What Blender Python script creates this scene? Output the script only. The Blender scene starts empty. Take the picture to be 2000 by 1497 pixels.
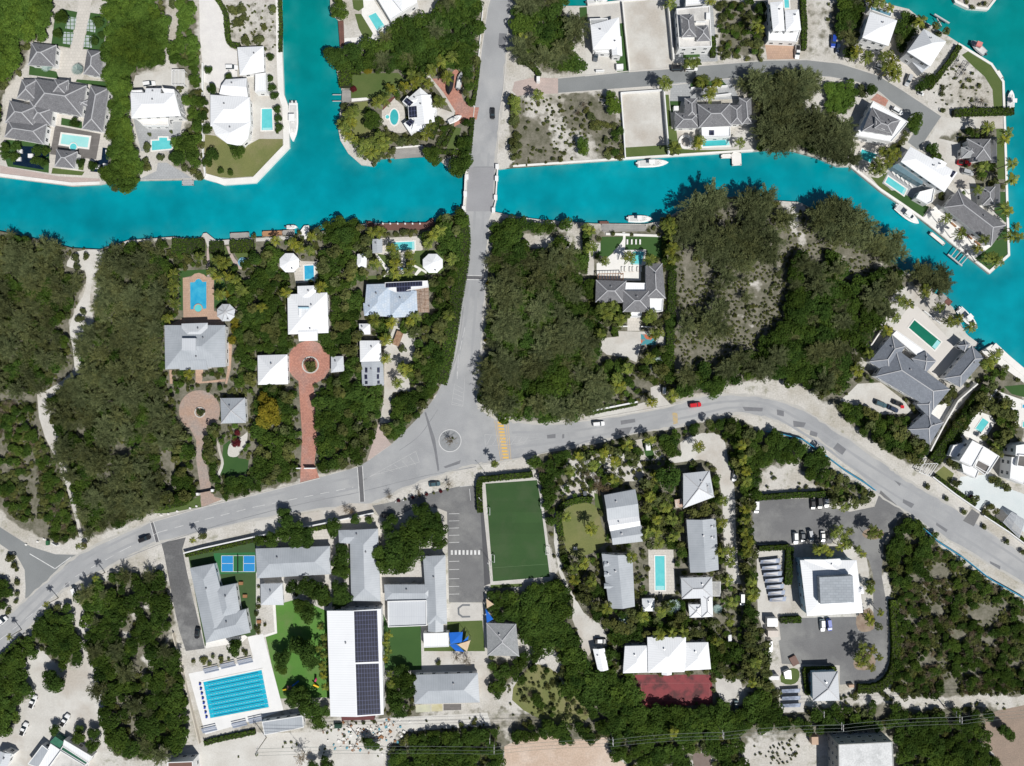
import bpy, bmesh, math, random
import numpy as np
from mathutils import Vector, Matrix
from mathutils.geometry import delaunay_2d_cdt, tessellate_polygon
random.seed(7); rng = np.random.default_rng(7)
C = bpy.context.scene
H = 270.0; S = 0.2
# ---------------------------------------------------------------- camera, sky, sun
cam = bpy.data.cameras.new('camera'); cam.sensor_width = 36; cam.lens = 36 * H / 400.0
cam.clip_end = 6000; cam.clip_start = 1
co = bpy.data.objects.new('camera', cam); C.collection.objects.link(co); co.location = (0, 0, H); C.camera = co
EL = math.radians(52); SX, SY = 0.60, -0.80
w = bpy.data.worlds.new('World'); C.world = w; w.use_nodes = True
nt = w.node_tree; bg = nt.nodes['Background']; sky = nt.nodes.new('ShaderNodeTexSky'); sky.sky_type = 'NISHITA'
sky.sun_disc = False; sky.sun_elevation = EL; sky.sun_rotation = math.atan2(SX, SY)
nt.links.new(sky.outputs[0], bg.inputs[0]); bg.inputs[1].default_value = 0.05
sl = bpy.data.lights.new('sun', 'SUN'); sl.energy = 4.7; sl.angle = math.radians(0.5); sl.color = (1, 0.98, 0.945)
so = bpy.data.objects.new('sun', sl); C.collection.objects.link(so)
so.rotation_euler = Vector((-SX * math.cos(EL), -SY * math.cos(EL), -math.sin(EL))).to_track_quat('-Z', 'Y').to_euler()
vs = C.view_settings; vs.view_transform = 'Standard'; vs.look = 'None'; vs.exposure = 0.0; vs.gamma = 1
# ---------------------------------------------------------------- materials
def lin(c):
    return tuple((v / 255 / 12.92 if v <= 10 else ((v / 255 + .055) / 1.055) ** 2.4) for v in c)
MATS = {}
def mat(name, c1, c2=None, scale=0.3, rough=.75, fine=0.0, fscale=3.0, kind=None, p=None, metal=0, coord='Object', lo=.35, hi=.65, spec=.3, c3=None, s3=.03, bump=0):
    """c1, c2: linear colours mixed by noise; fine: speckle; kind: line patterns in metres"""
    if name in MATS: return MATS[name]
    m = bpy.data.materials.new(name); m.use_nodes = True; n = m.node_tree; L = n.links.new
    b = n.nodes['Principled BSDF']; b.inputs['Roughness'].default_value = rough; b.inputs['Metallic'].default_value = metal
    b.inputs['Specular IOR Level'].default_value = spec
    tc = n.nodes.new('ShaderNodeTexCoord'); out = tc.outputs[coord]
    def noise(s, d=5):
        t = n.nodes.new('ShaderNodeTexNoise'); t.inputs['Scale'].default_value = s; t.inputs['Detail'].default_value = d
        t.inputs['Roughness'].default_value = .62; L(out, t.inputs['Vector']); return t
    def mix(f, a, bb, mode='MIX'):
        x = n.nodes.new('ShaderNodeMix'); x.data_type = 'RGBA'; x.blend_type = mode
        if isinstance(f, float): x.inputs[0].default_value = f
        else: L(f, x.inputs[0])
        for i, v in ((6, a), (7, bb)):
            if isinstance(v, tuple): x.inputs[i].default_value = (*v, 1)
            else: L(v, x.inputs[i])
        return x.outputs[2]
    def ramp(o, a, bb):
        r = n.nodes.new('ShaderNodeMapRange'); r.inputs[1].default_value = a; r.inputs[2].default_value = bb; L(o, r.inputs[0]); return r.outputs[0]
    c2 = c2 or tuple(v * .88 for v in c1)
    col = mix(ramp(noise(scale).outputs[0], lo, hi), c1, c2)
    if c3: col = mix(ramp(noise(s3, 8).outputs[0], .48, .62), col, c3)
    if fine:
        f = ramp(noise(fscale, 3).outputs[0], .3, .7)
        col = mix(fine, col, mix(f, tuple(v * .45 for v in c1), tuple(min(1, v * 1.35) for v in c1)))
    if kind:
        p = p or {}
        br = n.nodes.new('ShaderNodeTexBrick'); L(out, br.inputs['Vector'])
        br.inputs['Color1'].default_value = (1, 1, 1, 1); br.inputs['Color2'].default_value = (p.get('v', .85),) * 3 + (1,)
        br.inputs['Mortar'].default_value = (*p.get('mc', (.5, .5, .5)), 1)
        br.inputs['Scale'].default_value = 1; br.inputs['Brick Width'].default_value = p.get('w', 1); br.inputs['Row Height'].default_value = p.get('h', .5)
        br.inputs['Mortar Size'].default_value = p.get('m', .04); br.inputs['Mortar Smooth'].default_value = .2
        br.offset = p.get('off', 0.5)
        col = mix(1.0, col, br.outputs['Color'], 'MULTIPLY')
    L(col, b.inputs['Base Color'])
    if bump:
        bp = n.nodes.new('ShaderNodeBump'); bp.inputs['Strength'].default_value = bump; bp.inputs['Distance'].default_value = .1
        L(noise(1.6, 4).outputs[0], bp.inputs['Height']); L(bp.outputs[0], b.inputs['Normal'])
    MATS[name] = m; return m
def leafmat(name, dark, light, warm=None, trans=.25):
    if name in MATS: return MATS[name]
    m = bpy.data.materials.new(name); m.use_nodes = True; n = m.node_tree; L = n.links.new
    n.nodes.remove(n.nodes['Principled BSDF']); o = n.nodes['Material Output']
    at = n.nodes.new('ShaderNodeAttribute'); at.attribute_name = 'lc'
    sp = n.nodes.new('ShaderNodeSeparateColor'); L(at.outputs['Color'], sp.inputs[0])
    oi = n.nodes.new('ShaderNodeObjectInfo')
    def mth(op, a, b):
        q = n.nodes.new('ShaderNodeMath'); q.operation = op
        for i, v in ((0, a), (1, b)):
            if isinstance(v, (int, float)): q.inputs[i].default_value = v
            else: L(v, q.inputs[i])
        return q.outputs[0]
    a = n.nodes.new('ShaderNodeMix'); a.data_type = 'RGBA'; L(sp.outputs[0], a.inputs[0]); a.inputs[6].default_value = (*dark, 1); a.inputs[7].default_value = (*light, 1)
    g = n.nodes.new('ShaderNodeMix'); g.data_type = 'RGBA'
    cl = n.nodes.new('ShaderNodeClamp'); L(mth('MULTIPLY', mth('SUBTRACT', mth('ADD', sp.outputs[1], mth('MULTIPLY', oi.outputs['Random'], .7)), .55), 1.3), cl.inputs[0])
    L(cl.outputs[0], g.inputs[0]); L(a.outputs[2], g.inputs[6]); wm = n.nodes.new('ShaderNodeMix'); wm.data_type = 'RGBA'; wm.blend_type = 'MULTIPLY'; wm.inputs[0].default_value = 1
    L(a.outputs[2], wm.inputs[6]); wm.inputs[7].default_value = (*(warm or (1.25, 1.06, .8)), 1); L(wm.outputs[2], g.inputs[7])
    ge = n.nodes.new('ShaderNodeNewGeometry'); nz = n.nodes.new('ShaderNodeTexNoise'); nz.inputs['Scale'].default_value = .045; nz.inputs['Detail'].default_value = 4; L(ge.outputs['Position'], nz.inputs['Vector'])
    m1 = n.nodes.new('ShaderNodeMapRange'); m1.inputs[1].default_value = .38; m1.inputs[2].default_value = .62; m1.inputs[3].default_value = .74; m1.inputs[4].default_value = 1.28; L(nz.outputs[0], m1.inputs[0])
    gm = n.nodes.new('ShaderNodeMix'); gm.data_type = 'RGBA'; gm.blend_type = 'MULTIPLY'; gm.inputs[0].default_value = 1; gm.clamp_result = False; L(g.outputs[2], gm.inputs[6]); L(m1.outputs[0], gm.inputs[7]); g = gm
    d = n.nodes.new('ShaderNodeBsdfDiffuse'); t = n.nodes.new('ShaderNodeBsdfTranslucent'); s = n.nodes.new('ShaderNodeMixShader'); s.inputs[0].default_value = trans
    L(g.outputs[2], d.inputs[0]); L(g.outputs[2], t.inputs[0]); L(d.outputs[0], s.inputs[1]); L(t.outputs[0], s.inputs[2]); L(s.outputs[0], o.inputs[0])
    MATS[name] = m; return m
# ---------------------------------------------------------------- mesh builder
class MB:
    def __init__(s): s.v = []; s.f = []; s.m = []; s.uv = []
    def face(s, pts, mi=0, uv=None):
        i = len(s.v); s.v += [tuple(p) for p in pts]; s.f.append(tuple(range(i, i + len(pts)))); s.m.append(mi)
        s.uv += list(uv) if uv else [(p[0], p[1]) for p in pts]
    def prism(s, pts, z0, z1, mi=0, side=None, top=True, bot=True):
        pts = ccw(pts); n = len(pts)
        if top: s.face([(x, y, z1) for x, y in pts], mi)
        if bot: s.face([(x, y, z0) for x, y in reversed(pts)], mi)
        for i in range(n):
            a, b = pts[i], pts[(i + 1) % n]; d = math.dist(a, b)
            s.face([(a[0], a[1], z0), (b[0], b[1], z0), (b[0], b[1], z1), (a[0], a[1], z1)], mi if side is None else side, [(0, z0), (d, z0), (d, z1), (0, z1)])
    def box(s, c, sz, ang=0, mi=0, z0=None):
        ca, sa = math.cos(ang), math.sin(ang); hx, hy = sz[0] / 2, sz[1] / 2
        pts = [(c[0] + x * ca - y * sa, c[1] + x * sa + y * ca) for x, y in ((-hx, -hy), (hx, -hy), (hx, hy), (-hx, hy))]
        s.prism(pts, c[2], c[2] + sz[2], mi)
    def cyl(s, c, r, z0, z1, n=10, mi=0, r1=None, c1=None):
        r1 = r if r1 is None else r1; c1 = c1 or c; A = [2 * math.pi * i / n for i in range(n)]
        p0 = [(c[0] + r * math.cos(a), c[1] + r * math.sin(a), z0) for a in A]; p1 = [(c1[0] + r1 * math.cos(a), c1[1] + r1 * math.sin(a), z1) for a in A]
        s.face(p1, mi); s.face(p0[::-1], mi)
        for i in range(n): j = (i + 1) % n; s.face([p0[i], p0[j], p1[j], p1[i]], mi)
    def bar(s, a, b, t, mi=0):
        a, b = Vector(a), Vector(b); d = (b - a)
        if d.length < 1e-6: return
        u = d.cross(Vector((0, 0, 1))); u = (u if u.length > 1e-4 else Vector((1, 0, 0))).normalized() * t / 2; v = d.cross(u).normalized() * t / 2
        q = [(u + v), (u - v), (-u - v), (-u + v)]
        for i in range(4): j = (i + 1) % 4; s.face([a + q[i], b + q[i], b + q[j], a + q[j]], mi)
        s.face([b + x for x in q], mi); s.face([a + x for x in q[::-1]], mi)
    def strip(s, pts, wd, z0, z1, mi=0, closed=False):
        L, R = offs(pts, wd / 2, closed); n = len(pts); k = n if closed else n - 1; acc = 0
        for i in range(k):
            j = (i + 1) % n; d = math.dist(pts[i], pts[j])
            a, b, c, e = R[i], R[j], L[j], L[i]
            s.face([(*a, z1), (*b, z1), (*c, z1), (*e, z1)], mi, [(acc, 0), (acc + d, 0), (acc + d, wd), (acc, wd)])
            if z1 - z0 > .001:
                s.face([(*a, z0), (*b, z0), (*b, z1), (*a, z1)], mi); s.face([(*c, z0), (*e, z0), (*e, z1), (*c, z1)], mi)
            acc += d
        if not closed and z1 - z0 > .001:
            s.face([(*L[0], z0), (*R[0], z0), (*R[0], z1), (*L[0], z1)], mi); s.face([(*R[-1], z0), (*L[-1], z0), (*L[-1], z1), (*R[-1], z1)], mi)
    def mesh(s, name, mats):
        me = bpy.data.meshes.new(name); me.from_pydata(s.v, [], s.f)
        for m in (mats if isinstance(mats, (list, tuple)) else [mats]): me.materials.append(m)
        me.polygons.foreach_set('material_index', s.m)
        uv = me.uv_layers.new(name='UVMap'); uv.data.foreach_set('uv', np.array(s.uv, dtype=np.float32).ravel()); me.update(); return me
def ccw(pts):
    a = sum(pts[i][0] * pts[(i + 1) % len(pts)][1] - pts[(i + 1) % len(pts)][0] * pts[i][1] for i in range(len(pts)))
    return list(pts) if a > 0 else list(reversed(pts))
def offs(pts, d, closed=False):
    n = len(pts); L = []; R = []
    for i in range(n):
        p = Vector(pts[i]); a = Vector(pts[i - 1]) if (i > 0 or closed) else None; b = Vector(pts[(i + 1) % n]) if (i < n - 1 or closed) else None
        t1 = (p - a).normalized() if a is not None else None; t2 = (b - p).normalized() if b is not None else None
        t1 = t1 if t1 is not None else t2; t2 = t2 if t2 is not None else t1
        n1 = Vector((-t1.y, t1.x)); n2 = Vector((-t2.y, t2.x)); m = n1 + n2
        m = n1 if m.length < .2 else m.normalized(); k = d / max(.5, m.dot(n1))
        L.append((p.x + m.x * k, p.y + m.y * k)); R.append((p.x - m.x * k, p.y - m.y * k))
    return L, R
def inset(pts, d):
    pts = ccw(pts); L, R = offs(pts, d, True); return L
# ---------------------------------------------------------------- objects
def link(name, me, parent=None):
    o = bpy.data.objects.new(name, me); C.collection.objects.link(o)
    if parent is not None: o.parent = parent
    return o
def tag(o, label=None, cat=None, group=None, kind=None):
    if label: o['label'] = label
    if cat: o['category'] = cat
    if group: o['group'] = group
    if kind: o['kind'] = kind
    return o
def empty(name, loc, label, cat, group=None, rz=0):
    o = link(name, None); o.location = loc; o.rotation_euler = (0, 0, rz); return tag(o, label, cat, group)
def part(name, mb, mats, parent, label=None):     # built in world coordinates, hung on an unrotated empty
    me = mb.mesh(name, mats); l = parent.location; me.transform(Matrix.Translation((-l.x, -l.y, -l.z)))
    o = link(name, me, parent)
    if label: o['label'] = label
    return o
def sub(name, mb, mats, pt, root):
    me = mb.mesh(name, mats); l = root.location; me.transform(Matrix.Translation((-l.x, -l.y, -l.z))); return link(name, me, pt)
def solo(name, mb, mats, label, cat, group=None):
    """a thing that is one mesh, with its origin at its own base"""
    me = mb.mesh(name, mats); vv = np.array(mb.v); c = vv.mean(0); c[2] = vv[:, 2].min()
    me.transform(Matrix.Translation((-c[0], -c[1], -c[2]))); o = link(name, me); o.location = c; return tag(o, label, cat, group)
# ---------------------------------------------------------------- image frames
K = 1.0; OX = OY = 0.0
def tl(c=None, r=None):
    global K, OX, OY
    if c is None: K, OX, OY = 1.0, 0.0, 0.0
    else: K, OX, OY = 3.992, (0, 500, 1000, 1500)[c], (0, 375, 750, 1122)[r]
def W(p, z=0.0):
    f = (H - z) / H * S; return ((OX + p[0] / K - 1000) * f, (748.5 - OY - p[1] / K) * f)
def WS(pts, z=0.0): return [W(p, z) for p in pts]
def R(x0, y0, x1, y1, a=0):
    cx, cy = (x0 + x1) / 2, (y0 + y1) / 2; ca, sa = math.cos(math.radians(a)), math.sin(math.radians(a))
    return [(cx + (x - cx) * ca - (y - cy) * sa, cy + (x - cx) * sa + (y - cy) * ca) for x, y in ((x0, y0), (x1, y0), (x1, y1), (x0, y1))]
def ell(cx, cy, rx, ry=None, n=24, a=0):
    ry = ry or rx; return [(cx + rx * math.cos(t + a), cy + ry * math.sin(t + a)) for t in [2 * math.pi * i / n for i in range(n)]]
def smooth(pts, n=4, closed=False):
    P = pts; N = len(P); out = []
    for i in range(N if closed else N - 1):
        p0 = P[i - 1] if (closed or i > 0) else P[0]; p1 = P[i]; p2 = P[(i + 1) % N]; p3 = P[(i + 2) % N] if (closed or i + 2 < N) else P[-1]
        for k in range(n):
            t = k / n; out.append(tuple(.5 * ((2 * p1[j]) + (-p0[j] + p2[j]) * t + (2 * p0[j] - 5 * p1[j] + 4 * p2[j] - p3[j]) * t * t + (-p0[j] + 3 * p1[j] - 3 * p2[j] + p3[j]) * t ** 3) for j in (0, 1)))
    if not closed: out.append(tuple(P[-1]))
    return out
def pip(px, py, poly):
    ins = np.zeros(len(px), bool); n = len(poly)
    for i in range(n):
        x1, y1 = poly[i]; x2, y2 = poly[(i + 1) % n]
        if y1 == y2: continue
        c = ((y1 > py) != (y2 > py)) & (px < (x2 - x1) * (py - y1) / (y2 - y1) + x1); ins ^= c
    return ins
# ---------------------------------------------------------------- palette
g3 = lambda v: (v, v, v)
SAND = mat('sand', (.60, .585, .545), (.49, .465, .42), .12, .9, .2, 2.2)
MARL = mat('packed_marl', (.575, .56, .52), (.47, .45, .41), .09, .9, .16, 1.6, c3=(.42, .38, .33), s3=.05)
ROAD = mat('asphalt', (.345, .35, .355), (.27, .275, .282), .07, .85, .2, 3.5, c3=(.40, .40, .395), s3=.04)
ROAD2 = mat('street_asphalt', (.235, .245, .245), (.19, .20, .20), .08, .85, .2, 3)
LOT = mat('car_park_asphalt', (.175, .175, .175), (.13, .13, .132), .08, .85, .25, 2.5, c3=(.24, .24, .23), s3=.06)
PATCH = mat('asphalt_patch', (.16, .165, .175), (.2, .2, .21), .4, .85, .2)
WHT = mat('white_paint_line', (.72, .72, .70), (.5, .5, .49), .7, .7)
YEL = mat('yellow_paint_line', (.70, .42, .08), (.55, .38, .14), .9, .7)
CONC = mat('concrete', (.55, .53, .49), (.45, .43, .40), .25, .85, .2)
WCON = mat('white_concrete', (.78, .76, .72), (.68, .66, .62), .2, .8, .12)
PAVE = mat('light_paving', (.60, .565, .51), (.53, .50, .45), .15, .85, .2, kind=1, p=dict(w=1.2, h=1.2, m=.05, v=.93, mc=(.75, .75, .75)))
GPAVE = mat('grey_paving', (.40, .41, .415), (.34, .35, .355), .15, .85, .2, kind=1, p=dict(w=1.2, h=.8, m=.05, v=.9, mc=(.7, .7, .7)))
BRICK = mat('terracotta_paving', (.50, .245, .18), (.40, .20, .155), .12, .85, .4, 1.5, kind=1, p=dict(w=1, h=.6, m=.05, v=.85, mc=(.75, .7, .7)), c3=(.37, .25, .22), s3=.09)
PINK = mat('pink_paving', (.50, .40, .36), (.44, .37, .34), .15, .85, .2, kind=1, p=dict(w=1, h=.6, m=.05, v=.9, mc=(.8, .8, .8)))
TAN = mat('tan_stone_paving', (.50, .345, .25), (.43, .30, .23), .2, .85, .2, kind=1, p=dict(w=.9, h=.9, m=.05, v=.88, mc=(.8, .75, .7)))
STAMP = mat('stamped_concrete', (.40, .27, .20), (.32, .27, .25), .12, .85, .4, 1.5, c3=(.30, .29, .28), s3=.08)
LAWN = mat('lawn', (.075, .115, .030), (.105, .135, .042), .15, .95, .3, 3)
LAWND = mat('artificial_turf', (.035, .085, .022), (.045, .10, .026), .1, .95, .15, 3)
LAWNY = mat('dry_lawn', (.175, .185, .065), (.125, .15, .05), .12, .95, .3, 2.5, c3=(.22, .20, .10), s3=.07)
LAWNB = mat('playground_turf', (.080, .20, .035), (.105, .225, .045), .09, .95, .2, 3, kind=1, p=dict(w=300, h=3.7, m=.02, v=.93, mc=(.85, .85, .85)), c3=(.125, .20, .06), s3=.1)
PITCH = mat('pitch_turf', (.036, .082, .026), (.044, .095, .030), .07, .95, .2, 3, kind=1, p=dict(w=300, h=4.2, m=.02, v=.86, mc=(.8, .8, .8)), c3=(.055, .095, .038), s3=.09)
DECK = mat('grey_timber_deck', (.19, .175, .165), (.15, .14, .13), .3, .8, kind=1, p=dict(w=8, h=.5, m=.06, v=.85, mc=(.6, .6, .6)))
LDECK = mat('weathered_timber', (.36, .345, .32), (.28, .27, .255), .3, .8, kind=1, p=dict(w=8, h=.5, m=.06, v=.85, mc=(.7, .7, .7)))
BDECK = mat('brown_timber', (.19, .09, .07), (.15, .08, .065), .3, .8, kind=1, p=dict(w=8, h=.5, m=.06, v=.85, mc=(.6, .6, .6)))
ODECK = mat('orange_timber', (.45, .24, .12), (.38, .20, .11), .3, .8, kind=1, p=dict(w=8, h=.5, m=.06, v=.85, mc=(.7, .7, .7)))
WWALL = mat('white_render', (.76, .76, .75), (.70, .70, .69), .2, .8)
CWALL = mat('cream_render', (.62, .56, .46), (.56, .51, .43), .2, .8)
BWALL = mat('pale_blue_render', (.36, .52, .60), (.33, .48, .56), .2, .8)
GWALL = mat('raw_concrete', (.40, .40, .38), (.30, .31, .30), .15, .85, .3)
RW = mat('white_metal_roof', (.80, .81, .82), (.76, .77, .78), .1, .45, coord='UV', kind=1, p=dict(w=.9, h=90, m=.07, v=.99, mc=(.86, .86, .87), off=0))
RG = mat('grey_metal_roof', (.41, .435, .46), (.33, .355, .38), .12, .45, coord='UV', kind=1, p=dict(w=.9, h=90, m=.07, v=.98, mc=(.85, .85, .86), off=0))
RLG = mat('pale_grey_metal_roof', (.54, .56, .58), (.50, .52, .545), .1, .45, coord='UV', kind=1, p=dict(w=.9, h=90, m=.07, v=.98, mc=(.87, .87, .88), off=0))
RS = mat('grey_shingle', (.225, .225, .235), (.165, .165, .175), .35, .8, .5, 3.2, coord='UV', kind=1, p=dict(w=.8, h=.45, m=.07, v=.72, mc=(.72, .72, .72)))
RSB = mat('slate_blue_shingle', (.225, .245, .28), (.19, .21, .245), .25, .75, .3, 3, coord='UV', kind=1, p=dict(w=.8, h=.45, m=.06, v=.8, mc=(.78, .78, .78)))
RSL = mat('pale_shingle', (.34, .35, .355), (.28, .29, .295), .35, .8, .4, 3, coord='UV', kind=1, p=dict(w=.8, h=.45, m=.06, v=.8, mc=(.8, .8, .8)))
RBL = mat('pale_blue_roof', (.45, .53, .63), (.56, .60, .64), .25, .6, .1, coord='UV', kind=1, p=dict(w=1.0, h=1.0, m=.09, v=.9, mc=(.78, .82, .86)))
CAP = mat('ridge_cap', (.46, .46, .47), None, .5, .7)
FLATR = mat('flat_roof', (.64, .62, .59), (.54, .53, .50), .2, .85, .2, c3=(.40, .39, .37), s3=.12)
SOLAR = mat('solar_cells', (.016, .018, .032), (.020, .022, .038), .3, .3, coord='UV', kind=1, p=dict(w=1.05, h=1.7, m=.05, v=.9, mc=(7, 7, 7), off=0), spec=.5)
GLASS = mat('window_glass', (.03, .045, .055), None, 1, .15, spec=.5)
POOL = mat('pool_water', (.10, .50, .52), (.14, .56, .57), .35, .12, bump=.3, spec=.5)
POOLB = mat('blue_pool_water', (.02, .30, .52), (.06, .40, .58), .3, .12, bump=.3, spec=.5)
POOLG = mat('green_pool_water', (.008, .14, .085), (.012, .16, .10), .3, .12, bump=.2, spec=.5)
POND = mat('pond_water', (.004, .012, .028), (.008, .02, .04), .5, .1, spec=.5)
MET = mat('grey_metal', (.35, .35, .36), None, 1, .4, metal=.6)
STEEL = mat('galvanised_pole', (.5, .5, .5), None, 1, .5)
BLK = mat('black_rubber', (.02, .02, .02), None, 1, .7)
WOODP = mat('utility_pole_wood', (.30, .25, .20), None, 1, .9)
BARK = mat('bark', (.15, .12, .09), (.10, .08, .06), 2, .9)
PBARK = mat('palm_bark', (.28, .24, .19), (.20, .17, .13), 2, .9)
TEAK = mat('teak', (.30, .15, .07), None, 1, .7)
FABW = mat('white_fabric', (.75, .74, .70), None, 1, .9)
BLUF = mat('blue_sail_fabric', (.01, .13, .55), None, 1, .8)
TANF = mat('sand_sail_fabric', (.62, .47, .32), None, 1, .8)
REDM = mat('red_court', (.24, .055, .06), (.19, .05, .055), .3, .9, .2, c3=(.06, .035, .035), s3=.16)
def paint(n, c, r=.3): return mat(n, c, tuple(v * .95 for v in c), 1, r, spec=.5)
PAINT = dict(white=paint('white_car_paint', (.78, .78, .77)), black=paint('black_car_paint', (.02, .02, .022)), silver=paint('silver_car_paint', (.42, .43, .44)),
    grey=paint('grey_car_paint', (.10, .11, .12)), red=paint('red_car_paint', (.55, .01, .02)), blue=paint('blue_car_paint', (.02, .06, .35)), navy=paint('navy_car_paint', (.02, .035, .07)),
    brown=paint('brown_truck_paint', (.10, .06, .05)), teal=paint('teal_car_paint', (.05, .10, .12)))
HULL = paint('boat_gelcoat', (.80, .80, .78), .25); HULLG = paint('grey_boat_tube', (.33, .34, .35), .5)
L_BROAD = leafmat('broadleaf', (.010, .028, .007), (.076, .132, .028))
L_LUSH = leafmat('lush_leaves', (.024, .055, .011), (.115, .190, .034))
L_SCRUB = leafmat('scrub_leaves', (.030, .046, .018), (.135, .160, .060))
L_CAS = leafmat('casuarina_needles', (.028, .042, .018), (.175, .200, .090), warm=(1.12, 1.0, .8))
L_PALM = leafmat('palm_fronds', (.045, .075, .020), (.235, .275, .060), warm=(1.4, 1.1, .6))
L_SILV = leafmat('silver_fronds', (.16, .24, .23), (.46, .55, .50), warm=(1, 1, 1))
L_HEDGE = leafmat('hedge_leaves', (.026, .055, .010), (.095, .155, .025))
L_YEL = leafmat('golden_leaves', (.08, .09, .012), (.25, .215, .03))
L_RED = leafmat('maroon_leaves', (.045, .010, .012), (.14, .025, .03), warm=(1, 1, 1))
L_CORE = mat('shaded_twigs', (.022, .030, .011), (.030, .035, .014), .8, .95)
L_DRY = leafmat('dry_twigs', (.10, .08, .055), (.24, .20, .14))
# ---------------------------------------------------------------- ground sheets
SHEETS = []
def seg_x(a, b, c, d):
    def o(p, q, r): return (q[0] - p[0]) * (r[1] - p[1]) - (q[1] - p[1]) * (r[0] - p[0])
    return (o(a, b, c) > 0) != (o(a, b, d) > 0) and (o(c, d, a) > 0) != (o(c, d, b) > 0)
def overlap(P, Q):
    if min(p[0] for p in P) > max(q[0] for q in Q) or max(p[0] for p in P) < min(q[0] for q in Q) or min(p[1] for p in P) > max(q[1] for q in Q) or max(p[1] for p in P) < min(q[1] for q in Q): return False
    px = np.array([p[0] for p in P]); py = np.array([p[1] for p in P]); qx = np.array([p[0] for p in Q]); qy = np.array([p[1] for p in Q])
    if pip(px, py, Q).any() or pip(qx, qy, P).any(): return True
    for i in range(len(P)):
        for j in range(len(Q)):
            if seg_x(P[i], P[(i + 1) % len(P)], Q[j], Q[(j + 1) % len(Q)]): return True
    return False
def layer(P):
    l = 1 + max([s[1] for s in SHEETS if overlap(P, s[0])], default=0); SHEETS.append((P, l)); return l * .004
NOTREE = []
def flatmesh(P, z, name):
    P = ccw(P); tri = tessellate_polygon([[Vector((x, y, 0)) for x, y in P]]); mb = MB(); mb.v = [(x, y, z) for x, y in P]
    for t in tri:
        a, b, c = [P[i] for i in t]
        if (b[0] - a[0]) * (c[1] - a[1]) - (b[1] - a[1]) * (c[0] - a[0]) < 0: t = (t[0], t[2], t[1])
        mb.f.append(tuple(t)); mb.m.append(0); mb.uv += [P[i] for i in t]
    return mb
def sheet(name, pts, m, keep=False, nt=True):
    """structure sheet on the ground; keep=True lets trees stand on it"""
    P = WS(pts); z = layer(P); mb = flatmesh(P, z, name); o = link(name, mb.mesh(name, m)); o['kind'] = 'structure'
    if nt and not keep: NOTREE.append(P)
    return o
def lines(name, segs, wd, m, closed=False):
    """painted markings, one structure object"""
    mb = MB(); z = 0
    for s in segs:
        P = WS(s); L_, R_ = offs(P, wd / 2, closed); z = max(z, layer(L_ + R_[::-1]) if not closed else layer(L_))
    for s in segs: mb.strip(WS(s), wd, z, z, closed=closed)
    o = link(name, mb.mesh(name, m)); o['kind'] = 'structure'; return o
# ---------------------------------------------------------------- walls, fences, hedges
def wall(pts, wd, h, m, label, name='boundary_wall', cat='wall', group=None, z0=0.0, zt=None):
    mb = MB(); P = WS(pts, 0); mb.strip(P, wd, z0, h); return solo(name, mb, m, label, cat, group)
def leaves_on(pos, nrm, size, lc, elong=1.0):
    """quads at pos with normals nrm; returns verts (n*4,3) and per-vertex lc"""
    n = len(pos); t = rng.normal(size=(n, 3)); t -= (t * nrm).sum(1)[:, None] * nrm; t /= np.linalg.norm(t, axis=1)[:, None] + 1e-9
    b = np.cross(nrm, t); s = (size * rng.uniform(.6, 1.3, n))[:, None] / 2; t = t * s * elong; b = b * s
    v = np.stack([pos - t - b, pos + t - b * .6, pos + t * 1.1 + b, pos - t * .7 + b * .8], 1).reshape(-1, 3)
    return v, np.repeat(lc, 4, axis=0)
def quadmesh(name, v, lc, m, extra=None):
    n = len(v) // 4; me = bpy.data.meshes.new(name); me.vertices.add(len(v)); me.vertices.foreach_set('co', np.ascontiguousarray(v, dtype=np.float32).ravel())
    me.loops.add(len(v)); me.loops.foreach_set('vertex_index', np.arange(len(v), dtype=np.int32)); me.polygons.add(n)
    me.polygons.foreach_set('loop_start', np.arange(0, len(v), 4, dtype=np.int32)); me.polygons.foreach_set('loop_total', np.full(n, 4, dtype=np.int32))
    me.materials.append(m)
    if extra: me.materials.append(extra[0])
    me.update(calc_edges=True); at = me.color_attributes.new('lc', 'FLOAT_COLOR', 'POINT')
    c = np.ones((len(v), 4), np.float32); c[:, 0] = lc[:, 0]; c[:, 1] = lc[:, 1]; at.data.foreach_set('color', c.ravel())
    if extra:
        mi = np.zeros(n, np.int32); mi[-extra[1]:] = 1; me.polygons.foreach_set('material_index', mi)
    return me
def rnd_unit(n):
    v = rng.normal(size=(n, 3)); return v / np.linalg.norm(v, axis=1)[:, None]
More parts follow.
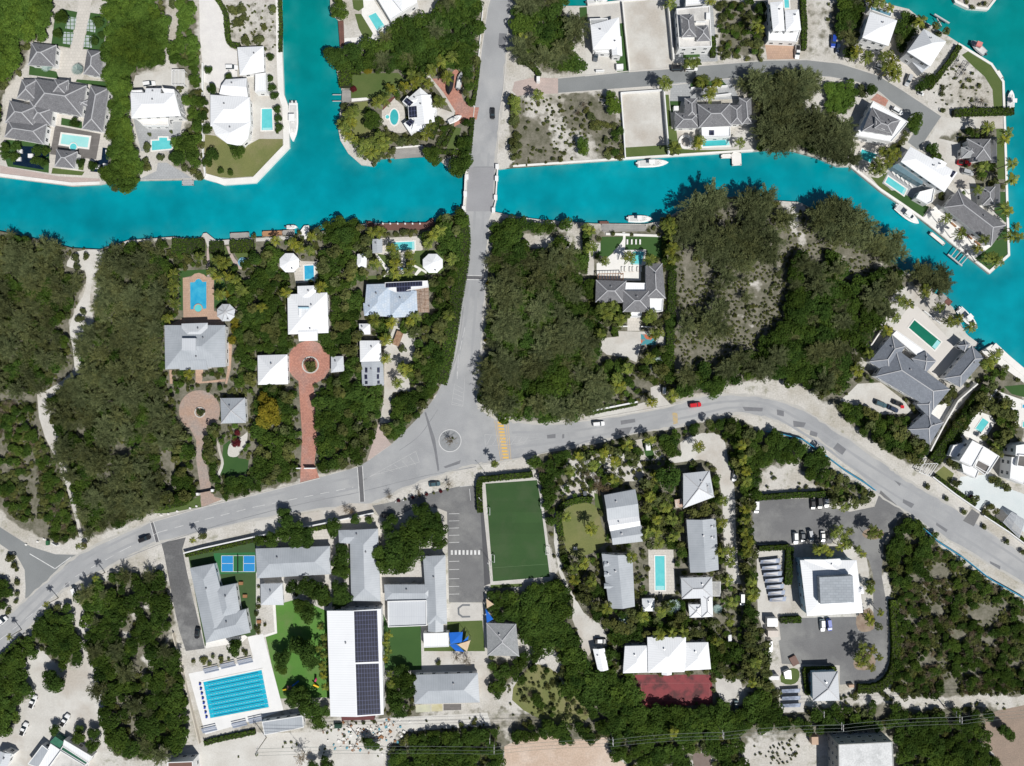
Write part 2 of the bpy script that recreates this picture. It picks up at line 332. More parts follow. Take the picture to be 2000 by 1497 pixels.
def hedge(pts, wd, h, label, m=None, group=None, closed=False, name='hedge'):
    P = WS(pts, 0); mb = MB(); mb.strip(P, wd * .86, 0, h * .9, closed=closed)
    core = np.array([mb.v[i] for f in mb.f for i in f]).reshape(-1, 3); pos = []; nr = []
    n_ = len(P); k = n_ if closed else n_ - 1
    for i in range(k):
        a = np.array(P[i]); b = np.array(P[(i + 1) % n_]); d = np.linalg.norm(b - a)
        if d < .05: continue
        t = (b - a) / d; nn = np.array([-t[1], t[0]]); N = int(d * (wd + 1.2 * h) * 9) + 4
        u = rng.uniform(0, d, N); w_ = rng.uniform(-.5, .5, N) * wd * 1.05; z = np.full(N, h) + rng.uniform(-.2, .16, N)
        side = rng.random(N) < (1.2 * h) / (wd + 1.2 * h); z[side] = rng.uniform(.1, h, side.sum()); w_[side] = np.sign(w_[side]) * wd * .5
        xy = a + t * u[:, None] + nn * w_[:, None]; pos.append(np.column_stack([xy, z])); q = np.column_stack([nn[0] * np.sign(w_) * side, nn[1] * np.sign(w_) * side, (~side) * 1.0]); nr.append(q)
    pos = np.vstack(pos); nr = np.vstack(nr) + rng.normal(size=pos.shape) * .45; nr /= np.linalg.norm(nr, axis=1)[:, None]
    lc = np.column_stack([rng.uniform(0, 1, len(pos)), np.full(len(pos), .25)]); v, l = leaves_on(pos, nr, .4, lc)
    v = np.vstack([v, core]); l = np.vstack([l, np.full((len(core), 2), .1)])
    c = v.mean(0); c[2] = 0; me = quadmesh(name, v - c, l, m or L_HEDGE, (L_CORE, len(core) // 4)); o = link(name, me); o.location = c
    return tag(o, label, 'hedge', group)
from mathutils.noise import noise as mnoise
def crown_broad(nleaf, leaf, nsub=16, flat=.62, spread=.62, rs=(.26, .42), core=True):
    c = []; r = []
    for i in range(nsub):
        a = rng.uniform(0, 2 * math.pi); q = math.sqrt(rng.uniform(0, 1)) * spread; c.append((math.cos(a) * q, math.sin(a) * q, rng.uniform(-.1, .55) * (1 - .6 * q))); r.append(rng.uniform(*rs))
    c = np.array(c); r = np.array(r); k = rng.choice(nsub, nleaf, p=r ** 2 / (r ** 2).sum()); u = rnd_unit(nleaf); u[:, 2] = np.abs(u[:, 2]) * 1.0 - .25; u /= np.linalg.norm(u, axis=1)[:, None]
    pos = c[k] + u * (r[k] * rng.uniform(.75, 1.08, nleaf))[:, None]; nr = u * .8 + np.array([0, 0, .35]) + rng.normal(size=u.shape) * .42; nr[:, 2] = np.abs(nr[:, 2]); nr /= np.linalg.norm(nr, axis=1)[:, None]
    tone = rng.uniform(.15, .85, nsub); l = np.clip(tone[k] * .5 + rng.uniform(0, .55, nleaf), 0, 1); g = np.clip(rng.uniform(.2, .6, nsub)[k] * .6 + rng.uniform(0, .3, nleaf), 0, 1)
    v, lc = leaves_on(pos, nr, leaf, np.column_stack([l, g])); v[:, 2] *= flat / .62
    return v, lc
def crown_cas(nleaf):
    """feathery drooping sprays reaching out of a loose dome"""
    nb = 60; V = []; Lc = []
    for i in range(nb):
        a = rng.uniform(0, 2 * math.pi); el = rng.uniform(.0, 1.2); ln = rng.uniform(.4, 1.35) if el < .8 else rng.uniform(.3, .7); q = nleaf // nb; t = rng.uniform(.25, 1, q) ** .8
        d = np.array([math.cos(a) * math.cos(el), math.sin(a) * math.cos(el), math.sin(el)]); pos = d * (t * ln)[:, None]; pos[:, 2] -= .22 * (t * ln) ** 2; side = rng.normal(size=(q, 3)) * (.05 + .03 * t[:, None]); pos += side
        ax = d + rng.normal(size=(q, 3)) * .35; ax /= np.linalg.norm(ax, axis=1)[:, None]; nr = np.array([0, 0, 1.]) + rng.normal(size=(q, 3)) * .4; b = np.cross(ax, nr); b /= np.linalg.norm(b, axis=1)[:, None] + 1e-9
        L_ = rng.uniform(.05, .12, q)[:, None]; w_ = rng.uniform(.016, .032, q)[:, None]
        V.append(np.stack([pos - ax * L_ - b * w_ * .4, pos - b * w_, pos + ax * L_, pos + b * w_], 1).reshape(-1, 3)); l = np.clip(rng.uniform(.1, .7) + rng.uniform(-.1, .35, q), 0, 1); g = np.clip(rng.uniform(.1, .5) + rng.uniform(-.1, .1, q), 0, 1); Lc.append(np.repeat(np.column_stack([l, g]), 4, axis=0))
    return np.vstack(V), np.vstack(Lc)
def crown_palm(nf=16, nl=11, droop=.5, fan=False):
    V = []; Lc = []
    for i in range(nf):
        a = 2 * math.pi * (i + rng.uniform(-.35, .35)) / nf; el = rng.uniform(-.15, .45) if i % 4 else rng.uniform(.6, 1.0); ln = rng.uniform(.8, 1.08) * (1 if not fan else .95); d = np.array([math.cos(a), math.sin(a)]); nrm = np.array([-d[1], d[0], 0]); br = rng.uniform(.1, .9); g = rng.uniform(.05, .55)
        def pt(t): return np.array([d[0] * ln * t * (math.cos(el) * (1 - .15 * t) + .12), d[1] * ln * t * (math.cos(el) * (1 - .15 * t) + .12), ln * (math.sin(el) * t - droop * t * t * (.7 + .4 * math.cos(el)))])
        for j in range(nl):
            t = (j + .8) / nl if not fan else 1.0; p = pt(t * .97 if not fan else .04); q = pt(min(1, t * .97 + .06)) if not fan else pt(1)
            ax = (q - p); ax /= np.linalg.norm(ax) + 1e-9
            for s in (-1, 1):
                if fan:
                    th = s * (j + .5) / nl * 1.15; dr = np.array([d[0] * math.cos(th) - d[1] * math.sin(th), d[0] * math.sin(th) + d[1] * math.cos(th), .1]); w_ = .045; L_ = .8 * rng.uniform(.85, 1.1)
                else:
                    dr = nrm * s * .85 + ax * .75 + np.array([0, 0, -.35]); w_ = .044; L_ = .26 * (math.sin(math.pi * min(1, .16 + .86 * t)) ** .6) * rng.uniform(.85, 1.15)
                dr /= np.linalg.norm(dr); bb = np.cross(dr, [0, 0, 1.]); bb /= np.linalg.norm(bb) + 1e-9
                V += [p - bb * w_, p + dr * L_ * .5 - bb * w_ * 1.1, p + dr * L_, p + dr * L_ * .5 + bb * w_ * 1.1]; l = min(1, max(0, br + rng.uniform(-.25, .25))); Lc += [(l, g)] * 4
    return np.array(V), np.array(Lc)
def scaled(vl, sx, sz=None): v, l = vl; return v * np.array([sx, sx, sz or sx]), l
TPL = {}
def tree_mesh(kind, i):
    key = (kind, i)
    if key in TPL: return TPL[key]
    if kind in ('tree', 'lush', 'golden', 'maroon'):
        v, l = crown_broad(2100, .092, 30, rs=(.2, .36)); m = dict(tree=L_BROAD, lush=L_LUSH, golden=L_YEL, maroon=L_RED)[kind]
    elif kind == 'shrub': v, l = crown_broad(620, .16, 11, .7, .6, (.26, .44)); m = L_SCRUB
    elif kind == 'casuarina': v, l = crown_cas(3600); m = L_CAS
    elif kind == 'palm': v, l = crown_palm(14, 11); m = L_PALM
    elif kind == 'silver': v, l = crown_palm(10, 5, .3, True); m = L_SILV
    elif kind == 'bare': v, l = crown_cas(500); m = L_DRY
    TPL[key] = quadmesh('crown', v, l, m); return TPL[key]
def trunk_mesh(kind):
    key = (kind, 'trunk')
    if key in TPL: return TPL[key]
    mb = MB()
    if kind in ('palm', 'silver'):
        P = [(0, 0, 0), (.02, .01, .35), (.05, .02, .7), (.0, .0, 1.0)]; P = [(-.06 + 0, 0, 0), (-.05, .01, .3), (-.03, .01, .65), (0, 0, 1)]
        for a, b, r0, r1 in zip(P, P[1:], (.026, .021, .018), (.021, .018, .016)): mb.cyl(a, r0, a[2], b[2], 7, 0, r1, b)
        m = PBARK
    else:
        mb.cyl((0, 0), .055, 0, .5, 7, 0, .035)
        for k in range(5):
            a = k * 1.256 + .3; mb.bar((0, 0, .42), (.22 * math.cos(a), .22 * math.sin(a), .95), .022)
        m = BARK
    TPL[key] = mb.mesh('trunk', m); return TPL[key]
NAMES = dict(tree='broadleaf_tree', lush='broadleaf_tree', golden='golden_leaved_tree', maroon='maroon_shrub', shrub='shrub', casuarina='casuarina_tree', palm='palm_tree', silver='silver_palm', bare='leafless_tree')
CATS = dict(tree='tree', lush='tree', golden='tree', maroon='shrub', shrub='shrub', casuarina='tree', palm='palm tree', silver='palm tree', bare='tree')
PLANTS = []
def plant(kind, p, r, label, group=None, h=None, world=False, prio=0):
    """p: crown centre in the current frame, r: crown radius in metres"""
    if h is None: h = dict(tree=r * 1.15 + .6, lush=r * 1.1 + .6, golden=r * 1.2, maroon=r * .9, shrub=r * .9, casuarina=r * 1.5 + 1, palm=rng.uniform(4.6, 7.2), silver=2.2, bare=r * 1.4)[kind]
    x, y = p if world else W(p, h); PLANTS.append((kind, x, y, r, h, label, group, prio))
def palms(pts, label, group=None, r=3.05, h=None):
    for p in pts: plant('palm', p, r * random.uniform(.85, 1.15), label, group or 'coconut palms', h, prio=5)
def trees(pts, label, group=None, kind='tree', u=1.0):
    if len(pts) > 1 and not group: group = 'clump: ' + label
    for p in pts: plant(kind, p, p[2] / K * S * u * 1.13, label, group, prio=3)
def scatter(poly, label, group, mix=(('tree', 3.2, .6), ('shrub', 1.8, .4)), sp=3.4, frac=1.0, z=3.0, patchy=-.62):
    """fill a wood outline (current frame) with individual crowns"""
    P = WS(poly, z * .6); xs = [p[0] for p in P]; ys = [p[1] for p in P]; gx = np.arange(min(xs), max(xs) + sp, sp); gy = np.arange(min(ys), max(ys) + sp * .87, sp * .87)
    X, Y = np.meshgrid(gx, gy); X = X + (np.arange(len(gy)) % 2)[:, None] * sp / 2; X = X.ravel() + rng.uniform(-.38, .38, X.size) * sp; Y = Y.ravel() + rng.uniform(-.38, .38, X.size) * sp
    ok = pip(X, Y, P) & (rng.random(len(X)) < frac); tot = sum(m[2] for m in mix); pr = [m[2] / tot for m in mix]
    for x, y in zip(X[ok], Y[ok]):
        if mnoise(Vector((x * .09, y * .09, 3.3))) < patchy: continue
        k = mix[rng.choice(len(mix), p=pr)]; r = k[1] * rng.uniform(.7, 1.3); PLANTS.append((k[0], x, y, r, dict(tree=r * .95 + .8, lush=r * .95 + .8, shrub=r * .8, casuarina=r * 1.3 + 1, palm=6, golden=r, bare=r * 1.3).get(k[0], r), label, group, -1))
def blocked(x, y, r, dense=False):
    for P, bb in NTB:
        if bb[0] - r < x < bb[2] + r and bb[1] - r < y < bb[3] + r:
            xs = np.array([x, x + r, x - r, x, x]); ys = np.array([y, y, y, y + r, y - r])
            if pip(xs, ys, P).any(): return True
    return False
def grow():
    global NTB
    NTB = [(P, (min(p[0] for p in P), min(p[1] for p in P), max(p[0] for p in P), max(p[1] for p in P))) for P in NOTREE]
    by = {}; LW = [WS(l) for l in LANDS]
    for t in PLANTS:
        kind, x, y, r, h, lab, grp, prio = t
        if abs(x) > 206 or abs(y) > 156:
            if abs(x) > 240 or abs(y) > 190: continue
        if prio < 0 and blocked(x, y, r * (.45 if kind != 'shrub' else .4)): continue
        if prio < 0 and r < .95 and not any(pip(np.array([x]), np.array([y]), P)[0] for P in LW): continue
        by.setdefault(kind, []).append(t)
    rest = []
    for kind, L_ in by.items():
        L_.sort(key=lambda t: -(t[3] + 10 * t[7] - (20 if abs(t[1]) > 202 or abs(t[2]) > 152 else 0))); n_ = dict(tree=190, lush=100).get(kind, 290); keep = L_[:n_]; rest += L_[n_:]
        for kind, x, y, r, h, lab, grp, prio in keep:
            nm = NAMES[kind]; e = empty(nm, (x, y, 0), lab, CATS[kind], grp, random.uniform(0, 6.28)); th = h if kind in ('palm', 'silver') else h * .75
            tr = link('trunk', trunk_mesh(kind), e); tr.scale = (h if kind in ('palm', 'silver') else r,) * 2 + (th,)
            c = link('crown', tree_mesh(kind, random.randrange(5)), e); zs = r if kind in ('palm', 'silver') else (r * random.uniform(.5, .75)); c.location = (0, 0, th if kind in ('palm', 'silver') else h - zs * .55)
            c.scale = (r, r * random.uniform(.88, 1.1), zs)
    # the rest of the wood reads as one mass
    T = dict(tree=[crown_broad(850, .13, 20, rs=(.22, .38)) for _ in range(4)], casuarina=[crown_cas(1500) for _ in range(3)], shrub=[crown_broad(260, .21, 8, .6, .6, (.28, .46)) for _ in range(4)])
    T['tiny'] = [crown_broad(70, .42, 6, .5, .7, (.25, .45)) for _ in range(4)]
    for nm, kinds, m, lab, cat in (('lush_treetops', ('lush',), L_LUSH, 'bright green treetops filling the north west belts between the larger trees', 'woodland'), ('treetops', ('tree', 'golden'), L_BROAD, 'tangled dark green treetops between the larger trees of the woods', 'woodland'), ('scrub', ('shrub', 'bare', 'palm', 'maroon', 'silver'), L_SCRUB, 'low olive green scrub covering the sandy ground of the woods', 'scrub'), ('casuarina_thicket', ('casuarina',), L_CAS, 'feathery olive casuarina thicket between the larger casuarinas', 'thicket')):
        V = []; Lc = []
        for kind, x, y, r, h, lab_, grp, prio in rest:
            if kind not in kinds: continue
            v, l = T['tiny' if r < .85 else dict(golden='tree', lush='tree', bare='shrub', palm='shrub', maroon='shrub', silver='shrub').get(kind, kind)][rng.integers(3)]; a = rng.uniform(0, 6.28); ca, sa = math.cos(a), math.sin(a)
            q = np.empty_like(v); q[:, 0] = (v[:, 0] * ca - v[:, 1] * sa) * r + x; q[:, 1] = (v[:, 0] * sa + v[:, 1] * ca) * r + y; q[:, 2] = np.maximum(v[:, 2] * r * .6 + h * .62, .05); ll = l.copy(); ll[:, 0] = np.clip(ll[:, 0] + rng.uniform(-.15, .15), 0, 1); ll[:, 1] = np.clip(ll[:, 1] + rng.uniform(-.25, .35), 0, 1); V.append(q); Lc.append(ll)
        if V: o = link(nm, quadmesh(nm, np.vstack(V), np.vstack(Lc), m)); tag(o, lab, cat, None, 'stuff')
    print('plants', {k: len(v) for k, v in by.items()}, 'rest', len(rest))
# ---------------------------------------------------------------- buildings
def hipmesh(mb, q, z, pitch, typ, over=.25, mi=0, fascia=1):
    """q: ccw world quad (eaves); returns (planes, ridge segments)"""
    q = ccw(q); a = math.dist(q[0], q[1]) + math.dist(q[2], q[3]); b = math.dist(q[1], q[2]) + math.dist(q[3], q[0])
    if a < b: q = q[1:] + q[:1]; a, b = b, a
    m1 = ((q[1][0] + q[2][0]) / 2, (q[1][1] + q[2][1]) / 2); m0 = ((q[3][0] + q[0][0]) / 2, (q[3][1] + q[0][1]) / 2); L_ = math.dist(m0, m1); half = b / 4
    ins = 0 if typ == 'gable' else min(half, L_ / 2 - .01); zr = z + pitch * half; t = ins / L_
    r0 = (m0[0] + (m1[0] - m0[0]) * t, m0[1] + (m1[1] - m0[1]) * t, zr); r1 = (m1[0] + (m0[0] - m1[0]) * t, m1[1] + (m0[1] - m1[1]) * t, zr); e = [(x, y, z) for x, y in q]
    faces = [[e[0], e[1], r1, r0], [e[2], e[3], r0, r1], [e[1], e[2], r1], [e[3], e[0], r0]]; roofface(mb, faces, mi)
    for i in range(4): j = (i + 1) % 4; mb.face([(*q[i], z - over), (*q[j], z - over), e[j], e[i]], fascia)
    mb.face([(*p, z - over) for p in q[::-1]], fascia)
    cr = [(r0, r1)] + ([] if typ == 'gable' else [(e[0], r0), (e[3], r0), (e[1], r1), (e[2], r1)]); return faces, cr
def roofface(mb, faces, mi):
    for f in faces:
        a, b = Vector(f[0]), Vector(f[1]); u = (b - a).normalized(); n = (b - a).cross(Vector(f[2]) - a)
        if n.length < 1e-6: continue
        n.normalize(); v = n.cross(u); mb.face(f, mi, [((Vector(p) - a).dot(u), (Vector(p) - a).dot(v)) for p in f])
def pyrmesh(mb, q, z, pitch, over=.22):
    q = ccw(q); n = len(q); c = (sum(p[0] for p in q) / n, sum(p[1] for p in q) / n); r = sum(math.dist(p, c) for p in q) / n; top = (*c, z + pitch * r); faces = [[(*q[i], z), (*q[(i + 1) % n], z), top] for i in range(n)]; roofface(mb, faces, 0)
    for i in range(n): j = (i + 1) % n; mb.face([(*q[i], z - over), (*q[j], z - over), (*q[j], z), (*q[i], z)], 1)
    mb.face([(*p, z - over) for p in q[::-1]], 1); return faces, [((*p, z), top) for p in q]
def zat(faces, x, y):
    z = -9
    for f in faces:
        P = [(p[0], p[1]) for p in f]
        if pip(np.array([x]), np.array([y]), P)[0]:
            n = (Vector(f[1]) - Vector(f[0])).cross(Vector(f[2]) - Vector(f[0]))
            if abs(n.z) > 1e-6: z = max(z, f[0][2] - (n.x * (x - f[0][0]) + n.y * (y - f[0][1])) / n.z)
    return z
class House: pass
HN = [0]
def house(label, wings, wm=None, name='house', cat='house', group=None, win=1, caps=None, posts=False):
    h = House(); h.faces = []; wm = wm or WWALL; HN[0] += 1
    allp = [p for w_ in wings for p in WS(w_[1], w_[2])]; cx = sum(p[0] for p in allp) / len(allp); cy = sum(p[1] for p in allp) / len(allp); h.o = empty(name, (cx, cy, 0), label, cat, group)
    far = math.hypot(cx, cy)
    for i, w_ in enumerate(wings):
        typ, pts, ez, pitch, m = w_[:5]; opt = w_[5] if len(w_) > 5 else {}; ez = ez + .013 * i; q = WS(pts, ez); z0 = opt.get('z0', 0); over = opt.get('over', .45) + .017 * i
        mb = MB(); wq = inset(q, over)
        if typ in ('hip', 'gable'): f, cr = hipmesh(mb, q, ez, pitch, typ)
        elif typ == 'pyr': f, cr = pyrmesh(mb, q, ez, pitch)
        elif typ == 'flat':
            q = ccw(q); cr = []; ph = opt.get('ph', .35); IN = inset(q, .3); f = [[(*p, ez) for p in IN]]; n = len(q)
            mb.face([(*p, ez) for p in IN], 0, [(p[0], p[1]) for p in IN])
            for j in range(n):
                k = (j + 1) % n; mb.face([(*q[j], ez - .3), (*q[k], ez - .3), (*q[k], ez + ph), (*q[j], ez + ph)], 1); mb.face([(*q[j], ez + ph), (*q[k], ez + ph), (*IN[k], ez + ph), (*IN[j], ez + ph)], 1); mb.face([(*IN[k], ez), (*IN[j], ez), (*IN[j], ez + ph), (*IN[k], ez + ph)], 1)
            mb.face([(*p, ez - .3) for p in q[::-1]], 1); wq = inset(q, .03)
        h.faces += f; ro = part('roof', mb, [m, opt.get('fas', WWALL)], h.o)
        if cr and (caps if caps is not None else m in (RS, RSB, RSL)):
            cb = MB()
            for a, b in cr: cb.bar(a, b, .32)
            sub('ridge_cap', cb, CAP, ro, h.o)
        if typ == 'gable' and not posts:
            pass
        if opt.get('posts', posts):
            for a in wq:
                pb = MB(); pb.box((a[0], a[1], z0), (.25, .25, ez - .25 - z0)); part('post', pb, WWALL, h.o)
        elif not opt.get('nowall'):
            wb = MB(); wb.prism(wq, z0, ez - .24, 0)
            if typ == 'gable':      # gable ends filled up to the ridge
                qq = ccw(q); A = math.dist(qq[0], qq[1]) + math.dist(qq[2], qq[3]); B = math.dist(qq[1], qq[2]) + math.dist(qq[3], qq[0])
                if A < B: qq = qq[1:] + qq[:1]
                for s_, t_ in ((1, 2), (3, 0)):
                    a, b = qq[s_], qq[t_]; wb.face([(*a, ez), (*b, ez), ((a[0] + b[0]) / 2, (a[1] + b[1]) / 2, ez + pitch * min(A, B) / 4 - .02)], 0)
            part('wall', wb, opt.get('wm', wm), h.o)
            if win and far > 60 and ez - z0 > 2: windows(h.o, ccw(wq), z0, ez, opt.get('st', max(1, int((ez - z0) // 2.8))))
    for w_ in wings[:3]:
        if w_[0] == 'flat' or w_[2] < 2.8: continue
        q = WS(w_[1], w_[2]); t = .3 + .4 * ((HN[0] * 37) % 10) / 10; x = q[0][0] * (1 - t) * .7 + q[1][0] * t * .7 + q[3][0] * .3 * (1 - t) + q[2][0] * .3 * t; y = q[0][1] * (1 - t) * .7 + q[1][1] * t * .7 + q[3][1] * .3 * (1 - t) + q[2][1] * .3 * t; z = zat(h.faces, x, y)
        if z > 1: mb = MB(); mb.cyl((x, y), .22, z - .3, z + .45, 8); mb.cyl((x, y), .32, z + .45, z + .52, 8); part('roof_vent', mb, MET, h.o)
    NOTREE.extend(WS(w_[1], w_[2]) for w_ in wings)
    return h
def windows(root, q, z0, z1, st):
    n = len(q)
    for i in range(n):
        a, b = Vector(q[i]), Vector(q[(i + 1) % n]); d = b - a; L_ = d.length
        if L_ < 2.4: continue
        t = d / L_; nn = Vector((t.y, -t.x)); mid = (a + b) / 2
        if nn.dot(-mid.normalized()) < .25: continue
        k = min(5, max(1, int(L_ // 3.2)))
        for s in range(st):
            zz = z0 + (z1 - z0) / st * s + .9
            for j in range(k):
                c = a + d * ((j + .5) / k); o = link('window', winmesh(), root); l = root.location; o.location = (c.x + nn.x * .02 - l.x, c.y + nn.y * .02 - l.y, zz - l.z); o.rotation_euler = (0, 0, math.atan2(t.y, t.x))
def winmesh():
    if 'win' not in TPL:
        mb = MB(); mb.box((0, 0, 0), (1.25, .05, 1.3), 0, 0)
        for x, z, sx, sz in ((0, -.06, 1.41, .08), (0, 1.28, 1.41, .08), (-.66, .02, .08, 1.26), (.66, .02, .08, 1.26), (0, .02, .05, 1.26)): mb.box((x, 0, z), (sx, .12, sz), 0, 1)
        TPL['win'] = mb.mesh('window', [GLASS, WWALL])
    return TPL['win']
def onroof(h, pts, lift=.06, zmin=None):
    out = []
    c = [sum(p[i] for p in pts) / len(pts) for i in (0, 1)]
    for p in pts:
        z = 4; e = [zat(h.faces, *W(p, z))]
        for _ in range(4):
            x, y = W(p, z)
            for t in (0, .06, .15, .3):
                x2, y2 = W((p[0] + (c[0] - p[0]) * t, p[1] + (c[1] - p[1]) * t), z); zz = zat(h.faces, x2, y2)
                if zz > -5: z = zz; break
        out.append([*W(p, z), z + lift])
    return out
def solar(h, pts, lift=.12, name='solar_panel', flat=False):
    c = onroof(h, pts, lift)
    if flat: zm = max(p[2] for p in c); c = [[*W(p, zm), zm] for p in pts]
    mb = MB(); a, b, c_, d = c; u = math.dist(a, b); v = math.dist(b, c_)
    f = [a, b, c_, d]; n = (Vector(b) - Vector(a)).cross(Vector(c_) - Vector(a)); uv = [(0, 0), (u, 0), (u, v), (0, v)]
    if n.z < 0: f = f[::-1]; uv = uv[::-1]
    mb.face(f, 0, uv); g = [(p[0], p[1], p[2] - .08) for p in f]
    for i in range(4): j = (i + 1) % 4; mb.face([g[i], g[j], f[j], f[i]], 1)
    mb.face(g[::-1], 1); part(name, mb, [SOLAR, MET], h.o)
def roofbox(h, p, sx, sy, sz, m, name, a=0, down=.3):
    x, y, z = onroof(h, [p], 0)[0]; mb = MB(); mb.box((x, y, z - down), (sx, sy, sz + down), -math.radians(a)); part(name, mb, m, h.o)
def pergola(label, pts, h, m=None, group=None, name='pergola', slats=9):
    q = ccw(WS(pts, h)); c = np.mean(q, 0); e = empty(name, (c[0], c[1], 0), label, name, group); fr = MB(); fr.strip(q, .2, h - .2, h, closed=True); part('frame', fr, m or WWALL, e)
    for p in inset(q, .15): b = MB(); b.box((p[0], p[1], 0), (.18, .18, h - .2)); part('post', b, m or WWALL, e)
    s = MB()
    for i in range(1, slats):
        t = i / slats; a = Vector(q[0]).lerp(Vector(q[1]), t); b = Vector(q[3]).lerp(Vector(q[2]), t); s.bar((a.x, a.y, h + .06), (b.x, b.y, h + .06), .14)
    part('slats', s, m or WWALL, e); NOTREE.append(q); return e
# ---------------------------------------------------------------- pools, courts
def pool(label, pts, m=None, cop=.5, cm=None, spa=None, lanes=None):
    P = ccw(WS(pts)); c = np.mean(P, 0); z = layer(P); e = empty('swimming_pool', (c[0], c[1], 0), label, 'swimming pool'); mb = MB(); mb.strip(P, cop, 0, z + .10, closed=True); part('coping', mb, cm or WCON, e)
    w_ = flatmesh(P, z + .04, 'water'); part('water', w_, m or POOL, e); NOTREE.append(P)
    if len(P) == 4:
        a, b, c_, d = [Vector(p) for p in P]; k = .16 if (b - a).length > (c_ - b).length else .1; a, b, c_, d = (a, b, c_, d) if (b - a).length < (c_ - b).length else (b, c_, d, a); i = (d - a) * .1; j = (b - a) * .12; st = MB()
        for n_, f in ((1, .045), (2, .05)): q = [a + i * .2 + j, b + i * .2 - j, b + i * (1.9 - n_ * .55) - j, a + i * (1.9 - n_ * .55) + j]; st.face([(*p, z + f) for p in (q if ccw([tuple(p) for p in q])[0] == tuple(q[0]) else q[::-1])])
        part('pool_steps', st, mat('pool_steps', (.30, .62, .62), (.34, .66, .66), 1, .2), e)
    if spa:
        q = WS(ell(*spa)); s = MB(); s.strip(q, .35, 0, z + .3, closed=True); part('spa_rim', s, cm or WCON, e); part('spa_water', flatmesh(q, z + .2, 'spa_water'), POOL, e)
    return e
# ---------------------------------------------------------------- vehicles
def loft(mb, rings, mi=0, cap=True):
    n = len(rings[0])
    for a, b in zip(rings, rings[1:]):
        for i in range(n): j = (i + 1) % n; mb.face([a[i], a[j], b[j], b[i]], mi)
    if cap: mb.face(rings[0][::-1], mi); mb.face(rings[-1], mi)
def carmeshes(kind):
    if kind in TPL: return TPL[kind]
    D = dict(car=(4.5, 1.8, .9, 1.42), suv=(4.7, 1.9, 1.05, 1.72), pickup=(5.4, 1.95, 1.05, 1.75), van=(4.9, 1.95, 1.15, 1.95), cart=(2.6, 1.25, .6, 1.85))[kind]
    L_, Wd, zb, zt = D; h = L_ / 2; w_ = Wd / 2; mb = MB()
    def ring(x, hw, z0, z1, r=.12): return [(x, -hw + r * .3, z0), (x, hw - r * .3, z0), (x, hw, (z0 + z1) * .5), (x, hw - r, z1), (x, -hw + r, z1), (x, -hw, (z0 + z1) * .5)]
    sts = [(-h, .80, .42, zb - .22), (-h + .12, .93, .3, zb - .06), (-h + .7, 1, .25, zb), (0, 1, .22, zb), (h - 1.1, 1, .25, zb - .03), (h - .35, .93, .3, zb - .16), (h, .74, .42, zb - .32)]
    loft(mb, [ring(x, w_ * k, a, b) for x, k, a, b in sts]); cab = MB(); roof = MB()
    cx0, cx1 = dict(car=(-h + .55, h - 1.25), suv=(-h + .12, h - 1.35), pickup=(-.35, h - 1.35), van=(-h + .08, h - .9), cart=(-.9, .6))[kind]; tx0, tx1 = cx0 + (.55 if kind == 'car' else .18), cx1 - .62
    lo = [(cx0, -w_ + .1), (cx1, -w_ + .12), (cx1, w_ - .12), (cx0, w_ - .1)]; hi = [(tx0, -w_ + .3), (tx1, -w_ + .3), (tx1, w_ - .3), (tx0, w_ - .3)]
    for i in range(4): j = (i + 1) % 4; cab.face([(*lo[i], zb - .04), (*lo[j], zb - .04), (*hi[j], zt - .03), (*hi[i], zt - .03)], 0)
    roof.prism([(tx0 - .05, -w_ + .27), (tx1 + .05, -w_ + .27), (tx1 + .05, w_ - .27), (tx0 - .05, w_ - .27)], zt - .05, zt, 0)
    wh = MB(); n = 12; A = [2 * math.pi * i / n for i in range(n)]; r = .34 if kind != 'cart' else .22
    a0 = [(r * math.cos(a), -.11, r * math.sin(a)) for a in A]; a1 = [(x, .11, z) for x, y, z in a0]; wh.face(a0); wh.face(a1[::-1])
    for i in range(n): j = (i + 1) % n; wh.face([a0[i], a1[i], a1[j], a0[j]])
    hl = MB(); hl.box((0, 0, 0), (.14, .34, .13))
    bed = MB()
    if kind == 'pickup': bed.prism([(-h + .25, -w_ + .2), (-.5, -w_ + .2), (-.5, w_ - .2), (-h + .25, w_ - .2)], zb - .1, zb + .02, 0)
    TPL[kind] = dict(D=D, body=mb, cab=cab, roof=roof, wheel=wh.mesh('wheel', BLK), light=hl.mesh('headlight', mat('headlight_lens', (.7, .72, .74), None, 1, .2)), bed=bed.mesh('cargo_bed', BLK) if bed.f else None, r=r, glass=cab.mesh('window_glass', GLASS), c={})
    return TPL[kind]
def car(p, ang, col, label, kind='car', group=None, bed=None):
    """ang: heading in the photo, degrees clockwise from right"""
    T = carmeshes(kind); L_, Wd, zb, zt = T['D']; x, y = W(p, .8); nm = dict(car='parked_car', suv='parked_suv', pickup='pickup_truck', van='parked_van', cart='golf_cart')[kind]; cat = dict(car='car', suv='car', pickup='pickup truck', van='van', cart='golf cart')[kind]
    e = empty(nm, (x, y, .06), label, cat, group or 'parked and driving vehicles', -math.radians(ang))
    if col not in T['c']: T['c'][col] = (T['body'].mesh('body', PAINT[col]), T['roof'].mesh('roof', PAINT[col]))
    b, rf = T['c'][col]; link('body', b, e); link('roof', rf, e); link('window_glass', T['glass'], e)
    if T['bed']: link('cargo_bed', T['bed'], e)
    for sx in (-1, 1):
        for sy in (-1, 1): o = link('wheel', T['wheel'], e); o.location = (sx * L_ * .31, sy * (Wd / 2 - .1), T['r'])
    for sy in (-1, 1): o = link('headlight', T['light'], e); o.location = (L_ / 2 - .17, sy * Wd * .32, zb - .42)
    return e
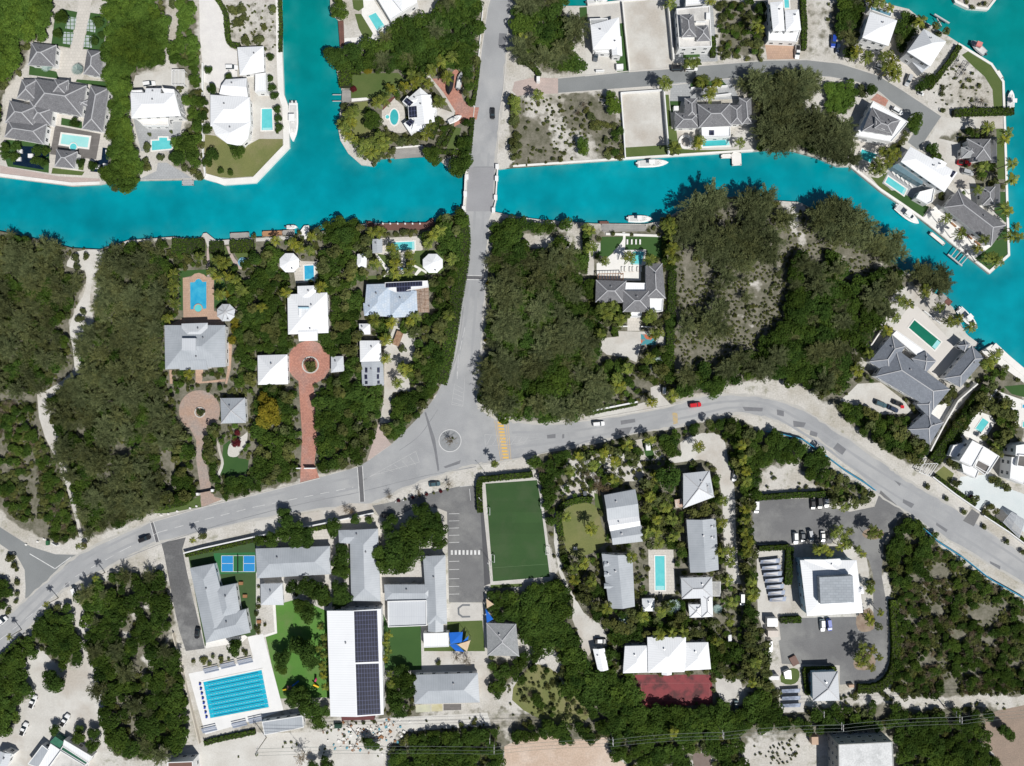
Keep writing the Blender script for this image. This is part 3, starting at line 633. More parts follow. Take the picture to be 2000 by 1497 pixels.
def boat(p, ang, L_, Wd, label, motors=2, top=True, kind='motor_boat', cabin=False, col=None, z=-1.0, grp='boats moored on the canal'):
    x, y = W(p, 0); e = empty(kind, (x, y, z), label, 'boat', grp, -math.radians(ang)); h = L_ / 2; hull = MB(); st = [(-h, .86), (-h * .5, .97), (0, 1), (h * .35, .93), (h * .65, .70), (h * .86, .38), (h, .03)]
    R_ = [[(xx * .96, -Wd / 2 * k * .55, .05), (xx * .96, Wd / 2 * k * .55, .05), (xx, Wd / 2 * k, .95 + max(0, xx / h) * .25), (xx, -Wd / 2 * k, .95 + max(0, xx / h) * .25)] for xx, k in st]; loft(hull, R_); part0('hull', hull, col or HULL, e)
    dk = MB(); P = [(xx * .95, Wd / 2 * k * .84) for xx, k in st[:-1]]; out = P + [(xx, -yy) for xx, yy in reversed(P)]; dk.prism(out, .9, 1.02 + .12, 0); part0('gunwale', dk, HULL if not col else col, e)
    ck = MB(); P2 = [(-h * .88, Wd * .34), (h * .1, Wd * .36), (h * .5, Wd * .24), (h * .5, -Wd * .24), (h * .1, -Wd * .36), (-h * .88, -Wd * .34)]; ck.prism(P2, 1.1, 1.16, 0); part0('cockpit_floor', ck, mat('cockpit_floor', (.60, .60, .58), (.52, .52, .51), .8, .8), e)
    if kind == 'black_boat_form':
        cv = MB(); loft(cv, [[(xx * .97, -Wd / 2 * k * .96, 1.15), (xx * .97, Wd / 2 * k * .96, 1.15), (xx * .97, 0, 1.6)] for xx, k in st]); part0('cover', cv, col, e); return e
    if cabin:
        cb = MB(); q = [(-h * .25, -Wd * .3), (h * .30, -Wd * .27), (h * .5, 0), (h * .30, Wd * .27), (-h * .25, Wd * .3)]; cb.prism(q, 1.1, 1.95); part0('cabin', cb, HULL, e); g = MB(); g.prism([(h * .2, -Wd * .22), (h * .36, -Wd * .17), (h * .36, Wd * .17), (h * .2, Wd * .22)], 1.9, 2.02); part0('windscreen', g, GLASS, e)
    cn = MB(); cn.box((-h * .1, 0, 1.1), (L_ * .1, Wd * .28, .9)); part0('console', cn, HULL, e)
    ws = MB(); ws.box((-h * .02, 0, 1.9), (L_ * .025, Wd * .28, .35)); part0('windscreen', ws, GLASS, e)
    if top:
        t = MB(); t.box((-h * .14, 0, 3.0), (L_ * .19, Wd * .6, .1)); part0('hardtop', t, HULL, e)
        for sx in (-.2, .02):
            for sy in (-1, 1): b = MB(); b.bar((h * sx, sy * Wd * .22, 1.1), (h * (sx + .0), sy * Wd * .25, 3.0), .08); part0('hardtop_leg', b, STEEL, e)
    for s in (-.3, .3):
        b = MB(); b.box((h * .45, s * Wd * .5, 1.15), (L_ * .12, Wd * .14, .2)); part0('cushion', b, FABW, e)
    for k in range(motors):
        yy = (k - (motors - 1) / 2) * min(.75, Wd * .3); b = MB(); b.prism([(-h - .75, yy - .2), (-h - .05, yy - .24), (-h - .05, yy + .24), (-h - .75, yy + .2)], .6, 1.35, 0); b.bar((-h - .45, yy, .6), (-h - .45, yy, -.3), .18, 0); part0('outboard_motor', b, PAINT['white'] if k % 2 else PAINT['grey'], e)
    return e
def part0(name, mb, m, parent): return link(name, mb.mesh(name, m), parent)
def copy_thing(e, loc, rz=None, label=None):
    n = e.copy(); C.collection.objects.link(n); n.location = loc
    if rz is not None: n.rotation_euler = (0, 0, rz)
    if label: n['label'] = label
    for ch in [o for o in ALLCH(e)]:
        c = ch.copy(); C.collection.objects.link(c); c.parent = n
    return n
def ALLCH(e): return [o for o in C.collection.objects if o.parent == e]
# small furniture
def lounger(p, ang, label, col=None, group='sun loungers by the pools'):
    key = 'lounger' + (col.name if col else '')
    if key not in TPL:
        f = MB(); f.box((0, 0, .25), (1.95, .65, .07)); [f.box((sx * .8, sy * .25, 0), (.07, .07, .25)) for sx in (-1, 1) for sy in (-1, 1)]; c = MB(); c.box((.25, 0, .33), (1.3, .6, .1)); b = MB(); b.prism([(-.95, -.3), (-.4, -.3), (-.4, .3), (-.95, .3)], .40, .48)
        TPL[key] = (f.mesh('frame', col or WWALL), c.mesh('cushion', FABW), b.mesh('backrest', FABW))
    e = empty('sun_lounger', (*W(p), .07), label, 'sun lounger', group, -math.radians(ang))
    for n, m in zip(('frame', 'cushion', 'backrest'), TPL[key]): link(n, m, e)
def pole(p, h, label, arms=1, ph=0.0, name='utility_pole'):
    x, y = W(p); e = empty(name, (x, y, 0), label, 'utility pole', 'utility poles along the southern track'); b = MB(); b.cyl((0, 0), .17, 0, h, 8, 0, .12); part0('pole', b, WOODP, e)
    for k in range(arms):
        a = MB(); a.box((0, 0, h - .4 - k * 1.0), (.14, 2.4, .14), ph); part0('cross_arm', a, STEEL, e)
    for k in (-1, 0, 1):
        i = MB(); i.cyl((-math.sin(ph) * k * 1.0, math.cos(ph) * k * 1.0), .07, h - .26, h + .05, 6); part0('insulator', i, FABW, e)
    return x, y, h
def lamp(p, ang, h=6.5, label='', group='street lamps'):
    x, y = W(p); e = empty('street_lamp', (x, y, 0), label, 'street lamp', group, -math.radians(ang)); b = MB(); b.cyl((0, 0), .09, 0, h, 8, 0, .06); part0('pole', b, STEEL, e); a = MB(); a.bar((0, 0, h - .1), (1.2, 0, h + .1), .08); part0('arm', a, STEEL, e); l = MB(); l.box((1.4, 0, h + .04), (.6, .22, .12)); part0('lamp_head', l, STEEL, e)
def block(name, pts, h, m, label, cat, group=None, z0=0):
    mb = MB(); mb.prism(WS(pts, h), z0, h); return solo(name, mb, m, label, cat, group)
HOLES = []
def dock(label, pts, m=None, z=.05, group='timber docks', name='dock', piles=True):
    """boarded platform on piles, standing in the water"""
    q = ccw(WS(pts)); NOTREE.append(q); c = np.mean(q, 0); e = empty(name, (c[0], c[1], -1.0), label, 'dock', group); mb = MB(); mb.prism(q, z - .18, z); part('decking', mb, m or LDECK, e)
    if piles:
        for p in inset(q, .25): b = MB(); b.cyl(p, .14, -3, z + .35, 8); part('pile', b, BARK, e)
    return e
# ================================================================ SETTING
tl()
LANDS = [
 [(-3000,-3000),(545,-3000),(545,-200),(550,0),(551,107),(553,185),(561,205),(565,288),(500,357),(436,361),(425,358),(398,349),(383,351),(265,353),(250,350),(195,361),(140,364),(0,346),(-200,330),(-3000,300)],
 [(640,-3000),(645,0),(645,25),(660,40),(665,93),(660,100),(655,130),(663,163),(670,185),(663,225),(660,250),(665,275),(680,300),(705,322),(730,325),(740,311),(769,308),(830,306),(858,313),(875,328),(911,336),(972,331),(1000,328),(1220,312),(1471,296),(1500,294),(1535,292),(1600,310),(1635,326),(1660,326),(1720,375),(1760,402),(1800,430),(1933,536),(1973,500),(1968,375),(1966,275),(1961,160),(1938,125),(1871,83),(1851,70),(1800,38),(1775,18),(1750,12),(1725,5),(1718,-15),(1300,-3),(1215,5),(1148,12),(1100,12),(1078,0),(1060,-60),(1050,-3000)],
 [(1100,-3000),(1100,-120),(1700,-140),(1760,-3000)],
 [(1855,-3000),(1850,-30),(1865,5),(1890,17),(1930,20),(1945,0),(1960,-40),(1980,-3000)],
 [(-3000,430),(0,452),(75,468),(140,485),(195,488),(250,470),(338,463),(390,470),(397,456),(421,470),(493,465),(500,464),(583,458),(603,440),(606,455),(640,450),(715,437),(846,435),(876,422),(906,415),(970,415),(1000,422),(1060,430),(1160,437),(1262,438),(1290,432),(1340,405),(1400,385),(1450,385),(1525,393),(1560,395),(1588,408),(1640,440),(1700,480),(1745,515),(1765,530),(1815,552),(1826,573),(1861,600),(1875,628),(1891,660),(1908,690),(1938,673),(1968,700),(2000,726),(2600,1130),(4000,1900),(4000,4500),(-3000,4500)]]
LIGHT = []; WOODS = []        # outlines with leaf litter on the ground (full pixels), filled below
def wood(poly, *a, **k): WOODS.append(WS(poly)); scatter(poly, *a, **k)
def build_land():
    gx = np.arange(-212, 213, 2.0); gy = np.arange(-162, 163, 2.0); X, Y = np.meshgrid(gx, gy); X = X.ravel() + rng.uniform(-.5, .5, X.size); Y = Y.ravel() + rng.uniform(-.5, .5, X.size)
    V = []; F = []; side = []
    for L_ in LANDS:
        P = ccw(WS(L_)); ins = pip(X, Y, P); gp = list(zip(X[ins], Y[ins])); k = len(P); pts = [Vector(p) for p in P + gp]
        vo, eo, fo, a, b, c = delaunay_2d_cdt(pts, [(i, (i + 1) % k) for i in range(k)], [list(range(k))], 1, 1e-4)
        o = len(V); V += [(v.x, v.y, 0.0) for v in vo]; F += [tuple(o + i for i in f) for f in fo]
        n = len(V); V += [(x, y, 0.0) for x, y in P] + [(x, y, -4.0) for x, y in P]; F += [(n + (i + 1) % k, n + i, n + k + i, n + k + (i + 1) % k) for i in range(k)]
    me = bpy.data.meshes.new('ground'); me.from_pydata(V, [], F); va = np.array(V); m = np.zeros(len(va)); d = np.array([(0, 0), (1.6, 0), (-1.6, 0), (0, 1.6), (0, -1.6), (2.6, 2.6), (-2.6, 2.6), (2.6, -2.6), (-2.6, -2.6)])
    for P in WOODS:
        for dx, dy in d: m += pip(va[:, 0] + dx, va[:, 1] + dy, P) / len(d)
    for P in LIGHT: m += .5 * pip(va[:, 0], va[:, 1], P)
    for P in HOLES:
        for dx, dy in d: m -= 1.2 * pip(va[:, 0] + dx, va[:, 1] + dy, P) / len(d)
    at = me.color_attributes.new('litter', 'FLOAT_COLOR', 'POINT'); c = np.ones((len(va), 4), np.float32); c[:, :3] = np.clip(m, 0, 1)[:, None]; at.data.foreach_set('color', c.ravel())
    g = mat('ground', (.555, .535, .495), (.46, .435, .39), .13, .95, .3, 1.7, c3=(.36, .33, .27), s3=.05); n = g.node_tree; L = n.links.new; b = n.nodes['Principled BSDF']; src = b.inputs['Base Color'].links[0].from_socket
    n7 = n.nodes.new('ShaderNodeTexNoise'); n7.inputs['Scale'].default_value = .22; n7.inputs['Detail'].default_value = 9; n7.inputs['Roughness'].default_value = .7; tc7 = n.nodes.new('ShaderNodeTexCoord'); L(tc7.outputs['Object'], n7.inputs['Vector']); r7 = n.nodes.new('ShaderNodeMapRange'); r7.inputs[1].default_value = .55; r7.inputs[2].default_value = .66; r7.inputs[4].default_value = .75; L(n7.outputs[0], r7.inputs[0])
    w7 = n.nodes.new('ShaderNodeMix'); w7.data_type = 'RGBA'; L(r7.outputs[0], w7.inputs[0]); L(src, w7.inputs[6]); w7.inputs[7].default_value = (.23, .225, .16, 1); src = w7.outputs[2]
    atn = n.nodes.new('ShaderNodeAttribute'); atn.attribute_name = 'litter'; tc = n.nodes.new('ShaderNodeTexCoord'); ns = n.nodes.new('ShaderNodeTexNoise'); ns.inputs['Scale'].default_value = .35; ns.inputs['Detail'].default_value = 6; L(tc.outputs['Object'], ns.inputs['Vector'])
    ad = n.nodes.new('ShaderNodeMath'); ad.operation = 'ADD'; L(atn.outputs['Fac'], ad.inputs[0]); L(ns.outputs[0], ad.inputs[1]); mr = n.nodes.new('ShaderNodeMapRange'); mr.inputs[1].default_value = .98; mr.inputs[2].default_value = 1.2; L(ad.outputs[0], mr.inputs[0])
    lit = n.nodes.new('ShaderNodeMix'); lit.data_type = 'RGBA'; n2 = n.nodes.new('ShaderNodeTexNoise'); n2.inputs['Scale'].default_value = .3; n2.inputs['Detail'].default_value = 12; n2.inputs['Roughness'].default_value = .78; L(tc.outputs['Object'], n2.inputs['Vector']); r2 = n.nodes.new('ShaderNodeMapRange'); r2.inputs[1].default_value = .4; r2.inputs[2].default_value = .6; L(n2.outputs[0], r2.inputs[0]); L(r2.outputs[0], lit.inputs[0]); lit.inputs[6].default_value = (.095, .095, .06, 1); lit.inputs[7].default_value = (.21, .195, .155, 1)
    mx = n.nodes.new('ShaderNodeMix'); mx.data_type = 'RGBA'; L(mr.outputs[0], mx.inputs[0]); L(src, mx.inputs[6]); L(lit.outputs[2], mx.inputs[7]); L(mx.outputs[2], b.inputs['Base Color']); me.materials.append(g); o = link('ground', me); o['kind'] = 'structure'
wm_ = mat('canal_water', (.000, .208, .258), (.000, .285, .345), .014, .07, spec=.5, lo=.42, hi=.6, bump=.25)
wn = wm_.node_tree; bb = wn.nodes['Principled BSDF']; src = bb.inputs['Base Color'].links[0].from_socket      # milky water: greener in the northern arms
tcn = wn.nodes.new('ShaderNodeTexCoord'); sx = wn.nodes.new('ShaderNodeSeparateXYZ'); wn.links.new(tcn.outputs['Object'], sx.inputs[0]); mr = wn.nodes.new('ShaderNodeMapRange'); mr.inputs[1].default_value = 75; mr.inputs[2].default_value = 135; wn.links.new(sx.outputs[1], mr.inputs[0])
mx = wn.nodes.new('ShaderNodeMix'); mx.data_type = 'RGBA'; wn.links.new(mr.outputs[0], mx.inputs[0]); wn.links.new(src, mx.inputs[6]); mx.inputs[7].default_value = (.000, .200, .195, 1)
n5 = wn.nodes.new('ShaderNodeTexNoise'); n5.inputs['Scale'].default_value = .09; n5.inputs['Detail'].default_value = 6; wn.links.new(tcn.outputs['Object'], n5.inputs['Vector']); m5 = wn.nodes.new('ShaderNodeMapRange'); m5.inputs[1].default_value = .3; m5.inputs[2].default_value = .7; m5.inputs[3].default_value = .86; m5.inputs[4].default_value = 1.14; wn.links.new(n5.outputs[0], m5.inputs[0])
mm = wn.nodes.new('ShaderNodeMix'); mm.data_type = 'RGBA'; mm.blend_type = 'MULTIPLY'; mm.inputs[0].default_value = 1; wn.links.new(mx.outputs[2], mm.inputs[6]); wn.links.new(m5.outputs[0], mm.inputs[7]); wn.links.new(mm.outputs[2], bb.inputs['Base Color'])
sh = wn.nodes.new('ShaderNodeAttribute'); sh.attribute_name = 'shallow'; s1 = wn.nodes.new('ShaderNodeMath'); s1.operation = 'MULTIPLY'; wn.links.new(sh.outputs['Fac'], s1.inputs[0]); n6 = wn.nodes.new('ShaderNodeTexNoise'); n6.inputs['Scale'].default_value = .12; n6.inputs['Detail'].default_value = 7; wn.links.new(tcn.outputs['Object'], n6.inputs['Vector']); r6 = wn.nodes.new('ShaderNodeMapRange'); r6.inputs[1].default_value = .42; r6.inputs[2].default_value = .7; wn.links.new(n6.outputs[0], r6.inputs[0]); wn.links.new(r6.outputs[0], s1.inputs[1])
m6 = wn.nodes.new('ShaderNodeMix'); m6.data_type = 'RGBA'; wn.links.new(s1.outputs[0], m6.inputs[0]); wn.links.new(mm.outputs[2], m6.inputs[6]); m6.inputs[7].default_value = (.05, .31, .31, 1); wn.links.new(m6.outputs[2], bb.inputs['Base Color'])
ax = [-900] + list(np.arange(-210, 211, 2.5)) + [900]; ay = [-900] + list(np.arange(-40, 161, 2.5)) + [900]; Xw, Yw = [a.ravel() for a in np.meshgrid(ax, ay)]; sw = np.zeros(Xw.size)
for P in LANDS:
    P = WS(P)
    for k in range(16): rr = (2.5, 6)[k % 2]; sw += pip(Xw + rr * math.cos(k * .393), Yw + rr * math.sin(k * .393), P) / 16
me = bpy.data.meshes.new('canal_water'); nx = len(ax); me.from_pydata(list(zip(Xw, Yw, np.full(Xw.size, -1.0))), [], [(j * nx + i, j * nx + i + 1, (j + 1) * nx + i + 1, (j + 1) * nx + i) for j in range(len(ay) - 1) for i in range(nx - 1)]); at = me.color_attributes.new('shallow', 'FLOAT_COLOR', 'POINT'); c = np.ones((Xw.size, 4), np.float32); c[:, :3] = np.clip(sw * 1.3, 0, 1)[:, None]; at.data.foreach_set('color', c.ravel()); me.materials.append(wm_); o = link('canal_water', me); o['kind'] = 'structure'
# ---------------------------------------------------------------- roads
sheet('main_road', [(970,-300),(958,0),(951,25),(941,100),(926,225),(921,275),(914,326),(914,336),(912,400),(911,415),(908,500),(901,550),(891,613),(876,708),(863,748),(851,775),(823,810),(763,870),(720,900),(698,913),(625,933),(500,965),(396,990),(293,1020),(155,1083),(100,1128),(48,1174),(0,1216),(-200,1370),(-200,1480),(0,1281),(53,1232),(93,1182),(130,1150),(173,1123),(213,1108),(280,1073),(313,1059),(500,1015),(640,993),(725,983),(800,950),(875,923),(940,906),(1000,898),(1118,873),(1160,865),(1250,845),(1325,833),(1400,813),(1450,808),(1500,817),(1550,833),(1588,850),(1675,925),(1713,963),(1765,998),(1833,1043),(1998,1140),(2400,1440),(2400,1370),(2000,1083),(1900,1018),(1833,973),(1763,933),(1720,900),(1613,828),(1563,798),(1500,778),(1450,772),(1400,771),(1350,780),(1300,795),(1138,823),(1060,827),(1000,824),(966,820),(945,806),(936,795),(932,775),(936,720),(941,670),(946,600),(948,540),(951,480),(955,430),(960,415),(966,336),(966,326),(972,260),(980,200),(987,120),(994,50),(998,0),(1005,-300)], ROAD)
sheet('side_street', [(1090,154),(1225,141),(1300,135),(1425,125),(1500,119),(1575,118),(1640,125),(1713,148),(1763,178),(1838,228),(1823,250),(1803,280),(1793,293),(1773,278),(1788,255),(1778,225),(1750,208),(1718,180),(1673,160),(1620,150),(1550,148),(1425,153),(1313,165),(1090,182)], ROAD2)
sheet('brick_apron', [(1040,152),(1090,153),(1090,183),(1040,184),(1010,188),(1000,178),(1005,160)], PINK)
sheet('junction_road', [(-200,935),(0,1030),(60,1068),(108,1083),(154,1084),(100,1129),(49,1173),(50,1147),(48,1113),(33,1086),(0,1063),(-200,990)], ROAD2)
sheet('service_lane', [(315,1061),(363,1050),(356,1073),(366,1122),(400,1267),(363,1272),(350,1232),(337,1172),(328,1122),(320,1080)], mat('lane_asphalt', (.15,.15,.15), (.10,.10,.102), .08, .85, .3, 1.5, c3=(.33,.33,.32), s3=.05))
sheet('car_park', [(727,988),(750,984),(898,950),(918,949),(936,951),(938,975),(946,1122),(946,1177),(877,1177),(873,1000),(855,993),(820,988),(765,1013),(740,1008)], LOT)
sheet('lane_strip', [(936,951),(942,975),(957,1122),(958,1140),(946,1145),(944,1100),(937,975)], mat('dark_asphalt', (.085,.085,.09), None, .2))
sheet('car_park', [(1470,977),(1608,973),(1618,990),(1660,1000),(1640,1030),(1624,1062),(1610,1062),(1470,1063)], LOT)
sheet('car_park', [(1660,1000),(1708,990),(1720,958),(1766,1000),(1745,1030),(1726,1058),(1722,1125),(1730,1170),(1736,1290),(1726,1318),(1700,1332),(1640,1338),(1640,1300),(1563,1298),(1527,1297),(1520,1247),(1522,1208),(1672,1205),(1676,1232),(1706,1226),(1705,1122),(1697,1095),(1662,1058),(1640,1030)], LOT)
def ragged(name, pts, w0, w1, m, n=6):
    P = smooth(pts, n); L_, _ = offs(P, 1); d = [(b[0] - a[0], b[1] - a[1]) for a, b in zip(P, L_)]; k = [random.uniform(w0, w1) for _ in P]; k2 = [random.uniform(w0, w1) for _ in P]
    sheet(name, [(p[0] + v[0] * t, p[1] + v[1] * t) for p, v, t in zip(P, d, k)] + [(p[0] - v[0] * t, p[1] - v[1] * t) for p, v, t in reversed(list(zip(P, d, k2)))], m)
DUST = mat('verge_dust', (.46, .445, .41), (.40, .39, .365), .3, .9, .2); TRACK = mat('tyre_track', (.30, .305, .312), (.33, .335, .34), .15, .85, .12); SEAM = mat('asphalt_seam', (.20, .205, .215), (.27, .275, .28), .2, .85)
SR = [(0,1216),(48,1174),(100,1128),(155,1083),(293,1020),(396,990),(500,965),(625,933),(720,901)]; SL = [(0,1281),(53,1232),(93,1182),(130,1150),(213,1108),(280,1073),(313,1059),(500,1015),(640,993),(725,983),(800,950),(875,923),(940,906),(1000,898),(1118,873),(1250,845),(1325,833),(1400,813),(1450,808),(1500,817),(1550,833),(1588,850),(1675,925),(1713,963),(1765,998),(1833,1043),(1998,1140)]
ER = [(1000,824),(1060,827),(1138,823),(1300,795),(1350,780),(1400,771),(1450,772),(1500,778),(1563,798),(1613,828),(1720,900),(1763,933),(1833,973),(1900,1018),(2000,1083)]
for l in (SR[:-2], SL, ER, [(1000,0),(996,50),(988,120),(981,200),(973,260),(968,320)], [(936,800),(932,775),(936,720),(941,670),(946,600),(951,480)]): ragged('verge_dust', l, .4, 4.0, DUST, 7)
for l in ([(20,1240),(110,1152),(170,1105),(300,1048),(500,998),(700,952)], [(10,1228),(100,1140),(160,1095),(295,1030),(500,975),(700,930)], [(936,300),(927,420),(918,560),(903,660),(885,750)], [(955,300),(944,420),(932,560),(922,680),(918,760)], [(1000,845),(1150,838),(1330,800),(1420,785),(1500,790),(1600,842),(1700,910),(1850,1000),(2000,1100)], [(1000,875),(1150,855),(1330,818),(1420,798),(1490,804),(1590,860),(1690,930),(1840,1025),(2000,1125)]): ragged('tyre_track', l, 1.6, 3.2, TRACK, 6)
for l in ([(240,1092),(350,1050),(500,1006),(620,978),(700,962),(830,930),(930,912)], [(905,600),(893,690),(872,745)], [(855,800),(820,850),(780,880)], [(940,905),(1060,885),(1160,858)]): ragged('asphalt_seam', l, .3, 1.0, SEAM, 5)
# asphalt repairs, drains, humps
for q in ([(829,806),(832,805),(850,858),(858,918),(855,922),(848,880)], [(975,65),(989,66),(987,90),(973,89)], [(925,326),(963,326),(960,370),(958,411),(922,411),(923,360)], [(1212,822),(1240,818),(1241,825),(1213,830)], [(1205,838),(1235,834),(1228,848),(1210,850)], [(1450,795),(1490,797),(1489,804),(1455,803)], [(1517,800),(1531,803),(1531,814),(1518,811)], [(1549,822),(1574,826),(1570,835),(1550,834)], [(1583,841),(1597,846),(1595,854),(1581,850)], [(1636,865),(1653,878),(1645,889),(1627,876)], [(1746,938),(1760,945),(1757,950)], [(1764,975),(1786,985),(1780,993),(1763,982)], [(1829,1021),(1851,1035),(1848,1040),(1828,1026)], [(1933,1096),(1954,1106),(1953,1113),(1934,1101)], [(1068,850),(1085,848),(1085,856),(1069,857)], [(1098,849),(1102,848),(1102,856),(1098,857)], [(866,912),(900,899),(898,906),(870,915)], [(127,1140),(134,1138),(135,1146),(128,1148)]): sheet('asphalt_patch', q, PATCH)
for a, b, c, d in (((698,912),(707,911),(712,980),(703,981)), ((901,539),(943,540),(943,546),(901,545)), ((293,1019),(299,1018),(311,1058),(304,1060))): sheet('road_hump', [a,b,c,d], mat('hump_surface', (.11,.11,.115), (.14,.14,.145), .5, .8, .2))
lines('hump_lines', [[(698,912),(703,981)],[(708,911),(712,980)],[(901,538),(943,539)],[(901,546),(943,547)],[(293,1019),(304,1060)],[(299,1018),(311,1058)]], .22, WHT)
lines('junction_lines', [[(58,1082),(107,1111)],[(108,1111),(139,1088)]], .3, WHT)
def dashes(pts, on, off):
    out = []; acc = 0
    for a, b in zip(pts, pts[1:]):
        d = math.dist(a, b); t = 0
        while t < d: e = min(d, t + on); out.append([tuple(a[i] + (b[i] - a[i]) * u / d for i in (0, 1)) for u in (t, e)]); t = e + off
    return out
lines('centre_line', dashes([(0,1250),(75,1190),(150,1125),(240,1075),(310,1040),(400,1015),(500,990),(690,952)], 18, 14) + dashes([(908,640),(895,700),(893,740)], 20, 6), .14, WHT)
lines('hatched_island', [[(888,750),(882,790),(904,794),(908,740)]] + [[(882+i*1.2,786-i*9),(904,792-i*8)] for i in range(0,5)] + [[(710,938),(812,882),(819,903),(730,928),(710,938)]] + [[(740+i*15,924-i*8),(752+i*15,926-i*4.5)] for i in range(5)] + [[(947,849),(1062,856),(1000,868),(948,872),(947,849)]] + [[(950+i*12,870-i*.5),(960+i*12,851+i*.5)] for i in range(7)], .13, mat('worn_paint_line', (.50,.50,.49), (.40,.40,.40), .8, .7))
lines('edge_line', [[(917,955),(919,978)],[(898,951),(917,949)]], .15, WHT)
lines('yellow_hump_lines', [[(966,822),(978,900)],[(992,824),(998,898)],[(970,822),(981,900)],[(988,824),(994,898)]], .12, YEL)
for i in range(12): y = 824 + i * 6.2; x = 972 + i * .9; sheet('yellow_bar', [(x,y),(x+11,y),(x+11.5,y+4),(x+.5,y+4)], YEL)
for q in ([(1313,806),(1323,807),(1324,828),(1315,829)],): sheet('yellow_hump', q, mat('worn_yellow', (.50,.36,.14), (.34,.31,.27), .8, .8))
for i in range(8): x = 880.5 + i * 7.6; sheet('zebra_bar', [(x,1075),(x+4,1075),(x+4,1084),(x,1084)], WHT)
lines('parking_lines', [[(877,y),(897,y-.5)] for y in (1004,1018,1032,1046,1060,1097,1113,1131,1146,1161)], .15, WHT)
z = layer(WS(ell(879,861,21))); e = empty('mini_roundabout', (*W((879,861)),0), 'small circular traffic island with white rim and tuft of scrub at the road junction', 'roundabout'); mb = flatmesh(WS(ell(879,861,21,n=40)), z, 'disc'); part('island_disc', mb, mat('roundabout_asphalt', (.24,.25,.255), (.30,.305,.31), .5, .85, .3), e); mb = MB(); mb.strip(WS(ell(879,861,21.5,n=40)), .32, 0, z + .06, closed=True); part('painted_rim', mb, mat('worn_rim', (.58,.58,.57)), e)
plant('bare', (880,861), 2.2, 'low straggly shrub in the middle of the small roundabout'); plant('shrub', (884,857), .6, 'tiny shrub tuft on the roundabout')
# bridge
tl(); e = empty('road_bridge', (*W((940,370)),-1), 'low concrete road bridge carrying the main road across the turquoise canal', 'bridge')
mb = MB(); P = WS([(911,327),(972,327),(966,340),(967,415),(905,417),(908,340)]); mb.prism(P, -.7, .0); part('deck', mb, CONC, e)
for l in ([(913,328),(909,345),(908,378),(905,416)], [(972,326),(970,360),(968,395),(963,415)]): mb = MB(); mb.strip(WS(l), .5, -.2, .95); part('parapet', mb, WCON, e)
for p in ((912,347),(909,380),(906,409),(971,327),(970,350),(968,387),(964,412)): mb = MB(); mb.box((*W(p), 0), (1.3, 1.9, 1.15)); part('pillar', mb, WWALL, e)
for y in (350, 395): mb = MB(); mb.prism(WS([(912,y),(968,y),(968,y+6),(912,y+6)]), -4, -.7); part('pier', mb, CONC, e)
sheet('bridge_roadway', [(916,327),(967,327),(965,350),(962,413),(910,413),(913,350)], mat('bridge_asphalt', (.30,.30,.31), (.26,.26,.27), .1, .85, .2))
# kerbs and sea walls
def kerb(l, label, wd=.35, h=.13): wall(l, wd, h, CONC, label, 'kerb', 'kerb', 'kerbs along the roads')
kerb([(1090,153),(1225,140),(1300,134),(1425,124),(1500,118),(1575,117),(1640,124),(1713,147),(1763,177),(1838,227)], 'pale kerb along the north edge of the grey side street')
kerb([(1090,183),(1313,166),(1425,154)], 'pale kerb along the south edge of the grey side street')
kerb([(1550,149),(1620,151),(1673,161),(1718,181),(1750,209),(1777,226)], 'pale kerb curving past the bright green bush lot')
kerb([(990,100),(983,175),(975,225),(972,300)], 'long pale kerb on the east side of the bridge road'); kerb([(955,0),(940,100),(925,225),(918,290)], 'long pale kerb on the west side of the bridge road')
kerb([(1132,823),(1300,794),(1330,788)], 'kerb in front of the white garden wall on the east road'); kerb([(625,934),(500,966),(396,991),(293,1021)], 'kerb along the north edge of the school road')
def sea(l, label, wd=1.9, h=.22, m=None): wall(l, wd, h, m or WCON, label, 'sea_wall', 'sea wall', 'sea walls along the canals', z0=-1.6)
sea([(544,0),(546,107),(549,185),(557,207),(560,286),(497,352),(437,356),(426,352),(401,345)], 'bright white sea wall rounding the lawn beside the long motor yacht', 2.3)
sea([(1002,325),(1220,310),(1471,294)], 'thin pale sea wall along the north bank east of the bridge', .8); sea([(1661,323),(1720,371),(1760,398),(1800,426),(1932,531),(1970,498),(1966,375),(1963,275),(1959,160),(1936,126),(1871,86)], 'sea wall round the eastern point with the grey shingle house', .9)
sea([(1148,10),(1215,3),(1300,-4)], 'sea wall behind the white house on the north canal', .8); sea([(1853,-30),(1867,4),(1890,15),(1929,18),(1943,0)], 'curved sea wall of the small sandy point in the north east corner', .9)
sea([(1940,675),(1968,701),(2000,728),(2100,800)], 'pale sea wall by the palms on the eastern bank', 2.6, .2); sea([(0,342),(140,360),(195,358)], 'pinkish promenade sea wall in the north west', 1.2)
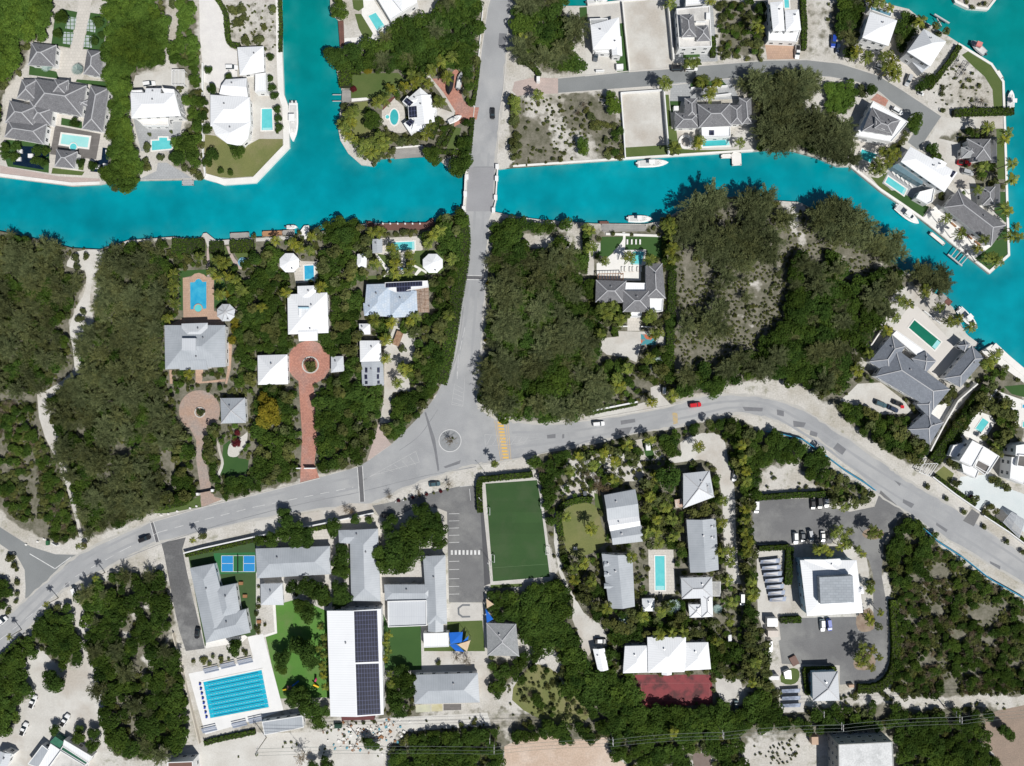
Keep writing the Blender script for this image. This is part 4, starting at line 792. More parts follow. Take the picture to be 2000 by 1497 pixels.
# ================================================================ NORTH WEST
tl(0,0)
sheet('estate_terrace', [(150,600),(440,620),(880,680),(850,1130),(790,1250),(760,1400),(380,1380),(390,1120),(50,1090),(40,700)], PAVE)
sheet('promenade', [(0,1290),(60,1305),(450,1375),(780,1395),(775,1440),(560,1455),(0,1375)], PINK)
sheet('entrance_court', [(440,365),(560,385),(680,390),(655,590),(640,620),(540,650),(430,600)], PAVE); sheet('estate_drive', [(620,-20),(722,-20),(640,395),(552,390)], PAVE)
sheet('garden_lawn', [(480,70),(603,95),(545,375),(400,350),(430,120)], LAWND); sheet('garden_lawn', [(705,100),(850,120),(800,390),(648,385)], LAWND)
gp = mat('blue_paver_grid', (.42,.47,.48), None, .2, .8, kind=1, p=dict(w=1.5,h=1.5,m=.16,v=.95,mc=(.2,.35,.12),off=0))
for q in ([(525,130),(597,140),(582,235),(510,222)], [(500,250),(577,258),(557,350),(485,340)], [(690,150),(750,170),(742,255),(672,240)], [(665,275),(722,285),(715,375),(650,365)]): sheet('paver_grid', q, gp)
sheet('garden_lawn', [(230,515),(440,560),(460,615),(225,585)], LAWND); sheet('garden_lawn', [(600,620),(860,640),(850,690),(590,640)], LAWND); sheet('garden_lawn', [(480,920),(640,950),(640,1005),(475,975)], LAWND)
sheet('garden_lawn', [(50,1090),(390,1120),(380,1350),(60,1300),(20,1180)], LAWND); sheet('garden_lawn', [(410,1310),(660,1340),(640,1370),(400,1355)], LAWN); sheet('garden_lawn', [(600,1230),(665,1240),(650,1330),(590,1320)], LAWN)
sheet('ornamental_pond', [(160,1140),(390,1150),(380,1220),(345,1230),(340,1325),(100,1285),(105,1250),(160,1240)], POND); sheet('ornamental_pond', [(800,1150),(860,1160),(830,1350),(705,1340),(715,1265),(790,1245)], POND)
for i,p in enumerate(((150,1180),(235,1215),(140,1240),(840,1185),(820,1290),(755,1300))): block('planter_box', R(p[0]-18,p[1]-15,p[0]+18,p[1]+15), .6, WWALL, 'small white planter box standing in the dark ornamental pond', 'planter', 'planters in the ornamental ponds')
sheet('pool_deck', [(430,980),(785,1045),(750,1245),(390,1205)], DECK)
pool('milky turquoise rectangular pool set in a dark timber deck', [(480,1040),(705,1068),(690,1160),(610,1150),(465,1128)], mat('milky_pool', (.30,.62,.60), (.35,.66,.64), .3, .12), .7, spa=(575,1148,30,30))
house('large estate house with many grey shingle hip roofs round a courtyard', [('hip',[(275,615),(675,670),(635,905),(255,850)],3.6,.42,RS),('hip',[(425,618),(535,628),(525,750),(400,740)],5.0,.5,RS,dict(z0=3)),('hip',[(170,620),(300,620),(290,790),(130,770)],3.3,.42,RS),
 ('hip',[(75,785),(290,830),(265,985),(40,960)],3.7,.42,RS),('hip',[(60,935),(365,970),(340,1125),(35,1070)],3.5,.42,RS),('hip',[(230,780),(415,850),(395,980),(240,960)],3.3,.35,RS),('hip',[(705,670),(850,690),(800,1030),(640,1005)],3.6,.42,RS),('pyr',[(600,790),(690,785),(695,830),(620,830)],3.4,.4,RS)])
h_ = house('grey shingle guest pavilion at the head of the entrance court, behind the silver palm', [('hip',[(245,335),(440,355),(425,520),(220,510)],3.2,.5,RS)], name='pavilion', cat='pavilion'); house('grey shingle pavilion right of the entrance court, partly under trees', [('hip',[(680,390),(800,400),(790,600),(650,580)],3.2,.5,RS)], name='pavilion', cat='pavilion')
house('small grey shingle pool cabana at the end of the dark timber deck', [('hip',[(440,1165),(605,1185),(580,1315),(425,1300)],3,.5,RS)], name='cabana', cat='cabana')
plant('silver',(370,515),3.2,'large blue-silver palm at the corner of the left estate pavilion',prio=5); plant('silver',(605,545),3.0,'pale silver palm on the paved entrance court of the estate',prio=5)
trees([(110,1135,42),(30,1145,42),(100,1220,42),(30,1210,40),(280,1170,42),(345,1175,40),(265,1250,42),(330,1265,42)],'round clipped tree beside the dark ornamental pond','clipped trees round the ornamental pond')
trees([(465,125,58),(440,255,42),(750,165,48),(725,315,38),(780,270,30)],'round clipped tree on the paver-grid garden lawn','clipped trees of the formal garden'); trees([(570,955,42),(715,1290,45),(620,1270,38)],'small leafy tree in the estate courtyard','estate courtyard trees')
FW='wood of the north west estates'
tl(0,0)
wood([(-300,-200),(400,-200),(395,60),(365,200),(355,310),(235,330),(215,530),(130,600),(55,680),(20,900),(-10,1080),(-300,1100)],'dense dark green tree in the wood west of the grey-roofed estate',FW,(('lush',3.4,.85),('shrub',2,.15)),3.1)
wood([(850,-200),(1290,-200),(1290,180),(1270,420),(1255,530),(1060,600),(1020,680),(990,900),(1040,1050),(1105,1260),(1050,1490),(850,1480),(810,1300),(850,1100),(830,1000),(860,760),(790,640),(780,400),(880,340),(850,130)],'dense dark green tree in the belt between the grey-roofed estate and the white house',FW,(('lush',3.4,.9),('shrub',2,.1)),3.1)
wood([(1400,20),(1535,0),(1558,350),(1565,700),(1580,900),(1565,1100),(1590,1390),(1450,1340),(1310,1280),(1390,1080),(1460,980),(1450,800),(1475,600),(1350,530),(1345,420),(1400,200)],'bushy tree in the green strip between the two white houses',FW,(('lush',2.6,.6),('shrub',1.7,.4)),2.6)
sheet('patio', [(1040,930),(1420,950),(1400,1060),(1350,1180),(1100,1180),(1060,1020)], GPAVE); sheet('lower_deck', [(1230,1270),(1300,1270),(1500,1390),(1070,1405),(1220,1335)], GPAVE); sheet('forecourt', [(1055,590),(1340,540),(1440,560),(1450,700),(1030,700)], MARL)
house('two-storey white house with balconies above a turquoise T-shaped pool', [('hip',[(1018,722),(1358,730),(1412,905),(1025,925)],6.2,.25,RW),('gable',[(1135,690),(1255,690),(1262,770),(1140,775)],5.6,.3,RW),('flat',[(1040,900),(1310,900),(1320,985),(1120,985)],3.2,.0,WCON),('flat',[(1030,708),(1110,705),(1120,740),(1025,740)],5,.0,RW),('flat',[(1260,690),(1360,700),(1400,860),(1360,860)],5.9,.0,RW)])
pool('turquoise T-shaped pool on grey paving below the white house', [(1180,1095),(1237,1093),(1237,1070),(1310,1070),(1310,1093),(1345,1090),(1345,1165),(1180,1180)], spa=None); dock('small grey square dock at the foot of the white paved ramp', [(1420,1402),(1510,1402),(1510,1448),(1420,1448)], GPAVE)
pergola('white slatted carport beside the driveway of the white house', [(1340,545),(1435,545),(1435,665),(1340,665)], 2.8); car((1165,655),-8,'white','white car parked in front of the two-storey white house','suv'); car((1808,527),0,'white','white car parked by the white garage with its tail to the long drive','suv')
sheet('white_drive', [(1550,-60),(1670,-60),(1680,0),(1750,110),(1760,250),(1790,370),(1850,400),(1850,600),(1730,700),(1590,640),(1560,300)], mat('white_gravel',(.70,.68,.65),(.62,.60,.58),.3,.9,.2))
hedge(smooth([(1685,-20),(1765,110),(1785,300),(1810,355),(1880,370)],4),1.8,1.6,'curved clipped hedge along the white gravel drive'); sheet('patio', [(1860,580),(2130,560),(2200,900),(2200,1085),(1960,1080),(1930,700)], MARL)
house('sprawling bright white house with faceted roof ends beside the dry lawn', [('hip',[(1640,740),(1945,760),(1955,980),(1640,985)],4.2,.28,RW),('gable',[(1760,620),(1925,610),(1935,770),(1710,735)],3.8,.3,RW),('pyr',[(1640,950),(1955,950),(1935,1080),(1875,1140),(1770,1120),(1680,1050)],4.3,.25,RW),('flat',[(1992,580),(2075,570),(2080,720),(1990,722)],3.4,0,RW)])
house('white hip-roofed garage north of the sprawling white house', [('hip',[(1850,370),(2055,362),(2060,560),(1870,590)],3.4,.3,RW)], name='garage', cat='garage')
sheet('dry_lawn', [(1600,1050),(1680,1060),(1780,1125),(1890,1155),(2020,1085),(2205,1085),(2205,1150),(2000,1375),(1790,1390),(1610,1375),(1590,1200)], LAWNY); wall([(1585,500),(1585,1040),(1590,1200),(1605,1380)],.5,.9,WWALL,'long white boundary wall beside the dry lawn')
trees([(1850,1180,60),(1800,1110,45),(1645,1200,55),(1610,1260,45),(1610,1000,45),(1580,900,40),(1585,790,40),(1715,1330,28),(1795,1345,26),(1650,690,45),(1620,540,35),(1780,600,38)],'small bushy tree standing on the edge of the dry lawn','trees round the dry lawn'); trees([(1440,1110,78),(1370,1220,60),(1480,1200,60)],'large rounded tree east of the T-shaped pool')
trees([(1830,75,48),(1885,60,45),(1850,180,55),(1920,310,48),(1990,300,30),(1790,60,25),(1900,130,40)],'grey-green shrub on the bare sandy lot above the white house','shrubs on the bare northern lots','shrub')
trees([(1330,30,40),(1430,20,35),(1130,1150,38),(1120,1250,30),(1250,1230,35),(1150,1300,40),(1400,690,30),(1330,1030,18),(1160,1050,18)],'small yellow-green shrub in the garden of the two-storey white house','garden shrubs by the T-shaped pool','shrub')
tl(1,0)
pool('pale turquoise rectangular pool beside the long white sea wall', [(42,848),(130,845),(135,1020),(40,1022)]); trees([(105,610,30),(120,680,36),(140,740,38),(160,850,34),(170,920,36),(180,985,34),(110,440,34),(165,1020,22)],'bush in the row between the pale pool and the white sea wall','bushes along the white sea wall'); trees([(120,70,40),(20,310,42),(60,380,24),(60,200,30)],'shrub on the sandy corner lot above the white house','shrubs on the bare northern lots','shrub')
hedge([(190,0),(200,200),(195,410)],1.4,1,'narrow green verge hedge topping the canal bank of the sandy lot')
boat((290,955),90,15.2,3.9,'long white motor yacht with four outboards moored at the white sea wall',4,kind='motor_yacht')
# peninsula with brick drive
sheet('pool_terrace', [(825,-20),(905,-20),(1040,190),(1068,235),(950,310),(690,338),(690,300),(830,290),(910,270),(825,130)], WCON); sheet('lawn_bed', [(750,0),(835,0),(840,60),(800,88),(760,70)], LAWN); sheet('lawn_bed', [(770,110),(820,110),(912,262),(900,290),(840,300),(800,220)], LAWN)
pool('turquoise rectangular pool beside the white house at the top edge', [(870,125),(935,95),(1010,205),(945,250)]); house('white-roofed house at the top edge beside the rectangular pool', [('flat',[(915,-60),(1100,-90),(1260,25),(1050,165)],3.5,0,RW),('hip',[(985,-100),(1250,-100),(1255,20),(1135,85)],4.5,.3,RW)])
sheet('curving_path', smooth([(1330,0),(1320,60),(1230,130),(1200,170),(1240,175),(1380,90),(1430,0)],3), MARL); dock('narrow reddish brown dock on the east bank of the northern channel', [(640,165),(683,160),(690,355),(655,370)], BDECK)
sheet('lawn', [(700,575),(1110,570),(1180,640),(1080,720),(1000,770),(742,765),(740,700),(725,650)], LAWN); sheet('dry_lawn', [(742,805),(880,790),(860,900),(900,1000),(945,1065),(760,1065),(755,900)], LAWNY)
sheet('garden_path', [(745,770),(860,762),(890,780),(850,785),(745,795)], WCON); hedge([(670,555),(820,560)],3,1.8,'thick hedge at the top of the peninsula lawn'); hedge([(700,580),(705,690)],5,2,'wide hedge block at the canal end of the peninsula lawn')
sheet('brick_driveway', [(1375,615),(1480,612),(1555,540),(1610,570),(1628,625),(1590,700),(1620,790),(1680,838),(1740,838),(1720,935),(1690,930),(1620,950),(1545,990),(1555,880),(1450,720)], BRICK); sheet('forecourt', [(1390,830),(1550,885),(1515,965),(1390,900)], MARL)
sheet('garden_path', [(1330,590),(1350,590),(1460,720),(1555,870),(1540,890),(1430,720)], MARL)
sheet('patio', [(1080,768),(1150,830),(1170,930),(1220,1010),(1130,1040),(1060,1030),(980,960),(982,860)], PAVE); sheet('planting_bed', [(1000,800),(1105,735),(1060,790),(985,865)], mat('maroon_bed',(.16,.05,.05),(.12,.09,.05),1,.9,.4))
pool('kidney-shaped teal pool with a round spa, beside the solar-panelled white house', ell(1078,915,38,66), mat('teal_pool',(.04,.36,.38),(.06,.42,.44),.3,.12), spa=(1025,915,18,18))
h_ = house('white house with stepped roofs and three dark solar arrays on the peninsula', [('gable',[(1215,760),(1365,740),(1395,960),(1240,990)],4.2,.28,RW),('hip',[(1160,790),(1280,685),(1375,765),(1250,850)],4,.3,RW),('flat',[(1140,795),(1180,748),(1262,812),(1215,862)],3.4,0,RW,dict(ph=.1)),('flat',[(1150,965),(1220,915),(1290,1000),(1205,1048)],3.3,0,RW,dict(ph=.1)),('flat',[(1340,830),(1410,850),(1410,895),(1350,900)],3,0,RW),('flat',[(1185,825),(1262,822),(1262,920),(1190,925)],4.25,0,RW,dict(ph=.05)),('gable',[(1245,930),(1390,950),(1340,1045),(1215,1010)],3.8,.25,RW)])
for q in ([(1155,795),(1180,765),(1228,800),(1195,832)], [(1190,835),(1252,828),(1257,915),(1195,920)], [(1170,965),(1205,925),(1235,945),(1200,990)]): solar(h_, q, flat=True)
trees([(910,930,78)],'dense dark green round tree between the dry lawn and the kidney pool'); trees([(870,545,38)],'yellow-green round tree on the hedge of the peninsula lawn',kind='golden'); trees([(955,540,38),(1040,530,42),(1140,510,45)],'dark round tree along the top of the peninsula lawn','trees at the top of the peninsula lawn')
trees([(760,695,28)],'small round maroon shrub by the lawn at the boat lift',kind='maroon'); trees([(690,830,32),(780,828,20)],'clipped round shrub by the timber boat lift deck',None,'shrub'); trees([(1580,1290,85),(1640,1240,60),(1360,1190,72),(1390,1240,55),(1570,1340,50)],'large tree overhanging the canal west of the bridge','trees by the bridge')
palms([(940,800),(990,770),(1430,790),(1490,600),(1530,440),(1440,480),(1370,540),(1210,580),(1280,600),(1240,640),(1340,650),(1160,670),(720,900),(690,1000),(740,960),(720,1060),(780,1100),(840,1120),(900,1110),(820,1180),(890,1190),(960,1130),(1000,1150),(670,960),(760,870),(1050,690),(1360,980),(1330,1040),(700,960),(960,1060),(920,1180),(1010,1100)],'coconut palm on the peninsula with the kidney-shaped pool')
trees([(1060,1080,50),(1130,1090,50),(1200,1080,46),(1260,1060,45),(1230,1110,40),(1010,1040,40),(1060,1170,35),(920,1250,45),(960,1210,40),(870,1220,40),(1420,930,25),(1445,940,26)],'bushy garden shrub south of the kidney-shaped pool','garden shrubs on the peninsula','shrub')
wood([(1440,-100),(1765,-100),(1755,230),(1735,450),(1640,480),(1560,530),(1380,560),(1150,570),(900,520),(760,540),(660,620),(610,520),(575,430),(700,370),(880,330),(1000,290),(1070,225),(1110,110),(1210,175),(1390,100)],'dense green tree in the wood beside the bridge road',FW,(('tree',3.6,.85),('casuarina',3.4,.15)),3.5)
wood([(590,-60),(675,-60),(685,120),(645,150),(595,60)],'bushy tree on the channel bank beside the brown dock',FW,(('tree',2.6,1),),2.8); wood([(1630,480),(1735,470),(1725,640),(1690,830),(1640,820),(1600,740),(1640,620)],'garden tree between the brick drive and the bridge road',FW,(('tree',2.3,.5),('palm',2.2,.3),('shrub',1.4,.2)),2.6)
hedge([(1740,480),(1720,660),(1695,830)],1.3,1.2,'narrow roadside hedge beside the brick driveway'); hedge([(1690,930),(1665,1200)],1.6,1.2,'narrow hedge along the bridge road near the canal'); wall([(1770,60),(1735,470),(1700,840)],.3,.9,WWALL,'thin white wall along the bridge road')
wood([(1560,990),(1650,930),(1655,1180),(1560,1180)],'garden tree beside the small lawn near the bridge',FW,(('tree',2.2,.6),('shrub',1.5,.4)),2.7); sheet('lawn', [(1530,990),(1600,1000),(1560,1180),(1480,1190)], LAWN)
hedge([(1500,990),(1420,1150)],1.3,1.2,'clipped hedge left of the small path by the bridge'); hedge([(1545,1000),(1475,1140)],1.3,1.2,'clipped hedge right of the small path by the bridge'); hedge([(1430,1190),(1640,1200)],1.6,1.4,'clipped hedge below the small lawn by the bridge'); hedge([(1430,920),(1370,1090)],2,1.4,'clipped hedge behind the solar-panelled house')
dock('wide grey timber dock with mooring posts at the tip of the peninsula', [(1075,1170),(1310,1145),(1320,1222),(1078,1242)]); wall([(1075,1158),(1300,1140)],.6,.5,WCON,'low white wall behind the wide grey dock'); dock('small grey deck with boat lift on the northern channel', [(672,700),(738,700),(742,800),(668,800)], LDECK)
e = empty('boat_lift',(*W((632,770)),-1),'white two-beam boat lift beside the small grey deck','boat lift'); [part('beam',(lambda m:(m.bar((*W((600,y)),.5),(*W((668,y)),.5),.25),m)[1])(MB()),STEEL,e) for y in (745,795)]
boat((1590,640),-78,6.6,2.2,'grey inflatable boat on a trailer on the brick driveway',1,False,'inflatable_boat',col=HULLG,z=.3,grp='boats kept on land'); boat((1515,668),98,8.2,2.7,'black boat-shaped form beside the grey inflatable on the brick driveway',0,False,'black_boat_form',col=PAINT['black'],z=.2,grp='boats kept on land'); boat((1555,940),-25,5.6,2.2,'small white motor boat on the forecourt beside the brick drive',1,False,z=.3,grp='boats kept on land')  # dark boat-shaped mark on the drive, built solid as black hull and cover
car((1845,885),90,'black','black car with a pale bonnet driving on the road north of the bridge','car'); block('bonnet_stripe',R(1838,893,1856,925),1.08,PAINT['white'],'x','x') if False else None
# ================================================================ NORTH, lots on the side street
tl(2,0)
wood([(30,-150),(300,-150),(400,60),(450,130),(520,280),(490,330),(420,400),(470,430),(565,500),(565,585),(260,595),(190,520),(60,470),(40,300)],'dense tree in the wood north of the side street entrance','wood north of the side street',(('tree',3.6,.75),('casuarina',3.6,.25)),3.5)
hedge(smooth([(45,485),(120,500),(180,550),(215,600)],3),2,1.4,'curved hedge at the corner of the bridge road and side street'); sheet('patio', [(585,45),(850,25),(875,180),(600,200)], CONC); sheet('turf_strip', [(835,185),(872,180),(912,565),(820,570),(820,500),(790,440),(862,430)], LAWND); sheet('turf_strip', [(525,60),(583,55),(590,170),(530,205)], LAWND); sheet('driveway', [(575,400),(780,430),(812,500),(815,572),(570,597)], MARL)
house('white house with a roof terrace beside the first empty walled lot', [('hip',[(612,195),(835,135),(852,380),(632,388)],5.4,.25,RW),('gable',[(770,290),(852,285),(860,438),(780,432)],5,.3,RW),('flat',[(605,150),(745,145),(748,205),(612,210)],4.8,0,GPAVE),('flat',[(640,370),(760,365),(765,420),(650,410)],3,0,RW)])
car((655,435),100,'grey','dark grey car parked in front of the white house with the roof terrace','suv'); block('utility_box',R(815,500,868,540,-3),1.6,WWALL,'white utility cabinet with dark top on the turf strip','utility box'); block('entrance_sign',R(655,545,720,555),1.4,WWALL,'low white entrance wall at the side street','sign wall'); block('gate_pillar',R(192,596,218,636),2,WWALL,'white gate pillar at the pink brick apron','gate pillar')
sheet('empty_lot', [(865,20),(1200,0),(1252,480),(1240,540),(915,565)], MARL); wall([(858,30),(875,200),(912,562)],.5,1.6,WCON,'pale wall left of the larger empty sand lot'); wall([(1205,0),(1230,240),(1252,482)],.6,2.2,WCON,'tall pale wall right of the larger empty sand lot')
sheet('patio', [(1255,0),(1560,-10),(1605,480),(1260,492)], GPAVE); sheet('turf_patch', [(1330,385),(1460,400),(1465,445),(1335,455)], LAWND); sheet('planting_bed', [(1340,470),(1470,462),(1470,510),(1345,512)], LAWN)
h_ = house('white modern house with a concrete roof deck and two dark shingle hips', [('flat',[(1280,72),(1540,50),(1556,368),(1302,378)],5.6,0,FLATR),('hip',[(1310,120),(1415,115),(1436,290),(1325,292)],7.4,.45,RS,dict(z0=5.4)),('hip',[(1430,205),(1530,200),(1546,320),(1440,325)],6.6,.45,RS,dict(z0=5.4))]); roofbox(h_,(1470,180),4,.25,1,WWALL,'parapet'); roofbox(h_,(1525,135),1.6,2.4,1,WWALL,'stair_hatch')
car((1290,535),0,'black','black van parked at the kerb beside a white car','van'); car((1400,535),0,'white','white car parked at the kerb behind the black van','suv'); hedge([(1560,300),(1562,455)],2,1.8,'dark hedge right of the modern house with roof deck')
house('white pool terrace building at the top edge north of the modern house', [('flat',[(1355,-60),(1495,-60),(1500,35),(1352,50)],3,0,RW)],name='pool_house',cat='pool house')
palms([(1240,20),(1385,490),(1440,485),(1550,0)],'palm beside the modern house with the concrete roof deck'); palms([(90,410),(80,300)],'palm on the edge of the wood by the bridge road'); palms([(1215,650),(1185,640)],'palm at the corner of the lower empty lot on the side street',h=7.5); palms([(200,740),(20,790),(30,850),(1490,630),(1600,640),(1540,740),(1560,700),(1460,1100),(1780,1110),(1270,1150),(1450,1120),(1930,220),(1900,180)],'palm in the gardens south of the side street')
trees([(1440,640,40),(1480,640,42),(1620,650,35),(1280,1160,45),(1250,1180,30),(200,0,1)],'garden bush in front of the villa with white garden walls','garden bushes on the side street','shrub')
scatter([(1580,0),(1990,0),(1980,180),(1900,200),(1960,420),(1900,460),(1860,350),(1700,240),(1690,480),(1600,470),(1570,200)],'scrubby bush on the sandy lot between the modern house and the next white house','bushes on the side street lots',(('shrub',1.9,.7),('tree',2.2,.3)),3.2,.8); trees([(1930,340,28),(1940,395,26),(1945,460,22)],'small round bush in the row beside the tan driveway','bushes beside the tan driveway','shrub')
sheet('tan_driveway', [(1970,330),(2200,340),(2212,462),(1990,468)], TAN)
trees([(790,800,62),(770,740,45),(820,850,40),(770,860,35)],'bright green bush at the top of the overgrown sandy lot','bright bushes on the overgrown lot','lush'); trees([(555,1110,55),(560,1170,50)],'oval bright green bush on the overgrown sandy lot','bright bushes on the overgrown lot','lush')
wood([(560,920),(700,880),(760,950),(870,990),(865,1240),(780,1230),(680,1160),(720,1060),(600,990)],'bushy tree on the overgrown sandy lot beside the lower empty lot','bushes on the overgrown lot',(('tree',2.2,.5),('shrub',1.7,.5)),2.8,.8)
LIGHT.append(WS([(0,740),(720,700),(860,900),(870,1240),(0,1310)])); scatter([(0,760),(340,745),(830,700),(860,1000),(860,1240),(0,1300)],'fine low scrub on the overgrown lot','scrub tufts on the overgrown lot',(('shrub',.55,1),),1.7,.4,patchy=-.05); scatter([(0,760),(340,745),(720,700),(700,900),(500,1240),(0,1300)],'low tuft of scrub on the white sand of the overgrown lot','scrub tufts on the overgrown lot',(('shrub',1.0,1),),3.6,.45); wood([(0,760),(60,760),(60,1000),(30,1280),(0,1300)],'roadside bush by the overgrown lot','bushes on the overgrown lot',(('shrub',1.8,.7),('palm',2.3,.3)),2.6); wood([(440,760),(640,780),(650,880),(520,900),(440,830)],'dry bush on the overgrown lot','bushes on the overgrown lot',(('shrub',1.4,.6),('bare',1.6,.4)),3,.6)
sheet('sand_lot', [(845,690),(1180,665),(1185,705),(848,733)], MARL); sheet('empty_lot', [(850,737),(1170,718),(1210,1130),(880,1150)], MARL); sheet('turf_strip', [(882,1152),(1210,1132),(1218,1212),(882,1240)], LAWN); sheet('turf_strip', [(1192,740),(1222,740),(1262,1205),(1222,1212)], LAWN)
wall([(846,735),(866,1000),(880,1240)],.45,1.5,WWALL,'white wall on the left of the lower empty lot'); wall([(1176,712),(1195,960),(1216,1212)],.45,2.4,WWALL,'tall white wall right of the lower empty lot'); wall([(846,735),(1180,712)],.4,1.4,WWALL,'white wall across the top of the lower empty lot')
boat((1100,1275),-3,12,3,'white motor boat with open bow moored below the lower empty lot',2)
sheet('driveway', [(1240,650),(1700,610),(1770,770),(1300,795),(1230,790)], GPAVE); sheet('turf_patch', [(1230,790),(1320,790),(1300,860),(1240,880)], LAWND); sheet('planting_bed', [(1390,640),(1640,630),(1680,670),(1390,695)], LAWND); wall([(1390,697),(1675,680)],.5,1.2,WWALL,'white garden wall in the drive of the grey villa'); wall([(1480,770),(1700,745)],.5,1.6,WWALL,'second white garden wall at the front of the grey villa')
sheet('pool_terrace', [(1280,1000),(1480,990),(1480,1090),(1700,1080),(1860,990),(1890,1180),(1700,1182),(1430,1180),(1290,1155)], MARL); sheet('turf_strip', [(1230,1010),(1280,1000),(1300,1160),(1430,1172),(1780,1168),(1780,1192),(1240,1218)], LAWN)
h_ = house('wide villa with dark grey shingle hips and a white canopy over its pool terrace', [('hip',[(1447,815),(1700,810),(1712,985),(1460,995)],4.6,.42,RS),('hip',[(1345,768),(1442,768),(1452,930),(1350,930)],3.6,.42,RS),('hip',[(1270,880),(1452,885),(1458,1000),(1275,1002)],3.7,.42,RS),('hip',[(1695,820),(1790,820),(1795,972),(1708,972)],3.7,.42,RS),('hip',[(1770,765),(1865,765),(1872,965),(1797,967)],3.6,.42,RS),('flat',[(1475,992),(1700,988),(1703,1070),(1480,1080)],3.2,0,RW)]); roofbox(h_,(1556,1037),1.9,1.9,.12,SOLAR,'skylight')
pool('long teal lap pool under the white canopy of the grey villa', [(1485,1092),(1690,1084),(1705,1140),(1480,1150)], mat('teal_pool',(.04,.36,.38)), .6); mb = MB(); mb.strip(WS(ell(1352,1110,46)), 1.0, 0, .5, closed=True); solo('curved_seat', mb, WCON, 'round white seating ring on the terrace of the grey villa', 'bench')
dock('white L-shaped dock, long narrow arm', [(1630,1205),(1712,1198),(1714,1235),(1630,1237)], WCON); dock('white square dock platform below the grey villa', [(1714,1190),(1785,1190),(1790,1290),(1716,1295)], WCON); block('playhouse',R(1262,828,1300,860),1.8,WWALL,'small white garden play structure on the turf beside the grey villa','playhouse')
boat((665,10),-5,8,3,'white boat with red covers moored on the north canal at the top edge',1,False)
tl()
wood([(1435,135),(1460,125),(1500,122),(1520,135),(1555,150),(1598,152),(1602,170),(1560,210),(1590,240),(1620,232),(1645,245),(1655,270),(1665,300),(1660,322),(1635,318),(1560,295),(1485,300),(1472,200),(1440,165)],'tall feathery casuarina in the clump between the side street and the canal','casuarinas beside the side street',(('casuarina',4.2,.8),('tree',3,.2)),3.6)
wood([(1617,155),(1668,163),(1674,188),(1655,225),(1628,228),(1612,215)],'bright green bush filling the small lot south of the bend','bright bushes on the lot by the bend',(('lush',1.9,1),),2.0)
# ================================================================ NORTH EAST
tl(3,0)
house('tall white house with two pitched roofs above a tan driveway', [('hip',[(15,20),(115,10),(130,240),(38,240)],6.8,.3,RW),('hip',[(132,80),(240,75),(258,235),(140,245)],6.6,.3,RW),('flat',[(5,232),(256,230),(225,330),(0,320)],3.2,0,RW)]); pool('small turquoise pool behind the tall white house at the top edge', [(120,-10),(165,-10),(170,68),(125,72)]); hedge([(262,0),(275,200),(270,400)],2,1.6,'dark hedge right of the tall white house')
car((230,405),95,'white','white pickup with dark bed parked on the tan driveway','pickup'); car((510,325),95,'blue','pale blue-windowed car parked on the sand lot by the trees','suv'); car((545,372),95,'navy','dark navy car half under the trees on the sand lot','car')
wood([(545,-60),(700,-60),(760,130),(710,300),(660,460),(580,450),(610,330),(530,250)],'dense tree beside the white pyramid-roofed house','trees beside the pyramid-roofed houses',(('tree',2.8,.8),('casuarina',2.8,.2)),3); scatter([(330,0),(530,0),(520,200),(340,120)],'low scrub on the white sand lot','scrub tufts on the sand lot',(('shrub',1,1),),3,.6)
sheet('paved_yard', [(650,380),(1050,430),(1200,640),(1090,690),(840,560),(640,470)], PAVE); house('white pyramid-roofed house with louvred south wall, left of its twin', [('hip',[(795,95),(1008,160),(940,360),(735,295)],6.8,.3,RW),('flat',[(795,50),(965,100),(955,140),(790,80)],3,0,mat('roof_pool',(.12,.25,.33)))]); house('white pyramid-roofed house with grey louvred wall, right of its twin', [('pyr',[(1215,225),(1390,325),(1265,520),(1085,405)],6.8,.42,RW,dict(wm=RLG))])
block('porch',[(1075,430),(1130,400),(1260,520),(1200,570)],3,RLG,'grey porch roof below the right pyramid-roofed house','porch')
wood([(1010,200),(1060,100),(1180,160),(1120,260),(1050,390),(975,370)],'tree between the two pyramid-roofed white houses','trees beside the pyramid-roofed houses',(('tree',2.5,.8),('palm',2.3,.2)),2.8); wood([(1130,600),(1200,570),(1290,590),(1230,700),(1115,690)],'tree beside the drive of the right pyramid-roofed house','trees beside the pyramid-roofed houses',(('tree',2.3,1),),2.7); wood([(1200,180),(1290,190),(1390,270),(1350,300),(1220,220)],'bush on the canal bank behind the right pyramid-roofed house','trees beside the pyramid-roofed houses',(('shrub',1.8,.7),('palm',2,.3)),2.5)
palms([(900,440),(950,420),(980,470),(930,520),(1000,540),(960,560),(700,390),(670,430),(1190,160),(780,440),(1000,590),(950,60),(870,20),(810,10)],'palm in the gardens of the two pyramid-roofed houses'); car((880,525),20,'white','white car parked between palms by the left pyramid-roofed house','suv'); car((1095,628),112,'silver','silver car parked in front of the right pyramid-roofed house','suv'); car((1195,728),20,'white','small white golf cart with dark seats at the kerb','cart')
sheet('lawn', [(1510,430),(1565,398),(1740,510),(1830,640),(1840,845),(1760,845),(1750,700),(1690,600),(1600,520)], LAWN); hedge([(1430,892),(1895,880)],2.6,2,'long hedge below the sandy lot on the eastern canal'); hedge([(1240,700),(1420,470),(1480,370)],2,1.6,'hedge along the left edge of the eastern sandy lot')
scatter([(1330,640),(1450,480),(1600,540),(1720,700),(1720,840),(1360,850),(1290,760)],'dry scrub tuft on the eastern sandy lot','scrub tufts on the eastern lot',(('shrub',1,.8),('bare',1.3,.2)),3.4,.5)
